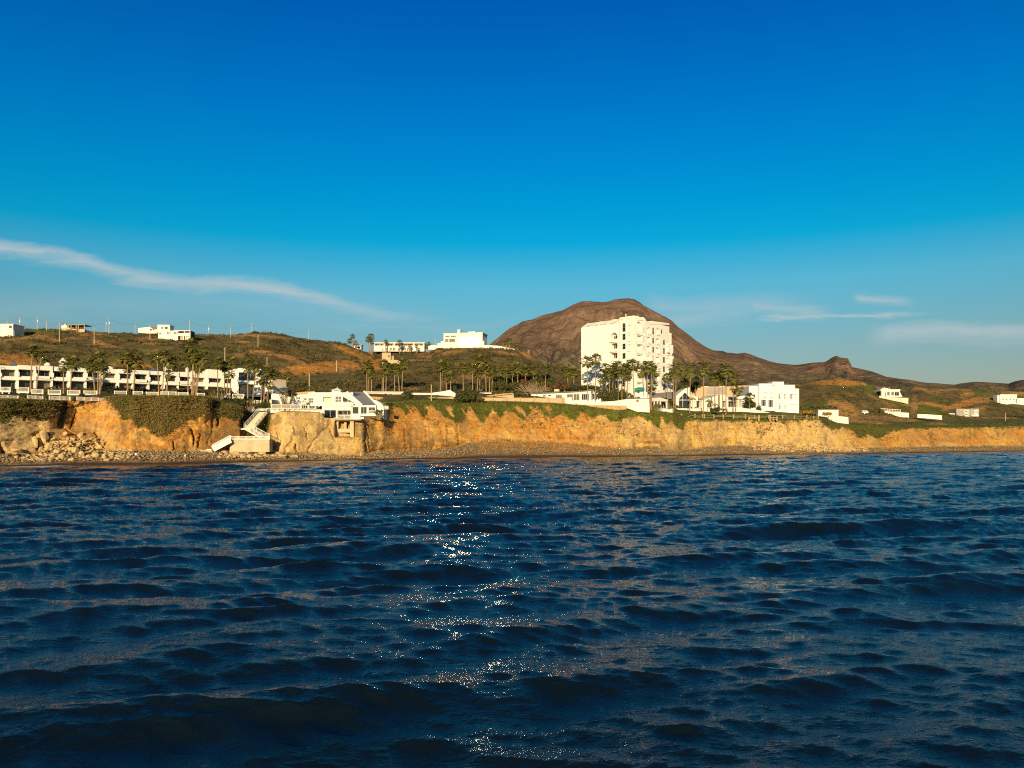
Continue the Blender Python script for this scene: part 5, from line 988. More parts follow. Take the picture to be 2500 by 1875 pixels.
f8.poly(mb, [(1687, 974), (1687, 965), (1700, 968), (1716, 972), (1722, 974)], .05, 8); f8.poly(mb, [(1728, 974), (1742, 968.5), (1752, 965), (1764, 963.3), (1774, 967), (1781, 974)], .06, 9); f8.poly(mb, [(1790, 974), (1805, 967), (1832, 965), (1832, 974)], .07, 9)
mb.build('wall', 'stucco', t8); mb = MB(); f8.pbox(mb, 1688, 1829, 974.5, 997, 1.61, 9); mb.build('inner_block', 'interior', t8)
pwin(f8, t8, 1700.3, 1710.7, 979.6, 995, d=1.2, nm=3); pwin(f8, t8, 1765.3, 1773.7, 979.5, 995, d=1.3, nm=2); pwin(f8, t8, 1779, 1801, 981, 994, d=1.4, nm=6)
f9 = Frame(1684, 334, 1836, 334)
t_ = wallthing('sand_hall', 'large plain sand-coloured building rising behind the lawn palms and the white vaulted hall', 'hall', f9, [(1686, 948.5), (1711, 947), (1711, 944), (1789, 943.5), (1789, 941.5), (1833, 941), (1833, 975), (1686, 975)], 0, 9, 'sand', part='wall')
mb = MB(); f9.poly(mb, [(1712, 945), (1720, 943), (1730, 943.3), (1731, 945)], -.2, 9.1); f9.poly(mb, [(1752, 944), (1756, 942.4), (1768, 942.4), (1769, 944)], -.2, 9.1); mb.build('white_coping', 'stucco', t_)
mb = MB(); f9.pbox(mb, 1725, 1775, 946, 962, -.06, -.01); mb.build('grey_panel', 'greyconc', t_)  # flat grey plate on the wall face, no hollow behind it
mb = MB(); f9.pbox(mb, 1828.5, 1831, 948.5, 953.5, -.08, -.01); mb.build('window', 'interior', t_)
fE = Frame(1833, 312, 1952, 313); te = root_at(fE, 1900, 1010, 'event_hall', 'bright white stepped-top event hall with arched window hoods, right end of the lawn', 'hall')
mb = MB(); pE = lambda a, b, t, bt: (fE.s(a), fE.s(b), fE.z((a + b) / 2, bt), fE.z((a + b) / 2, t))
def win_e(a, b, t, bt, ar=False): q = pE(a, b, t, bt); return (q[0], q[1], q[2], q[3], ar)
segs = [(1833, 1854, 941.5, 1000, 2.0, []), (1854, 1886, 936.3, 1003, .6, [win_e(1860.2, 1871.6, 975.5, 991.5), win_e(1877.6, 1888.9, 976, 994)]), (1886, 1914.3, 932, 1010, 0, [win_e(1900.6, 1905.8, 962.5, 975, True), win_e(1901.5, 1906, 988, 1000)]),
        (1914.3, 1941, 939.5, 1012, .02, [win_e(1914.6, 1918.2, 963, 976, True), win_e(1928.6, 1934, 963, 976, True), win_e(1915, 1918, 989, 1001)]), (1941, 1951.5, 948.5, 1013, .3, [])]
segs[1] = (1854, 1893, 936.3, 1003, .6, segs[1][5]); segs[2] = (1893, 1914.3, 939.2, 1010, 0, segs[2][5])
for a_, b_, tp, bt, d_, ops in segs: panel(mb, fE, fE.s(a_), fE.s(b_), fE.z((a_ + b_) / 2, bt), fE.z((a_ + b_) / 2, tp), d_, d_ + .9, [o[:5] for o in ops])
mb.build('wall', 'hotelwhite', te)
mb = MB()
for a_, b_, tp, bt, d_, ops in segs: fE.hexa(mb, fE.s(a_) + .01, fE.s(b_) - .01, d_ + .91, 10 + d_, fE.z((a_ + b_) / 2, bt), fE.z((a_ + b_) / 2, tp) - .02)
fE.pbox(mb, 1886, 1914, 932, 940, -.2, 5); mb.build('rear_block', 'hotelwhite', te)
for a_, b_, tp, bt, d_, ops in segs:
    for o in ops: window(fE, te, o[0] + .01, o[1] - .01, o[2] + .01, o[3] - .01, d_ + .35, nm=3 if b_ == 1893 else 2, fm='paint', mat='curtain' if b_ != 1893 else 'glass', arched=o[4])
for (xa, xb, tp) in ((1863.5, 1875, 956), (1881, 1890.5, 956.5), (1901, 1911, 957), (1913.5, 1921.5, 959.5), (1927, 1936, 960.5), (1928.5, 1937, 984.5), (1863, 1872, 967.5), (1880, 1888, 968)):
    mb = MB(); n = 8; sa, sb_ = fE.s(xa), fE.s(xb); zt_ = fE.z(xa, tp); r_ = (sb_ - sa) / 2; c = (sa + sb_) / 2; dd = {True: .6, False: 0}[xa < 1893]
    o_ = [(c - r_ * math.cos(math.pi * k / n), zt_ - r_ * .55 + r_ * .55 * math.sin(math.pi * k / n)) for k in range(n + 1)]; i_ = [(c + (r_ - .28) * math.cos(math.pi * k / n), zt_ - r_ * .55 - .1 + (r_ * .55 - .2) * math.sin(math.pi * k / n)) for k in range(n + 1)]
    pts = o_ + i_; mb.prism([fE.pt(s, dd - .75, z) for s, z in pts], [fE.pt(s, dd - .01, z) for s, z in pts]); mb.build('arched_hood', 'hotelwhite', te)
for (xa, xb, tp, dd) in ((1837, 1853, 955.4, 2), (1837, 1845, 961, 2), (1900, 1909, 983.5, 0), (1915, 1921, 984.5, 0), (1940, 1946, 961.5, 0), (1940.5, 1946, 986, 0)):
    mb = MB(); fE.pbox(mb, xa, xb, tp, tp + 1.3, dd - .5, dd - .01); mb.build('ledge', 'hotelwhite', te)
f10 = Frame(1640, 285, 1850, 302)
wallthing('lawn_wall', 'low bright white wall along the lawn in front of the gabled glass pavilion', 'wall', f10, [(1642, 997), (1732, 996.5), (1734, 1006.5), (1642, 1006.5)], 0, .6, 'stucco')
wallthing('lawn_wall', 'short white wall with a curling sloped end on the lawn between palm trunks', 'wall', f10, [(1742, 998), (1747, 997), (1758, 999), (1768, 1002), (1772, 1000), (1774, 1005.5), (1755, 1006), (1741, 1006.5)], 0, .5, 'stucco')
wallthing('lawn_wall', 'low white wall curving from the lawn toward the event hall', 'wall', f10, [(1776, 995.5), (1800, 995), (1832, 998), (1852, 1001.5), (1880, 1003.5), (1880, 1005), (1830, 1003.5), (1795, 1003), (1790, 1006), (1778, 1005)], .8, 1.3, 'stucco')
fx = Frame(1590, 270, 1640, 274); wallthing('lawn_wall', 'small white wall fragment behind leafy plants below the restaurant', 'wall', fx, [(1611, 997), (1622, 997), (1632, 1000), (1642, 997.5), (1642, 1005), (1628, 1004), (1611, 1002)], -2, -1.5, 'stucco')
# picket by the terrace (dark iron gate)
# wooden rail fence along the cliff lip
ff = Frame(1662, 272, 2002, 303)
fence = root_at(ff, 1830, 1024, 'rail_fence', 'long weathered wooden rail fence sagging along the cliff lip in front of the lawn', 'fence')
posts = [1663, 1671, 1697, 1716, 1720, 1743, 1766, 1791, 1820, 1843]; pr = [1009, 1016, 1010, 1010, 1011, 1011.5, 1011.5, 1011.5, 1011, 1013]
posts += [1854, 1877, 1881, 1911, 1940, 1970, 1987, 1998]; pr += [1014, 1013, 1012, 1012.5, 1014, 1013, 1015, 1016]
pr2 = [p + 9.5 for p in pr]
for x, a_, b_ in zip(posts, pr, pr2): mb = MB(); d_ = .8 * math.sin(x * .7) * .2; ff.pbox(mb, x - .9, x + .9, a_, b_ + 1.5, d_ - .09, d_ + .09); mb.build('post', 'wood', fence)
rv = random.Random(9)
for i in range(len(posts) - 1):
    if posts[i + 1] - posts[i] < 5: continue
    mb = MB()
    for fy in (.2, .55, .85):
        if rv.random() < .12: continue
        a = P(posts[i], pr[i] + 9 * fy, ff.o[1] + ff.s(posts[i]) * ff.u[1] - .1); c = P(posts[i + 1], pr[i + 1] + 9 * fy + rv.uniform(-.6, .8), ff.o[1] + ff.s(posts[i + 1]) * ff.u[1] - .1)
        m_ = (Vector(a) + Vector(c)) / 2 - Vector((0, 0, .10)); mb.tube([a, m_, c], .065, 5)
    mb.build('rail', 'wood', fence)
fg2 = Frame(1858, 286, 1892, 287); t_ = root_at(fg2, 1870, 1030, 'rail_fence', 'short lower stretch of thick wooden posts and rails standing in front of the main fence', 'fence')
for x, a_, b_ in ((1829, 1018, 1025), (1853, 1014, 1028), (1880, 1014, 1029), (1888, 1018, 1027), (1897, 1017, 1028)): mb = MB(); fg2.pbox(mb, x - 1.4, x + 1.4, a_, b_, -.15, .15); mb.build('post', 'wood', t_)
mb = MB(); mb.bar(P(1829, 1018.6, 285.8), P(1853, 1019, 285.8), .16); mb.bar(P(1829, 1022, 285.8), P(1853, 1023, 285.8), .14); mb.build('rail', 'wood', t_)
mb = MB(); mb.bar(P(1878, 1019, 285.8), P(1898, 1019.5, 285.8), .16); mb.bar(P(1880, 1023.5, 285.8), P(1897, 1024, 285.8), .14); mb.build('rail', 'wood', t_)
# thatched umbrellas
for px, py, bt, w, Y, lab in ((1690, 975, 995, 10, 287, 'thatched parasol just right of the glass pavilion gable'), (1712, 976, 996, 9, 287, 'thatched parasol behind the third tall lawn palm'), (1731, 980, 997, 10, 287, 'wide thatched parasol in the middle of the lawn terrace'), (1747, 989, 1000, 8, 286, 'small dark thatched parasol right of the widest one on the lawn terrace')):
    t_ = thing('thatched_parasol', P(px, bt, Y), lab, 'parasol', 'thatched parasols on the lawn terrace'); c = P(px, py, Y); n = 12; r_ = w / F * Y
    mb = MB(); top_ = c + Vector((0, 0, r_ * .55)); ring = [c + Vector((math.cos(2 * math.pi * k / n) * r_, math.sin(2 * math.pi * k / n) * r_, -.15 * (k % 2))) for k in range(n)]
    mid_ = [c + Vector((math.cos(2 * math.pi * k / n) * r_ * .5, math.sin(2 * math.pi * k / n) * r_ * .5, r_ * .36)) for k in range(n)]
    mb.add(ring + mid_ + [top_], [(k, (k + 1) % n, n + (k + 1) % n, n + k) for k in range(n)] + [(n + k, n + (k + 1) % n, 2 * n) for k in range(n)]); mb.build('thatch', 'thatch', t_)
    mb = MB(); mb.tube([P(px, bt, Y), top_], .1, 6); mb.build('pole', 'wood', t_)
# white cottage right of the hall
fc = Frame(1996, 318, 2074, 318); t_ = root_at(fc, 2020, 1016, 'cottage', 'small plain white cottage among yellow bushes, right of the event hall', 'house')
mb = MB(); fc.pbox(mb, 1998, 2046, 1002, 1020, 0, 5); fc.pbox(mb, 2042, 2047, 1001, 1020, -.3, -.01); mb.build('wall', 'stucco', t_)
mb = MB(); fc.pbox(mb, 1997, 2048, 1000.5, 1001.9, -.35, 5.3); mb.build('roof', 'stucco', t_)
pwin(fc, t_, 2008, 2014, 1006, 1011, nm=1)
fc2 = Frame(2020, 311, 2074, 315); t_ = wallthing('boundary_wall', 'white wall stepping down to the right on the cliff shoulder beside the small white cottage', 'wall', fc2, [(2024, 1015.5), (2036, 1014.5), (2071, 1018.5), (2072, 1031.5), (2040, 1027.5), (2024, 1022)], 0, .6, 'stucco')

# ================================================================ RIGHT-HAND HOUSES
def hitY(px, py, smin=3.0): return ground_hit(px, py, smin)[1]
Y1 = hitY(2190, 980); fR = Frame(2145, Y1, 2222, Y1); t_ = root_at(fR, 2178, 970, 'hill_house', 'small white house with wide dark windows on a tan terrace, on the right green hill', 'house')
mb = MB(); panel(mb, fR, fR.s(2152), fR.s(2196), fR.z(2175, 969), fR.z(2175, 955), 0, 1, [(fR.s(2160), fR.s(2162.5), fR.z(2161, 968), fR.z(2161, 958)), (fR.s(2166), fR.s(2172), fR.z(2170, 966), fR.z(2170, 957)), (fR.s(2176), fR.s(2182), fR.z(2180, 966), fR.z(2180, 957)), (fR.s(2184), fR.s(2195), fR.z(2190, 966.5), fR.z(2190, 956.5))]); mb.build('wall', 'stucco', t_)
mb = MB(); fR.pbox(mb, 2152.2, 2195.8, 955.2, 969, 1.01, 7); mb.build('inner_block', 'interior', t_)
mb = MB(); fR.pbox(mb, 2150, 2198, 950.5, 954.9, -.3, 7.5); fR.pbox(mb, 2153, 2168, 947.8, 950.4, .5, 5); fR.pbox(mb, 2158, 2160, 946, 947.7, 1, 1.4); fR.pbox(mb, 2170, 2171.5, 946.5, 950.4, 1, 1.3); mb.build('roof', 'stucco', t_)
for a_, b_ in ((2166, 2172), (2176, 2182), (2184, 2195)): pwin(fR, t_, a_, b_, 957.2, 966, d=.6, nm=2)
mb = MB(); fR.poly(mb, [(2196, 955), (2203, 969), (2196, 969)], 0, .8); mb.build('side_buttress', 'stucco', t_)
wallthing('boundary_wall', 'tan retaining wall under the small white house on the green hill', 'wall', fR, [(2147, 966), (2175, 969.5), (2200, 971), (2218, 971.5), (2217, 982), (2200, 978), (2147, 971)], -3, -2.4, 'cream')
Y2 = hitY(2180, 1013); fR = Frame(2128, Y2, 2305, Y2); t_ = wallthing('boundary_wall', 'long white wall with a rail on top beside the dirt track, right plain', 'wall', fR, [(2129, 1002.5), (2145, 1001.5), (2175, 1005), (2219, 1008), (2219, 1015.5), (2180, 1013), (2150, 1010.5), (2129, 1008)], 0, .5, 'stucco')
mb = MB(); mb.bar(fR.pt(fR.s(2135), 3, fR.z(2135, 996, 3)), fR.pt(fR.s(2206), 3, fR.z(2206, 1001, 3)), .25); mb.bar(fR.pt(fR.s(2132), 3, fR.z(2132, 999, 3)), fR.pt(fR.s(2206), 3, fR.z(2206, 1005, 3)), .2)
for k in range(12): x = 2134 + k * 6.5; mb.bar(fR.pt(fR.s(x), 3, fR.z(x, 994.5 + k * .45, 3)), fR.pt(fR.s(x), 3, fR.z(x, 1004 + k * .35, 3)), .16)
mb.build('rail_frame', 'cream', t_)
wallthing('boundary_wall', 'short white wall right of the dirt track', 'wall', fR, [(2240, 1011), (2262, 1011.5), (2299, 1014), (2300, 1021), (2270, 1018), (2240, 1016)], 0, .5, 'stucco')
Y3 = hitY(2360, 1018); fR = Frame(2312, Y3, 2395, Y3); t_ = root_at(fR, 2360, 1018, 'grey_house', 'unfinished grey two-part house with white-framed windows on the right plain', 'house')
mb = MB(); fR.pbox(mb, 2335, 2369.5, 998, 1018, 0, 7); fR.pbox(mb, 2370, 2390, 997.5, 1015.5, 1, 8); mb.build('wall', 'greyconc', t_)
for a_, b_, c_1, d_1, dd in ((2353, 2364, 1001, 1007, -.04), (2355, 2364, 1009, 1015, -.04), (2379, 2388, 1001.5, 1006.5, .96), (2379, 2387, 1008, 1012, .96)): pwin(fR, t_, a_, b_, c_1, d_1, d=dd, nm=1, mat='curtain', fw=.35)
mb = MB(); fR.pbox(mb, 2372, 2390, 1013, 1016.5, .3, .98); mb.build('step', 'paint', t_)
t_ = wallthing('cistern', 'small white cube building left of the grey house', 'shed', fR, [(2316.5, 1009), (2331, 1009.5), (2331, 1021), (2316.5, 1021)], -2, 2, 'stucco', part='wall')
Y4 = hitY(2470, 985); fR = Frame(2430, Y4, 2560, Y4); t_ = root_at(fR, 2460, 985, 'villa', 'two-storey white villa with two rows of small windows at the right edge', 'house')
mb = MB(); fR.pbox(mb, 2442, 2482.5, 963, 985, 0, 7); fR.pbox(mb, 2435, 2442, 965, 984, 1, 6); mb.build('wall', 'stucco', t_)
for x in (2447, 2455, 2466, 2474):
    pwin(fR, t_, x, x + 2.6, 968, 970.5, nm=0); pwin(fR, t_, x, x + 3, 973.5, 976.5, nm=0)
wallthing('boundary_wall', 'white wall continuing right from the two-storey white villa', 'wall', fR, [(2483, 972.5), (2560, 971), (2560, 984), (2500, 985), (2442, 986.5), (2440, 980), (2483, 980)], -1.2, -.6, 'stucco')
# van
Y5 = hitY(2110, 1011); c = P(2111, 1011, Y5 - 1); t_ = thing('parked_van', c, 'white van parked on the scrub left of the long white wall with a rail', 'van')
x, y, z = c; Lh = 13 / F * Y5 / 2 * 1.05
mb = MB(); mb.prism([(x - Lh, y - .9, z + .35), (x + Lh, y - .9, z + .35), (x + Lh, y - .9, z + 1.1), (x + Lh * .72, y - .9, z + 1.25), (x + Lh * .45, y - .9, z + 1.75), (x - Lh * .9, y - .9, z + 1.8), (x - Lh, y - .9, z + 1.5)], [(x - Lh, y + .9, z + .35), (x + Lh, y + .9, z + .35), (x + Lh, y + .9, z + 1.1), (x + Lh * .72, y + .9, z + 1.25), (x + Lh * .45, y + .9, z + 1.75), (x - Lh * .9, y + .9, z + 1.8), (x - Lh, y + .9, z + 1.5)]); mb.build('body', 'carwhite', t_)
mb = MB(); mb.box(x - Lh * .8, x + Lh * .4, y - .93, y - .905, z + 1.15, z + 1.6); mb.build('window', 'glass', t_)
for dx in (-.62, .62):
    for dy in (-.9, .9): mb = MB(); mb.tube([(x + Lh * dx, y + dy - .1, z + .34), (x + Lh * dx, y + dy + .1, z + .34)], .34, 12); mb.build('wheel', 'rubber', t_)

# ================================================================ HILL HOUSES, LEFT
Ya = hitY(15, 824); fL = Frame(-60, Ya, 40, Ya); t_ = root_at(fL, 10, 824, 'hill_house', 'boxy white hill house with one arched dark window, cut by the left edge', 'house')
mb = MB(); panel(mb, fL, fL.s(-50), fL.s(32), fL.z(10, 825), fL.z(10, 792), 0, .8, [(fL.s(22), fL.s(29), fL.z(25, 801.5), fL.z(25, 794.5), True), (fL.s(-8), fL.s(1), fL.z(-4, 801), fL.z(-4, 793.5), True)]); mb.build('wall', 'stucco', t_)
mb = MB(); fL.hexa(mb, fL.s(-50) + .01, fL.s(32) - .01, .81, 9, fL.z(10, 825), fL.z(10, 792) - .03); mb.build('rear_block', 'stucco', t_)
for a_, b_ in ((22.1, 28.9), (-7.9, .9)): window(fL, t_, fL.s(a_), fL.s(b_), fL.z(25, 801.4), fL.z(25, 794.6), .6, nm=2, fm='paint', arched=True)
mb = MB(); fL.pbox(mb, -52, 33.5, 790.6, 792, -.2, 9.2); fL.pbox(mb, -50, 34, 806, 806.8, -.25, -.01); fL.pbox(mb, 32.1, 34.5, 807, 825, .5, 8); mb.build('cornice', 'stucco', t_)
Yb_ = hitY(180, 810); fL = Frame(145, Yb_, 212, Yb_); t_ = root_at(fL, 180, 811, 'hill_house', 'unfinished concrete house with open bays and a white left part on the hilltop', 'house')
mb = MB(); fL.pbox(mb, 150, 167, 794.5, 806, .5, 6); mb.build('white_wall', 'stucco', t_)
mb = MB(); fL.pbox(mb, 150, 172, 800, 806.5, .2, .49); mb.build('tan_wall', 'sand', t_)
for x in (164, 173.5, 186, 191, 206): mb = MB(); fL.pbox(mb, x - .7, x + .7, 793.6, 810, 0, .5); mb.build('pillar', 'concrete', t_)
mb = MB(); fL.pbox(mb, 165, 207, 792, 793.5, -.2, 7); mb.build('roof_slab', 'greyconc', t_)
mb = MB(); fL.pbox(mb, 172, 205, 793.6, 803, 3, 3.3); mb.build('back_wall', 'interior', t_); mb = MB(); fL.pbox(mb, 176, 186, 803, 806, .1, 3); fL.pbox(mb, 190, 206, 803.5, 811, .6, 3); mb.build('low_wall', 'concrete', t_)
mb = MB(); fL.pbox(mb, 157, 161, 790.4, 794.4, 1, 2); mb.build('water_tank', 'cream', t_)
for x in (174, 180, 184, 190): mb = MB(); fL.pbox(mb, x - .12, x + .12, 788.5, 791.9, 1, 1.1); mb.build('rebar', 'metal', t_)
Yc = hitY(420, 830); fL = Frame(335, Yc, 470, Yc); t_ = root_at(fL, 420, 831, 'hill_house', 'large white stepped house with a square lookout tower and balconies on the left hill', 'house')
mb = MB(); fL.poly(mb, [(337, 801), (366, 798), (384, 798.5), (384, 814), (360, 814), (337, 812)], 3, 11); mb.build('left_wing', 'stucco', t_)
mb = MB(); fL.poly(mb, [(367, 797.8), (384, 798.5), (384, 801), (370, 801.5)], 2.4, 2.99); mb.build('tile_roof', 'tile', t_)
pwin(fL, t_, 366.5, 371, 803, 807.5, d=2.95, nm=1); pwin(fL, t_, 373, 377, 803, 807, d=2.95, nm=1)
mb = MB(); panel(mb, fL, fL.s(384), fL.s(413), fL.z(400, 811), fL.z(400, 793.5), 1, 1.6, [(fL.s(392), fL.s(397.5), fL.z(395, 803.2), fL.z(395, 797.5)), (fL.s(400), fL.s(409), fL.z(404, 803.6), fL.z(404, 797.5))]); mb.build('tower_wall', 'stucco', t_)
mb = MB(); fL.pbox(mb, 384.2, 412.8, 794.5, 811, 1.61, 7); fL.pbox(mb, 383, 414, 792.8, 794.3, .8, 7.2); mb.build('tower_block', 'stucco', t_)
pwin(fL, t_, 392.1, 397.4, 797.6, 803.1, d=1.4, nm=1); pwin(fL, t_, 400.1, 408.9, 797.6, 803.5, d=1.4, nm=2)
mb = MB(); fL.poly(mb, [(386, 811.5), (413, 807.5), (426, 806.8), (434, 806.8), (434, 830), (430, 831), (412, 831.6), (386, 829)], 0, 8); mb.build('main_wall', 'stucco', t_)
for x in (388.5, 391, 408, 411.2, 414.2, 425, 428, 431.5): pwin(fL, t_, x, x + 1.7, 810.5 if x > 400 else 813, 815.5 if x > 400 else 816.5, nm=0, fm=None)
mb = MB(); panel(mb, fL, fL.s(434.05), fL.s(464.5), fL.z(450, 830), fL.z(450, 806.6), .05, 1.2, [(fL.s(435), fL.s(449), fL.z(442, 813.5), fL.z(442, 808.3)), (fL.s(450.5), fL.s(463.6), fL.z(457, 812.5), fL.z(457, 808.3)), (fL.s(434.5), fL.s(447), fL.z(440, 829.9), fL.z(440, 820)), (fL.s(449), fL.s(452), fL.z(450, 829.9), fL.z(450, 820.5)), (fL.s(454), fL.s(463), fL.z(458, 829.9), fL.z(458, 821))]); mb.build('balcony_wall', 'stucco', t_)
mb = MB(); fL.pbox(mb, 434.1, 464.4, 807, 830, 2.2, 8); mb.build('inner_wall', 'interior', t_)
mb = MB(); fL.pbox(mb, 440, 446.8, 820.2, 829.8, .6, .7); mb.build('garage_door', 'sand', t_); mb = MB(); fL.pbox(mb, 454.2, 463, 821.2, 829.8, .6, .7); mb.build('garage_door', 'cream', t_)
# small roadside house between hills
Yd = hitY(875, 851); fL = Frame(860, Yd, 890, Yd); t_ = root_at(fL, 874, 851, 'hill_house', 'tiny white house in the saddle between the two hills', 'house')
mb = MB(); fL.pbox(mb, 863, 882, 842, 853, 0, 5); mb.build('wall', 'stucco', t_); mb = MB(); fL.pbox(mb, 862, 883.5, 841, 841.9, -.3, 5.3); mb.build('roof', 'roofpink', t_)
pwin(fL, t_, 867, 871, 845, 849, nm=1); pwin(fL, t_, 875, 878, 845, 851, nm=0, name='door', mat='tile')
# motel
fM = Frame(912, 462, 1038, 462); t_ = root_at(fM, 975, 858, 'motel', 'long two-storey white motel with an open gallery on the saddle between the hills', 'motel')
mb = MB(); ops = [(fM.s(915 + 24.2 * k + (0 if k else 0)), fM.s(915 + 24.2 * (k + 1) - 2.5), fM.z(975, 844), fM.z(975, 838.6)) for k in range(5)]
lows = [(fM.s(a), fM.s(b), fM.z(975, 856.8), fM.z(975, 850.2)) for a, b in ((951, 957), (959, 965), (972, 978), (979.5, 985.5), (987.5, 991.5), (994, 1000), (1002, 1006.5))] + [(fM.s(933.5), fM.s(936), fM.z(935, 856.5), fM.z(935, 852)), (fM.s(942), fM.s(945.5), fM.z(943, 856.5), fM.z(943, 850.5))]
panel(mb, fM, fM.s(914), fM.s(1036), fM.z(975, 858), fM.z(975, 837.4), 0, 1.8, ops + lows); mb.build('wall', 'stucco', t_)
mb = MB(); fM.pbox(mb, 914.2, 1035.8, 838, 858, 1.81, 9); mb.build('inner_block', 'sand', t_); mb = MB(); fM.pbox(mb, 912.5, 1037, 836, 837.3, -.4, 9.3); mb.build('roof', 'stucco', t_)
for k in range(10):
    a = 917 + 12 * k; pwin(fM, t_, a + 1, a + 4, 839.6, 844, d=1.7, nm=0, fm=None); pwin(fM, t_, a + 6, a + 8, 839.6, 844, d=1.7, nm=0, fm=None, name='door', mat='tile')
# stark tan block house on the slope
Ye = hitY(950, 890); fB = Frame(928, Ye, 985, Ye); t_ = root_at(fB, 945, 889, 'block_house', 'windowless-looking tan concrete block house with one square hole, on the slope under the motel', 'house')
mb = MB(); panel(mb, fB, fB.s(932.5), fB.s(954), fB.z(945, 890), fB.z(945, 861), 0, .5, [(fB.s(948.3), fB.s(951.5), fB.z(950, 872), fB.z(950, 867.8))]); mb.build('wall', 'sand', t_)
mb = MB(); fB.pbox(mb, 932.7, 953.8, 861.2, 890, .51, 6); mb.build('rear_block', 'sand', t_); mb = MB(); fB.pbox(mb, 948.3, 951.5, 867.8, 872, .46, .5); mb.build('window', 'interior', t_)
mb = MB(); fB.pbox(mb, 954.1, 962, 868.5, 880, 1.5, 5); mb.build('stair_shaft', 'greyconc', t_); mb = MB(); fB.pbox(mb, 954.1, 977, 879, 890, .2, 6); mb.build('annex', 'sand', t_)
# mansion whose windows throw the sun back
fK = Frame(1065, 446, 1184, 440); tm = root_at(fK, 1125, 848, 'hilltop_mansion', 'big white flat-roofed mansion on the middle hilltop, its large windows flashing back the low sun', 'mansion')
mb = MB(); fK.poly(mb, [(1068, 838), (1076, 838), (1076, 833.5), (1083, 833), (1083, 849), (1068, 849)], 1, 8); mb.build('left_annex', 'stucco', tm)
mz = lambda px, py, d=0: fK.z(px, py, d)
wins = [(1087, 1095, 827.8, 835.6), (1097, 1111, 827.8, 835.6), (1087, 1098, 819.5, 823.5), (1101, 1113, 819.5, 823.5)]
big = [(1124, 1139, 825, 843), (1141, 1158, 822, 844), (1160, 1173, 825, 843)]
mb = MB(); panel(mb, fK, fK.s(1083), fK.s(1178), mz(1130, 849.5), mz(1130, 814), 0, .8, [(fK.s(a), fK.s(b), mz((a + b) / 2, d_), mz((a + b) / 2, c2)) for a, b, c2, d_ in wins + big]); mb.build('wall', 'stucco', tm)
mb = MB(); fK.pbox(mb, 1083.2, 1177.8, 814.5, 849.5, 1.4, 12); mb.build('inner_block', 'stucco', tm); mb = MB(); fK.pbox(mb, 1117, 1123.5, 805.5, 814, 1.5, 4); fK.pbox(mb, 1115.8, 1124.5, 804.6, 805.4, 1.2, 4.3); mb.build('chimney', 'stucco', tm)
mb = MB(); fK.pbox(mb, 1082, 1179, 812.6, 813.9, -.3, 12); fK.pbox(mb, 1178.2, 1182, 832, 849, .5, 7); fK.pbox(mb, 1143, 1160, 809.5, 812.5, 2, 8); mb.build('parapet', 'stucco', tm)
for a, b, c2, d_ in wins: pwin(fK, tm, a + .1, b - .1, c2 + .1, d_ - .1, d=.5, nm=3, mat='curtain')
# mirror glass, three sashes tilted a little differently
mg, nt, b_ = newmat('sun_struck_glass'); b_.inputs['Base Color'].default_value = (.95, .93, .88, 1); b_.inputs['Metallic'].default_value = 1.0; b_.inputs['Roughness'].default_value = 0.24; M['mirror'] = mg
cam_v = None
for (a, b, c2, d_), tilt in zip(big, (2.2, 0.6, -1.0)):
    pm = (a + b) / 2; n_ = 3
    x0, x1 = fK.s(a + .15, .4), fK.s(b - .15, .4); z0, z1 = fK.z(pm, d_ - .15, .4), fK.z(pm, c2 + .15, .4)
    # sash faces the sea squarely (bearing 1.4 deg), leaning back by its tilt
    P0 = Vector(fK.pt(x0, .45, z0)); P1 = Vector(fK.pt(x1, .45, z0)); nrm = Vector((-math.sin(math.radians(1.4)), -1, 0)); hx = Vector((-nrm.y, nrm.x, 0)).normalized(); hx = hx if hx.x > 0 else -hx
    mid = (P0 + P1) / 2; w = (P1 - P0).length / 2; hh_ = z1 - z0; back_ = Vector((0, 1, 0)) * hh_ * math.tan(math.radians(tilt))
    q = [mid - hx * w, mid + hx * w, mid + hx * w + Vector((0, 0, hh_)) + back_, mid - hx * w + Vector((0, 0, hh_)) + back_]
    mb = MB(); mb.prism(q, [v + Vector((0, .05, 0)) for v in q]); w_ = mb.build('window', 'mirror', tm)
    mb = MB()
    for k in range(1, 3): p = q[0] + (q[1] - q[0]) * k / 3; r_ = q[3] + (q[2] - q[3]) * k / 3; o = Vector((0, -.06, 0)); mb.bar(p + o, r_ + o, .08)
    mb.build('frame', 'paint', w_)
Yf = 438; fK2 = Frame(1176, Yf, 1264, Yf); wallthing('boundary_wall', 'thin white wall running right from the hilltop mansion along the crest', 'wall', fK2, [(1180, 842.5), (1215, 844), (1262, 849), (1262, 853), (1215, 849.5), (1180, 849)], 0, .4, 'stucco')
wallthing('boundary_wall', 'short white wall on the crest left of the hilltop mansion', 'wall', Frame(1040, 447, 1070, 447), [(1046, 844.5), (1056, 843), (1068, 843.5), (1068, 849.5), (1046, 849.5)], 0, .4, 'stucco')

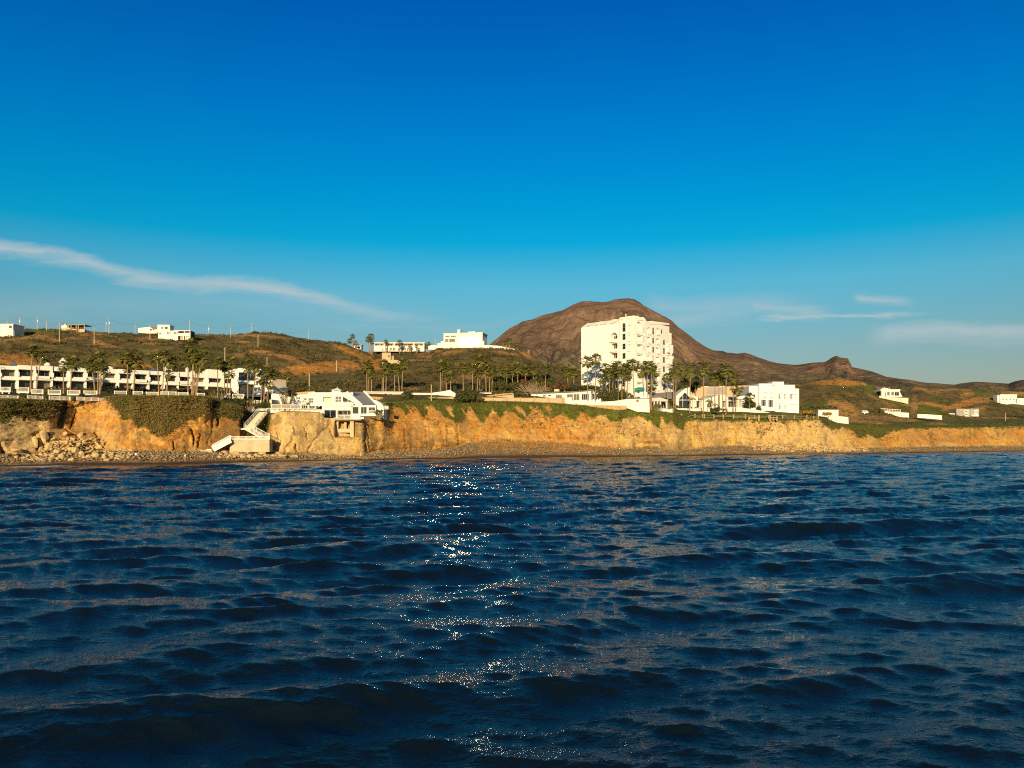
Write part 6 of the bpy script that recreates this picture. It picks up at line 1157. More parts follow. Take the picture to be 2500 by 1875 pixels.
# ================================================================ UTILITY POLES
def pole(px, top_, bot, arms, lab, grp='utility poles on the hills', tr=None, smin=3.6, Y=None):
    g_ = ground_hit(px, bot, smin) if Y is None else P(px, bot, Y)
    Yp = g_[1]; t = thing('utility_pole', g_, lab, 'utility pole', grp); zt_ = Z_(top_, Yp); x = g_[0]
    mb = MB(); mb.tube([(x, Yp, g_[2] - .8), (x, Yp, zt_)], [.17, .12], 6); mb.build('mast', 'pole', t)
    for w, py in arms:
        zz = Z_(py, Yp); hw = w / F * Yp / 2; mb = MB(); mb.bar((x - hw, Yp - .2, zz), (x + hw, Yp - .2, zz), .2, .26); c_o = mb.build('crossarm', 'metal', t)
    if tr:
        mb = MB(); zz = Z_(tr, Yp); mb.tube([(x + .35, Yp - .3, zz - .5), (x + .35, Yp - .3, zz + .5)], .3, 8); mb.build('transformer', 'carwhite', t)
    return Vector((x, Yp, zt_))
PL = []
pl_spec = [(18, 779, 800, [(10, 779), (8, 782)], None, 'hill pole rising behind the white house at the left edge'), (48, 772, 809, [(8, 772.5)], 785, 'hill pole with a pale transformer, right of the left-edge house'),
           (91, 772, 806, [(5, 772.5), (4, 776)], 784, 'hilltop pole between the left-edge house and the tallest yellow pole'), (114, 784, 806, [(7, 787), (3, 783.5)], None, 'short hilltop pole left of the tallest yellow pole'),
           (145, 785, 840, [(8, 785), (10, 793), (8, 797.5)], None, 'tallest yellow pole with three crossarms in front of the unfinished house'), (230, 800, 843, [(5, 808)], None, 'yellow pole down the slope below the unfinished house'),
           (259, 788, 806, [(3, 788)], 790, 'thin crest pole just left of the tall pole between the two left houses'), (266, 777.5, 817, [(7, 778)], 789, 'tall crest pole with a transformer between the unfinished house and the towered house'), (330, 789, 811, [(4, 789.5), (4, 801)], None, 'small crest pole left of the towered white house'),
           (366, 793, 830, [(7, 793.5)], None, 'pole in front of the left wing of the towered white house'), (463, 781, 838, [(7, 781.5), (3, 793)], None, 'tall pole at the right end of the towered white house'), (509, 793, 814, [(3, 795), (3, 801)], 803, 'crest pole right of the towered white house'),
           (563, 797.5, 824, [(3, 798.5)], None, 'crest pole left of the rocky summit'), (614, 790, 812, [(6, 790.5)], None, 'crest pole on the rocky summit of the left hill'), (630, 817, 848, [], None, 'plain yellow post below the rocky summit'), (684, 808, 817, [(8, 811)], None, 'short crest pole right of the rocky summit'),
           (754, 805.5, 833, [(4, 806)], None, 'lone crest pole where the left hill slopes down'), (549, 848, 900, [], None, 'plain post rising over the palms of the apartment terrace'), (652, 872, 905, [], None, 'plain post above the corner apartment'), (755, 911, 958, [], None, 'bare orange post standing behind the cliff house'),
           (822, 880, 908, [], None, 'short post beside the long orange bank'), (1053, 939, 979, [], None, 'thin post standing by the tan wall between the bushes'), (2455, 1008, 1028, [(3, 1012)], None, 'lone pole on the right plain'), (1064, 829, 848, [(3, 832)], None, 'leaning post left of the hilltop mansion')]
for px, tp, bt, arms, tr, lab in pl_spec:
    PL.append((px, pole(px, tp, bt, arms, lab, tr=tr, smin=3.6 if px not in (755, 1053, 2455) else 3.0)))
wire_ix = [0, 1, 2, 3, 4, 6, 7, 8, 9, 10, 11, 12, 13, 15, 16]
mb = MB()
for i, j in zip(wire_ix[:-1], wire_ix[1:]):
    a, c = PL[i][1], PL[j][1]
    for o in (-.9, .9):
        pts = [a.lerp(c, k / 8) + Vector((0, o * .2, -1.1 * 4 * (k / 8) * (1 - k / 8) - .1 - (.5 if o > 0 else 0))) for k in range(9)]; mb.tube(pts, .022, 3, cap=False)
w_ = mb.build('power_lines', 'metal', None, loc=PL[7][1]); tag(w_, 'thin dark power lines sagging from pole to pole along the crest of the left hill', 'power line')
# ================================================================ PALMS
def crown_mesh(seed, name, n=40, nl=9, droop=0.0):
    r_ = random.Random(seed); V_ = []; F_ = []
    for i in range(n):
        az_ = i * 2.399963 + r_.uniform(-.25, .25); t = (i + .5) / n; el = math.radians(84 - 142 * t ** .9 + r_.uniform(-8, 8)) - droop
        d = Vector((math.cos(el) * math.cos(az_), math.cos(el) * math.sin(az_), math.sin(el))); L_ = r_.uniform(.42, .60)
        o = d * L_ - Vector((0, 0, .04 * (1 - t))); side = d.cross(Vector((0, 0, 1))); side = side.normalized() if side.length > .05 else Vector((math.cos(az_ + 1.57), math.sin(az_ + 1.57), 0)); up = side.cross(d).normalized()
        w = .018; k = len(V_); V_ += [side * w, -side * w, o + side * w, o - side * w]; F_.append((k, k + 1, k + 3, k + 2))
        R_ = r_.uniform(.40, .52)
        for j in range(nl):
            a = math.radians(-68 + 136 * j / (nl - 1)); ld = (d * math.cos(a) + side * math.sin(a)).normalized(); q = R_ * (1 - .28 * abs(a)) * r_.uniform(.85, 1.05)
            sag = Vector((0, 0, -1)) * (.10 + .10 * r_.random()) * q / .5; pw = side * math.cos(a) - d * math.sin(a); hw = .05
            m_ = o + ld * q * .55 + up * .02; tip = o + ld * q + sag; k = len(V_); V_ += [o, m_ + pw * hw, tip, m_ - pw * hw]; F_.append((k, k + 1, k + 2, k + 3))
    me = bpy.data.meshes.new(name); me.from_pydata([tuple(v) for v in V_], [], F_); me.materials.append(M['palmleaf']); return me
def skirt_mesh(seed):
    r_ = random.Random(seed); V_ = []; F_ = []
    for i in range(40):
        az_ = r_.uniform(0, 6.283); z0 = r_.uniform(-.25, -.02); o = Vector((math.cos(az_) * .07, math.sin(az_) * .07, z0)); tip = Vector((math.cos(az_) * r_.uniform(.16, .34), math.sin(az_) * r_.uniform(.16, .34), z0 - r_.uniform(.3, .6))); s_ = Vector((-math.sin(az_), math.cos(az_), 0)) * .07; m_ = (o + tip) / 2 + Vector((math.cos(az_), math.sin(az_), 0)) * .06
        k = len(V_); V_ += [o, m_ + s_, tip, m_ - s_]; F_.append((k, k + 1, k + 2, k + 3))
    me = bpy.data.meshes.new('dead_skirt'); me.from_pydata([tuple(v) for v in V_], [], F_); me.materials.append(M['skirt']); return me
CR = [crown_mesh(20 + k, 'palm_crown', 38 + 2 * k, 9, .0 + .05 * (k % 3)) for k in range(6)]; SK = [skirt_mesh(k) for k in range(3)]
rp_ = random.Random(77)
def palm(px, py, bx, by, Y, rad, label, group, thick=.135, skirt=True):
    """px,py crown centre; bx bearing of the foot; rad crown radius in px"""
    gzv = ground_z(bx, Y) - .3; base_ = Vector((X_(bx, Y), Y, gzv)); topv = P(px, py, Y + rp_.uniform(-.4, .4)); R_ = rad / F * Y
    t = thing('fan_palm', base_, label, 'palm tree', group)
    mb = MB(); n = 7; lean = topv - base_; pts = []; rad_ = []
    bow = Vector((lean.x, 0, 0)) * .18
    for k in range(n + 1): u_ = k / n; pts.append(base_ + lean * u_ - bow * math.sin(math.pi * u_)); rad_.append(thick * (1.35 - .55 * u_ + (.35 if k == 0 else 0)))
    mb.tube(pts, rad_, 7); mb.build('trunk', 'trunk', t)
    c = bpy.data.objects.new('crown', rp_.choice(CR)); COL.objects.link(c); c.parent = t; c.location = topv - base_; s_ = R_ * 1.14; c.scale = (s_, s_, s_ * rp_.uniform(.9, 1.05)); c.rotation_euler = (rp_.uniform(-.12, .12), rp_.uniform(-.12, .12), rp_.uniform(0, 6.28))
    if skirt and rp_.random() < .75:
        k_ = bpy.data.objects.new('dead_skirt', rp_.choice(SK)); COL.objects.link(k_); k_.parent = t; k_.location = topv - base_; k_.scale = (s_, s_, s_ * .9); k_.rotation_euler = (0, 0, rp_.uniform(0, 6.28))
    return t
def ordn(k): return ord_(k)
def palms(lst, where, group, Yf, rad, **kw):
    lst = sorted(lst, key=lambda q: q[0])
    for i, q in enumerate(lst):
        px, py, bx = q[:3]; r_ = q[3] if len(q) > 3 and q[3] else rad; Y = q[4] if len(q) > 4 else Yf(bx)
        palm(px, py, bx, 0, Y + rp_.uniform(-1.2, 1.2), r_ * rp_.uniform(.92, 1.08), 'fan palm, %s from the left %s' % (ordn(i), where), group, **kw)
YA = lambda x: float(np.interp(x, [0, 300, 553, 700], [193, 200, 211, 218]))
A_ = [(80, 856, 75), (103, 868, 88), (156, 895, 155, 17), (179, 885, 171), (222, 890, 232), (241, 873, 239), (249, 892, 243, 19), (257, 908, 244, 16), (311, 874, 311, 19), (313, 900, 312, 15), (332, 884, 326), (383, 872, 388), (402, 868, 397), (416, 884, 407), (412, 913, 405, 13)]
palms(A_, 'in front of the left half of the apartment terrace', 'palms before the left half of the apartment terrace', YA, 20)
B_l = [(467, 843, 472, 21), (459, 883, 459, 17), (475, 866, 468, 20), (482, 880, 474, 17), (494, 874, 480, 20), (485, 900, 477, 15), (531, 886, 532, 18)]
palms(B_l, 'in the dense cluster before the middle of the terrace', 'palm cluster before the middle of the apartment terrace', YA, 19)
C_l = [(548, 894, 548, 16), (559, 908, 553, 18), (569, 886, 560, 18), (605, 892, 605, 19), (627, 897, 616, 17), (638, 924, 638, 18), (651, 905, 643, 17), (663, 914, 652, 17), (659, 941, 648, 12)]
palms(C_l, 'around the white corner apartment', 'palms around the corner apartment', lambda x: float(np.interp(x, [540, 660], [212, 222])), 18)
palm(703, 916, 703, 0, 236, 13, 'single fan palm rising behind the white garden wall left of the cliff house', None)
YB = lambda x: float(np.interp(x, [890, 1000, 1110, 1205, 1305], [261, 262, 268, 277, 288]))
palms([(895, 893, 896, 19), (901, 903, 900, 17), (907, 913, 907, 14), (938, 889, 936, 16), (945, 899, 942, 18), (934, 915, 933, 12), (965, 898, 963, 16), (970, 905, 975, 14), (985, 888, 981, 19)], 'behind the low cream house right of the cliff house', 'palms behind the low cream house', YB, 17)
palms([(1076, 893, 1075, 17), (1082, 899, 1078, 17), (1096, 899, 1090, 18), (1089, 920, 1090, 13), (1101, 918, 1100, 15), (1130, 897, 1131, 16), (1153, 900, 1154, 17), (1167, 908, 1166, 15), (1174, 880, 1171, 20), (1184, 903, 1187, 16), (1197, 901, 1195, 18), (1203, 911, 1201, 15)], 'in the grove behind the two round bushes', 'palm grove behind the round bushes', YB, 17)
palms([(1218, 905, 1218, 15), (1237, 911, 1237, 15), (1251, 903, 1251, 15), (1264, 898, 1264, 17), (1283, 904, 1282, 16), (1302, 903, 1302, 16), (1309, 930, 1309, 12), (1332, 902, 1332, 15), (1385, 905, 1387, 17), (1401, 909, 1401, 17)], 'among the bushy trees left of the hotel tower', 'palms left of the hotel tower', lambda x: float(np.interp(x, [1210, 1305, 1410], [290, 296, 292])), 16)
palms([(1433, 883, 1435, 18), (1454, 878, 1454, 20), (1470, 926, 1470, 16), (1479, 898, 1479, 17), (1488, 912, 1488, 17), (1499, 902, 1494, 17), (1508, 893, 1510, 17), (1520, 910, 1518, 17), (1528, 901, 1524, 16), (1534, 914, 1530, 13), (1545, 891, 1548, 19)], 'against the left and middle faces of the hotel tower', 'palms before the hotel tower, left group', lambda x: 265.6 - (x > 1500) * 1.6, 17, skirt=False)
palms([(1567, 905, 1574, 17), (1580, 896, 1581, 18), (1591, 897, 1591, 16), (1598, 906, 1586, 16), (1592, 941, 1588, 17), (1628, 921, 1630, 15), (1643, 915, 1645, 14)], 'against the right side of the hotel tower', 'palms before the hotel tower, right group', lambda x: 268.3 + (x > 1610) * 7, 17, skirt=False)
palms([(1652, 899, 1649, 22), (1686, 899, 1684, 21), (1719, 898, 1717, 23), (1773, 902, 1772, 20)], 'among the tallest palms standing on the lawn', 'tallest palms on the lawn', lambda x: float(np.interp(x, [1649, 1772], [281, 290])), 21)
palms([(1672, 924, 1672, 17), (1699, 931, 1697, 15), (1745, 921, 1745, 17), (1756, 917, 1755, 16), (1764, 929, 1764, 15), (1790, 921, 1790, 18), (1799, 946, 1796, 19), (1831, 971, 1830, 15, 304)], 'among the shorter palms behind the lawn', 'shorter palms behind the lawn', lambda x: float(np.interp(x, [1670, 1750, 1800], [305, 294, 299])), 17)
palms([(861, 821, 862, 7), (854, 832, 852, 7), (868, 837, 869, 8)], 'by the tiny house in the saddle', 'palms by the tiny house in the saddle', lambda x: 456, 8, thick=.28)
palms([(899, 828, 901, 9), (906, 822, 905, 9), (909, 836, 908, 7), (942, 834, 942, 6), (976, 837, 976, 9), (1000, 844, 1000, 6), (1017, 846, 1017, 5), (1047, 839, 1047, 7), (1042, 846, 1041, 7)], 'around the long white motel', 'palms around the motel', lambda x: 458 if x > 911 else 464, 8, thick=.28)
palms([(1236, 836, 1236, 8), (1243, 832, 1244, 10), (1263, 848, 1263, 9)], 'on the crest right of the hilltop mansion', 'palms right of the hilltop mansion', lambda x: 436, 9, thick=.28)

# ================================================================ BUSHES AND TREES
def leafcloud(seed, n=1500, clumps=18, leaf=.075, flat=1.0):
    rs_ = np.random.RandomState(seed); cs = rs_.normal(size=(clumps, 3)); cs /= np.linalg.norm(cs, axis=1)[:, None]; cs *= rs_.uniform(.25, .72, (clumps, 1)); cs[:, 2] = np.abs(cs[:, 2]) * 1.0 - .15
    rad_ = rs_.uniform(.22, .42, clumps); ci = rs_.randint(0, clumps, n); d = rs_.normal(size=(n, 3)); d /= np.linalg.norm(d, axis=1)[:, None]
    p = cs[ci] + d * rad_[ci][:, None] * rs_.uniform(.75, 1.08, (n, 1)); a = rs_.normal(size=(n, 3)); a /= np.linalg.norm(a, axis=1)[:, None]; b_ = np.cross(a, d); b_ /= np.linalg.norm(b_, axis=1)[:, None] + 1e-6
    s_ = leaf * rs_.uniform(.6, 1.5, (n, 1)); V_ = np.stack([p - a * s_, p + b_ * s_ * .6, p + a * s_, p - b_ * s_ * .6], 1).reshape(-1, 3); V_[:, 2] *= flat
    return V_, np.arange(4 * n).reshape(-1, 4)
def lmesh(seed, mat, **k):
    V_, F_ = leafcloud(seed, **k); me = bpy.data.meshes.new('foliage'); me.from_pydata(V_.tolist(), [], F_.tolist()); me.materials.append(M[mat]); return me
BUSH = {m_: [lmesh(40 + k * 3 + hash_, m_) for k in range(3)] for hash_, m_ in enumerate(('leaf', 'leafdry', 'leafyellow'))}
rb_ = random.Random(31)
def bush(px, tp, bt, hw, Y, label, cat='bush', group=None, mat='leaf', name='round_bush', trunk=False):
    z0 = Z_(bt, Y); z1 = Z_(tp, Y); base_ = Vector((X_(px, Y), Y, min(z0, ground_z(px, Y)) if trunk else z0)); r_ = hw / F * Y; h_ = (z1 - z0)
    t = thing(name, base_, label, cat, group); f_ = bpy.data.objects.new('foliage' if not trunk else 'crown', rb_.choice(BUSH[mat])); COL.objects.link(f_); f_.parent = t
    zc = z0 + h_ * (.25 if not trunk else .38); f_.location = (0, 0, zc - base_.z); f_.scale = (r_ / .92, r_ / .92, (z1 - zc) / .98); f_.rotation_euler = (0, 0, rb_.uniform(0, 6.28))
    if trunk:
        mb = MB(); b0 = base_ - Vector((0, 0, .4)); c0 = Vector((base_.x, base_.y, zc))
        mb.tube([b0, b0.lerp(c0, .5) + Vector((.15, 0, 0)), c0], [.28, .22, .14], 6)
        for k in range(5): a = k * 1.26 + .3; mb.tube([b0.lerp(c0, .5), c0 + Vector((math.cos(a) * r_ * .5, math.sin(a) * r_ * .5, h_ * .18))], [.13, .05], 5)
        mb.build('trunk', 'bark', t)
    else:
        mb = MB(); mb.tube([base_ - Vector((0, 0, .5)), base_ + Vector((0, 0, h_ * .4))], [.14, .06], 5); mb.build('stem', 'bark', t)
    return t
bush(997, 950, 979, 24, 241, 'large dark round bush on the green cliff top, overlapping the rough tan stone wall'); bush(1014, 962, 979, 12, 241, 'small dark shrub touching the right side of the round bush near the low cream house')
bush(1128, 948, 981, 30, 243, 'widest dark round bush on the cliff top, left of the long tan garden wall'); bush(1152, 946, 980, 22, 243.5, 'dark round bush fused to the right side of the widest bush'); bush(1175, 966, 979, 10, 244, 'low dark shrub at the left end of the long garden wall')
for k, (px, tp, bt, hw) in enumerate([(57, 963, 976, 11), (113, 962, 977, 9), (182, 965, 979, 9), (200, 955, 968, 8), (262, 963, 977, 9), (100, 958, 968, 8), (318, 956, 967, 8), (352, 958, 967, 7), (470, 962, 972, 9), (575, 962, 985, 12), (590, 966, 990, 13), (556, 968, 985, 11), (640, 968, 1000, 12), (655, 976, 1000, 9), (512, 968, 984, 8)]):
    bush(px, tp, bt, hw, float(np.interp(px, [0, 260, 520, 660], [172, 187, 203, 214])) + (6 if k in (3, 5, 6, 7, 8) else 0), 'dark garden shrub, %s from the left along the apartment decks and cliff balustrades' % ordn(sorted([57, 113, 182, 200, 262, 100, 318, 352, 470, 575, 590, 556, 640, 655, 512]).index(px)), group='garden shrubs by the apartment decks', name='garden_shrub')
trees = [(1212, 914, 958, 22, 282, 'leaf'), (1232, 922, 960, 20, 280, 'leaf'), (1256, 918, 962, 26, 290, 'leaf'), (1282, 920, 960, 24, 292, 'leafdry'), (1306, 905, 955, 24, 300, 'leaf'), (1325, 908, 956, 24, 302, 'leafdry'), (1346, 914, 958, 22, 300, 'leaf'), (1360, 925, 960, 20, 296, 'leafdry'), (1378, 928, 958, 22, 292, 'leafdry'), (1398, 932, 958, 20, 288, 'leaf'), (1418, 934, 956, 20, 280, 'leaf'), (1442, 933, 956, 22, 276, 'leaf'),
         (1222, 902, 950, 18, 296, 'leaf'), (1244, 900, 948, 20, 298, 'leaf'), (1270, 902, 950, 18, 303, 'leafdry'), (1294, 896, 945, 20, 308, 'leaf'), (1337, 898, 945, 18, 308, 'leaf'), (1108, 936, 960, 12, 272, 'leaf'), (1200, 918, 958, 16, 278, 'leaf'), (1060, 940, 960, 10, 268, 'leaf'),
         (1175, 926, 958, 16, 276, 'leaf'), (1150, 930, 960, 14, 276, 'leaf')]
tx = sorted(q[0] for q in trees)
for px, tp, bt, hw, Y, m_ in trees: bush(px, tp, bt, hw, Y, '%s bushy tree, %s from the left in the wooded strip between grove and hotel' % ('dark green' if m_ == 'leaf' else 'reddish brown', ordn(tx.index(px))), 'tree', 'bushy trees left of the hotel', m_, 'bushy_tree', True)
hed = [(1455, 938, 962, 18), (1474, 940, 972, 16), (1484, 938, 978, 20), (1502, 942, 979, 20), (1520, 944, 978, 18), (1536, 950, 976, 15), (1552, 964, 974, 12), (1495, 928, 950, 14), (1540, 938, 960, 10)]
hx_ = sorted(q[0] for q in hed)
for px, tp, bt, hw in hed: bush(px, tp, bt, hw, 265.2 if bt > 965 else 267.5, 'dense dark shrub, %s from the left along the foot of the hotel tower' % ordn(hx_.index(px)), 'shrub', 'shrubs at the foot of the hotel', 'leaf', 'dense_shrub')
bush(1829, 970, 999, 18, 305.5, 'round dark green tree behind the short palm at the left end of the event hall', 'tree', None, 'leaf', 'round_tree', True)
for px, tp, bt, hw, lb in ((1643, 985, 1010, 13, 'dark green shrub between the restaurant and the gabled pavilion'), (1618, 993, 1012, 10, 'dark leafy shrub below the restaurant columns'), (1662, 940, 972, 20, 'dark tree crown behind the left side of the glass pavilion'), (1690, 935, 958, 16, 'dark tree crown behind the right side of the glass pavilion'), (1752, 988, 1004, 11, 'green shrub by the small dark thatched parasol')):
    bush(px, tp, bt, hw, 281 if bt > 1000 else 310, lb)
bush(1972, 996, 1013, 20, 306, 'broad yellow-flowering bush between the event hall and the small white cottage', mat='leafyellow', name='yellow_bush'); bush(1986, 1004, 1016, 13, 305, 'dark green bush under the right side of the broad yellow bush'); bush(2019, 1003.5, 1014, 14, 310, 'small yellow bush in front of the small white cottage', mat='leafyellow', name='yellow_bush')
bush(1852, 982, 1004, 7, 308, 'slim green shrub at the left corner of the event hall')
for k, px in enumerate((2420, 2440, 2462, 2484, 2505)): bush(px, 1012, 1022, 13, 470 + 3 * k, 'dark hedge shrub, %s from the left on the far right plain' % ordn(k), 'shrub', 'hedge shrubs on the right plain', 'leaf', 'hedge_shrub')
pp_ = [12, 31, 52, 64, 88, 99, 128, 152, 176, 204, 226, 268, 292, 320, 344, 372, 398, 424, 452, 476, 508]
for k, px in enumerate(pp_): bush(px, 946 + .02 * px - 2 * (k % 3), 957 + .022 * px, 5.5 + 2 * (k % 2), float(np.interp(px, [0, 553], [196, 214])), 'potted green plant, %s from the left on the ground-floor patios of the apartment terrace' % ordn(k), 'plant', 'potted plants on the apartment patios', 'leaf' if k % 4 else 'leafdry', 'potted_plant')
# leafless branching tree
t_ = thing('bare_tree', P(1290, 962, 281), 'leafless pale tree with many fanning branches in the wooded strip', 'tree')
for s0 in (0, 1):
    mb = MB(); b0 = P(1290 + 26 * s0, 964, 281); 
    for k in range(13):
        a = math.radians(-70 + 140 * k / 12); L_ = 22 / F * 281 * rb_.uniform(.8, 1.25); e_ = b0 + Vector((math.sin(a) * L_ * 1.3, rb_.uniform(-1, 1), math.cos(a) * L_ + .8)); m_ = b0.lerp(e_, .5) + Vector((0, 0, .3)); mb.tube([b0, m_, e_], [.17, .1, .04], 4)
        for j in range(2): mb.tube([m_, e_ + Vector((rb_.uniform(-1, 1), rb_.uniform(-.6, .6), rb_.uniform(-.2, .8)))], [.07, .03], 4)
    mb.build('trunk', 'bark', t_)
# broad-leaved clumps
def strelitzia(px, tp, bt, hw, Y, label):
    base_ = P(px, bt, Y); t = thing('broadleaf_clump', base_, label, 'plant', 'tall broad-leaved plants'); st = MB(); lf = MB(); h_ = Z_(tp, Y) - base_.z; w = hw / F * Y
    for i in range(34):
        fx_, fy_ = rb_.uniform(-.7, .7) * w, rb_.uniform(-.5, .5) * w; hh_ = h_ * rb_.uniform(.35, .95); tip = base_ + Vector((fx_ * 1.35, fy_ * 1.3, hh_)); b0 = base_ + Vector((fx_ * .6, fy_ * .6, -.3)); st.tube([b0, b0.lerp(tip, .7), tip], [.07, .05, .03], 4)
        for j in range(3):
            a = rb_.uniform(0, 6.28); u_ = Vector((math.cos(a), math.sin(a), 0)); e_ = tip + u_ * rb_.uniform(.5, .95) + Vector((0, 0, rb_.uniform(-.1, .75))); m_ = (tip + e_) / 2 + Vector((0, 0, .12)); s_ = Vector((-u_.y, u_.x, .2)) * .2; lf.add([tip, m_ + s_, e_, m_ - s_], [(0, 1, 2, 3)])
    lf.build('leaves', 'banana', t); st.build('stems', 'bark', t)
strelitzia(700, 952, 986, 22, 209, 'tall broad-leaved clump against the white wall left of the cliff house'); strelitzia(605, 975, 1008, 20, 209, 'tall broad-leaved clump at the head of the gully, beside the stair top'); strelitzia(533, 948, 982, 20, 203.5, 'tall broad-leaved clump before the right end of the apartment terrace')
strelitzia(1655 - 22, 978, 1004, 9, 279, 'light green broad-leaved clump left of the tallest lawn palm'); strelitzia(1605, 988, 1004, 10, 268.5, 'broad-leaved clump in front of the restaurant columns'); strelitzia(925, 1002, 1022, 10, 209.3, 'dark leafy plant hanging at the right flank of the cliff house')

# ================================================================ SCRUB, ICE PLANT, COBBLES (nobody could count these)
def scatter(name, label, cat, idx, n, rad_, mat, tris, seed, lift=.3, tall=.8):
    rs_ = np.random.RandomState(seed); ch = idx[rs_.randint(0, len(idx), n)]; c = V[ch] + rs_.normal(size=(n, 3)) * np.array([.5, .5, .0])
    r_ = rs_.uniform(rad_[0], rad_[1], n) * rs_.choice([1, 1, 1, 1.6], n); d = rs_.normal(size=(n, tris, 3)); d /= np.linalg.norm(d, axis=2)[..., None]; d[..., 2] = np.abs(d[..., 2]) * tall
    p = c[:, None] + d * r_[:, None, None] * rs_.uniform(.35, 1, (n, tris, 1)); a = rs_.normal(size=(n, tris, 3)); b_ = rs_.normal(size=(n, tris, 3)); s_ = r_[:, None, None] * .42
    a *= s_ / np.linalg.norm(a, axis=2)[..., None]; b_ *= s_ / np.linalg.norm(b_, axis=2)[..., None]
    VV = np.stack([p - a, p + b_, p + a], 2).reshape(-1, 3); o = npmesh(name, VV, np.arange(len(VV)).reshape(-1, 3), M[mat], False); tag(o, label, cat, kind='stuff'); return o
segf = SEG.ravel(); ccf = CC.ravel(); pyf = PY.ravel(); inview = (ccf > -120) & (ccf < 2620)
den = (fbm(Xs / 16, Ys / 22, 33, 3) + .25 * fbm(Xs / 5, Ys / 5, 35, 2)).ravel()
idx = np.where(inview & (segf > 4.7) & (segf < 7.25) & (den > np.where(ccf > 1900, .12, -.02)) & (bare.ravel() < .35))[0]; idx = idx[R.random_sample(len(idx)) < np.where(ccf[idx] > 1900, .45, 1.0)]; scatter('hill_scrub', 'low dark scrub scattered over the hillsides', 'scrub', idx, 14000, (.4, 1.05), 'scrub', 12, 4)
idx = np.where(inview & (segf > 4.9) & (segf < 7.25) & (bare.ravel() > .3))[0]; scatter('sparse_scrub', 'thin dry scrub on the bare earth patches', 'scrub', idx, 1500, (.3, .7), 'scrub', 9, 5)
vg = veg.ravel() > .55
idx = np.where(inview & (segf > 2.05) & (segf < 3.6) & vg & (ccf < 600))[0]; scatter('ice_plant', 'brown-green ice plant hanging over the left cliff edge', 'ground cover', idx, 26000, (.12, .30), 'iceplant', 7, 6, tall=.45)
idx = np.where(inview & (segf > 2.05) & (segf < 3.9) & vg & (ccf >= 600))[0]; scatter('cliff_grass', 'green tufts and weeds along the cliff top', 'ground cover', idx, 11000, (.12, .32), 'cliffgrass', 8, 7)
idx = np.where(inview & (segf > 2.3) & (segf < 3.2) & (~vg) & (ccf > 930) & (den > .25))[0]; scatter('cliff_weeds', 'dry weeds clinging to the cliff face', 'ground cover', idx, 700, (.15, .4), 'scrub', 8, 8)
def stones(name, label, cat, idx, n, rng_, seed, mat, kind='stuff'):
    rs_ = np.random.RandomState(seed); ch = idx[rs_.randint(0, len(idx), n)]; c = V[ch] + rs_.normal(size=(n, 3)) * np.array([.35, .35, 0]); r_ = rng_[0] + (rng_[1] - rng_[0]) * rs_.random_sample(n) ** 3
    oc = np.array([(1, 0, 0), (-1, 0, 0), (0, 1, 0), (0, -1, 0), (0, 0, 1), (0, 0, -1), (.7, .7, .55), (-.7, .6, .5), (.6, -.7, .5), (-.6, -.7, .45)], float)
    q = oc[None] * (1 + rs_.uniform(-.35, .35, (n, 10, 1))) * r_[:, None, None] * np.array([1, .9, .7]); th = rs_.uniform(0, 6.28, n); cs, sn = np.cos(th)[:, None], np.sin(th)[:, None]
    q = np.stack([q[..., 0] * cs - q[..., 1] * sn, q[..., 0] * sn + q[..., 1] * cs, q[..., 2]], -1) + c[:, None] + np.array([0, 0, 1.0]) * r_[:, None, None] * .25
    fs = np.array([(4, 6, 7), (4, 7, 9), (4, 9, 8), (4, 8, 6), (6, 0, 2), (6, 2, 7), (7, 2, 1), (7, 1, 9), (9, 1, 3), (9, 3, 8), (8, 3, 0), (8, 0, 6), (5, 2, 0), (5, 1, 2), (5, 3, 1), (5, 0, 3)])
    FF = (np.arange(n)[:, None, None] * 10 + fs[None]).reshape(-1, 3); o = npmesh(name, q.reshape(-1, 3), FF, M[mat], False)
    if kind: tag(o, label, cat, kind=kind)
    return o
M['cobble'] = simple('beach_cobble', (0.30, 0.21, 0.11), 0.9, 0.5, 1.4, 0.2)
idx = np.where((ccf > -60) & (ccf < 2560) & (segf > 1.25) & (segf < 2.02))[0]; stones('cobbles', 'grey and tan cobbles covering the beach', 'stones', idx, 17000, (.07, .36), 3, 'cobble')
idx = np.where((ccf > 0) & (ccf < 345) & (segf > 1.35) & (segf < 2.02 + .0))[0]; stones('rubble', 'broken tan rubble fallen from the left cliff', 'rubble', idx[np.abs(ccf[idx] - 190) + R.uniform(0, 90, len(idx)) < 170], 620, (.14, .65), 5, 'boulder')
idx = np.where((ccf > 120) & (ccf < 240) & (segf > 2.0) & (segf < 2.35) & (pyf > 1072))[0]; stones('slump_rubble', 'loose stones on the slumped earth heap', 'rubble', idx, 700, (.12, .6), 6, 'boulder')
idx = np.where((ccf > 540) & (ccf < 700) & (segf > 1.4) & (segf < 2.0))[0]; stones('platform_rubble', 'lumpy yellow rocks below the retaining platform', 'rubble', idx, 350, (.2, .8), 7, 'boulder')
idx = np.where((ccf > 1840) & (ccf < 2110) & (segf > 1.6) & (segf < 2.12))[0]; stones('foot_rubble', 'crumbled rocks at the foot of the right cliffs', 'rubble', idx, 900, (.15, .8), 8, 'boulder')
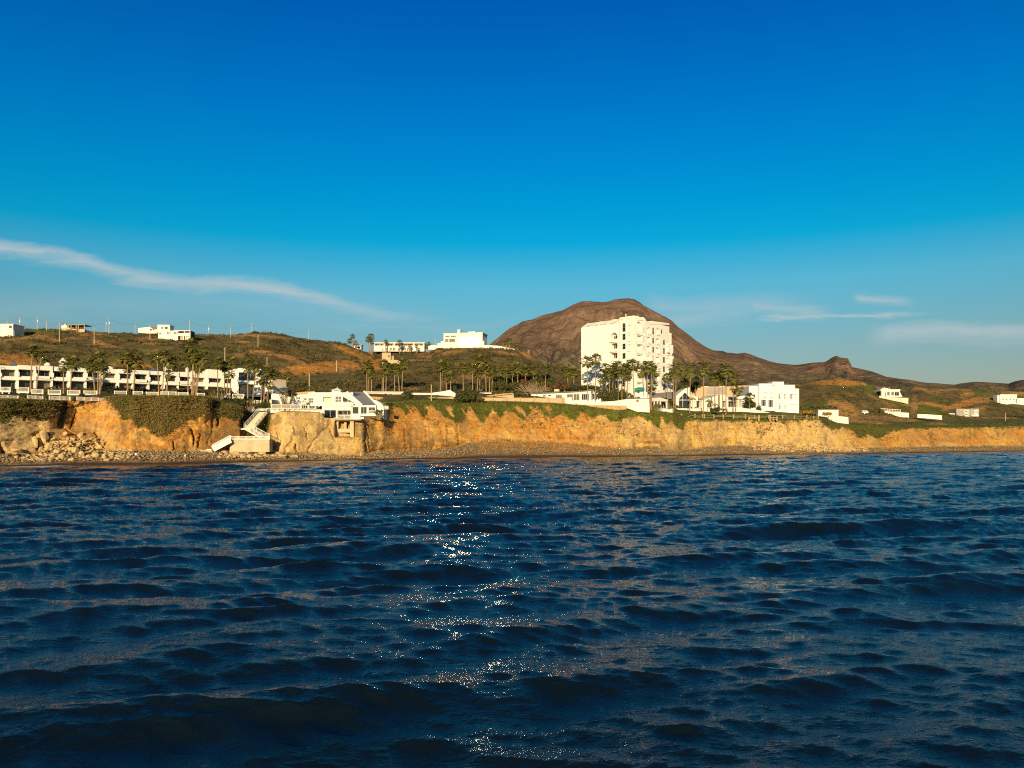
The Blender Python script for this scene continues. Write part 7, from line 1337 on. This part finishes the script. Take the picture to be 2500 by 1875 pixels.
def boulder(px, py, wpx, hpx, label, group=None, rot=0.0, mat='boulder'):
    g_ = ground_hit(px, py, 1.15); g_[1] = min(g_[1], float(np.interp(px, c_, Yb)) + 1.0); Y = g_[1]; base_ = P(px, py, Y); me = bpy.data.meshes.new('boulder'); bm_ = None
    rs_ = np.random.RandomState(int(px * 7 + py)); pts = rs_.normal(size=(26, 3)); pts /= np.linalg.norm(pts, axis=1)[:, None]; pts *= rs_.uniform(.8, 1.1, (26, 1)); w = wpx / F * Y / 2; h_ = hpx / F * Y / 2
    c, s_ = math.cos(rot), math.sin(rot); q = pts * np.array([w, w * .8, h_]); q = np.stack([q[:, 0] * c - q[:, 2] * s_, q[:, 1], q[:, 0] * s_ + q[:, 2] * c + h_ * .85], -1)
    import bmesh; bm_ = bmesh.new(); [bm_.verts.new(v) for v in q]; bmesh.ops.convex_hull(bm_, input=bm_.verts); bm_.to_mesh(me); bm_.free(); me.materials.append(M[mat])
    o = bpy.data.objects.new('boulder', me); COL.objects.link(o); o.location = base_; tag(o, label, 'boulder', group)
bl = [(42, 1104, 30, 12), (85, 1092, 16, 34, .35), (108, 1084, 24, 40, .15), (120, 1098, 20, 22, -.4), (140, 1110, 26, 16, .3), (150, 1122, 20, 16, .7), (172, 1102, 16, 12, 0), (184, 1108, 18, 24, .25), (198, 1112, 14, 14, .5), (205, 1098, 12, 10, 0), (215, 1120, 18, 12, .3), (232, 1120, 26, 22, -.35), (240, 1098, 24, 14, .25), (249, 1100, 10, 26, -.3), (255, 1120, 14, 16, .1), (262, 1126, 16, 9, 0), (175, 1126, 18, 10, .1), (128, 1118, 16, 10, 0), (274, 1112, 12, 10, .4), (290, 1118, 12, 8, 0), (100, 1114, 14, 9, 0), (70, 1116, 16, 8, .1), (196, 1070, 12, 20, -.9), (160, 1064, 14, 12, .9)]
bs = sorted(b_[0] for b_ in bl)
for b_ in bl: boulder(b_[0], b_[1], b_[2], b_[3], 'pale angular boulder, %s from the left in the rockfall under the left cliff' % ordn(bs.index(b_[0])), 'boulders of the left rockfall', b_[4] if len(b_) > 4 else 0)
for px, py, w, h_, lb in ((597, 1115, 10, 14, 'dark boulder shape standing in for the shaded opening under the retaining platform'), (640, 1112, 26, 12, 'tan boulder right of the dark one under the retaining platform'), (575, 1112, 28, 12, 'flat tan boulder left of the dark one under the retaining platform'), (690, 1118, 30, 9, 'low yellow rock at the waterline below the pale house rock'), (720, 1118, 26, 9, 'low yellow rock right of a similar one below the pale house rock'), (2112, 1103, 16, 10, 'dark-backed boulder on the beach below the right cliffs'), (2000, 1104, 16, 8, 'brown boulder at the foot of the rightmost yellow cliff')):
    boulder(px, py, w, h_, lb, mat='boulder' if 'dark boulder' not in lb else 'metal')  # dark one: rock shape added, its dark metal colour paints an opening's shade
t_ = thing('driftwood', P(2096, 1095, 300), 'pale fallen branch lying on the beach at the foot of the right cliff', 'driftwood')
Yq = float(np.interp(2096, c_, YW)) + 6; mb = MB(); mb.tube([P(2086, 1086, Yq + 4), P(2096, 1092, Yq + 2), P(2112, 1096, Yq), P(2126, 1101, Yq - 1)], [.2, .18, .13, .06], 6); mb.build('trunk', 'wood', t_)
mb = MB(); mb.tube([P(2096, 1092, Yq + 2), P(2108, 1091, Yq + 2)], [.1, .04], 5); mb.build('branch', 'wood', t_)

# ================================================================ TWO PEOPLE ON THE BEACH
def skin_obj(name, pts, edges, rad_, mat, parent, sub=2):
    me = bpy.data.meshes.new(name); me.from_pydata(pts, edges, []); o = bpy.data.objects.new(name, me); COL.objects.link(o); o.parent = parent
    mod = o.modifiers.new('skin', 'SKIN'); sv = me.skin_vertices[0].data if me.skin_vertices else None
    if sv is None:
        import bmesh; bm_ = bmesh.new(); bm_.from_mesh(me); bm_.verts.layers.skin.verify(); bm_.to_mesh(me); bm_.free(); sv = me.skin_vertices[0].data
    for i, r_ in enumerate(rad_): sv[i].radius = (r_, r_) if not hasattr(r_, '__len__') else r_
    sv[0].use_root = True; s_ = o.modifiers.new('sub', 'SUBSURF'); s_.levels = sub; s_.render_levels = sub; me.materials.append(M[mat]); return o
def person(loc, face, label, shirt, trouser, hat=None, stride=.12):
    t = thing('person', loc, label, 'person'); t.rotation_euler = (0, 0, face); k = 1.0
    pts = [(0, 0, .95), (0, 0, 1.15), (0, .01, 1.35), (0, 0, 1.47), (0, -.01, 1.55), (0, -.02, 1.63), (0, -.01, 1.71), (.18, 0, 1.40), (.25, .02, 1.12), (.27, -.10, .88), (.275, -.13, .80), (-.18, 0, 1.40), (-.26, .0, 1.13), (-.27, -.04, .88), (-.275, -.06, .80), (.09, 0, .88), (.11, -stride, .50), (.11, -stride * .6, .09), (.11, -stride - .14, .03), (-.09, 0, .88), (-.11, stride * .5, .48), (-.11, stride, .09), (-.11, stride - .16, .03)]
    ed = [(0, 1), (1, 2), (2, 3), (3, 4), (4, 5), (5, 6), (2, 7), (7, 8), (8, 9), (9, 10), (2, 11), (11, 12), (12, 13), (13, 14), (0, 15), (15, 16), (16, 17), (17, 18), (0, 19), (19, 20), (20, 21), (21, 22)]
    rad_ = [(.15, .11), (.14, .10), (.16, .10), .055, .075, .10, .08, .055, .042, .03, .035, .055, .042, .03, .035, .085, .058, .04, .035, .085, .058, .04, .035]
    skin_obj('body', pts, ed, rad_, 'skin', t)
    for sx_, hx, hy, hz in ((1, .275, -.13, .80), (-1, -.275, -.06, .80)):
        mb = MB()
        for j in range(4): mb.tube([(hx + (j - 1.5) * .02, hy, hz), (hx + (j - 1.5) * .023, hy - .02, hz - .06), (hx + (j - 1.5) * .023, hy - .045, hz - .095 + .008 * abs(j - 1.5))], [.010, .009, .007], 5)
        mb.tube([(hx - sx_ * .02, hy, hz + .02), (hx - sx_ * .055, hy - .03, hz - .03)], [.011, .008], 5); o = bpy.data.objects.new('hand', mb.mesh('hand', 'skin')); COL.objects.link(o); o.parent = t
    skin_obj('shirt', [(0, 0, .98), (0, 0, 1.15), (0, .01, 1.34), (.17, 0, 1.39), (.235, .015, 1.18), (-.17, 0, 1.39), (-.24, 0, 1.18)], [(0, 1), (1, 2), (2, 3), (3, 4), (2, 5), (5, 6)], [(.17, .13), (.16, .12), (.175, .12), .075, .065, .075, .065], shirt, t)
    skin_obj('trousers', [(0, 0, .95), (.09, 0, .86), (.11, -stride, .50), (.11, -stride * .6, .14), (-.09, 0, .86), (-.11, stride * .5, .48), (-.11, stride, .14)], [(0, 1), (1, 2), (2, 3), (0, 4), (4, 5), (5, 6)], [(.16, .125), .10, .075, .06, .10, .075, .06], trouser, t)
    hm = 'hair' if hat is None else hat
    mb = MB(); n = 12
    for j in range(5):
        pass
    vs = []; fs = []
    for j in range(6):
        ph = math.radians(-5 + 19 * j)
        for q_ in range(n): th = 2 * math.pi * q_ / n; vs.append((.108 * math.cos(ph) * math.cos(th), .012 + .118 * math.cos(ph) * math.sin(th), 1.655 + .115 * math.sin(ph)))
    for j in range(5):
        for q_ in range(n): fs.append((j * n + q_, j * n + (q_ + 1) % n, (j + 1) * n + (q_ + 1) % n, (j + 1) * n + q_))
    mb.add(vs, fs)
    if hat: mb.add([(.19 * math.cos(2 * math.pi * q_ / n), .19 * math.sin(2 * math.pi * q_ / n), 1.665) for q_ in range(n)] + [(.1 * math.cos(2 * math.pi * q_ / n), .1 * math.sin(2 * math.pi * q_ / n), 1.69) for q_ in range(n)], [(q_, (q_ + 1) % n, n + (q_ + 1) % n, n + q_) for q_ in range(n)])
    o = bpy.data.objects.new('hair' if not hat else 'hat', mb.mesh('hair', hm)); COL.objects.link(o); o.parent = t
    mb = MB(); mb.tube([(0, -.10, 1.65), (0, -.135, 1.625)], [.018, .014], 5); o = bpy.data.objects.new('nose', mb.mesh('nose', 'skin')); COL.objects.link(o); o.parent = t
    return t
def beach_pt(px, py):
    j = int(np.searchsorted(c_, px)); i0 = np.searchsorted(seg, 1.02); i1 = np.searchsorted(seg, 2.0); col = PY[i0:i1, j]; i = i0 + int(np.argmin(np.abs(col - py))); return Vector((Xs[i, j], Ys[i, j], Zs[i, j] - .03))
person(beach_pt(331, 1124), .5, 'person in a white top and dark trousers walking on the cobbles below the left cliff', 'shirtwhite', 'trouser', stride=.16)
person(beach_pt(452, 1126), -.4, 'person in a straw yellow top and grey trousers standing near the stair foot', 'shirtyellow', 'trousergrey', hat='shirtyellow', stride=.05)
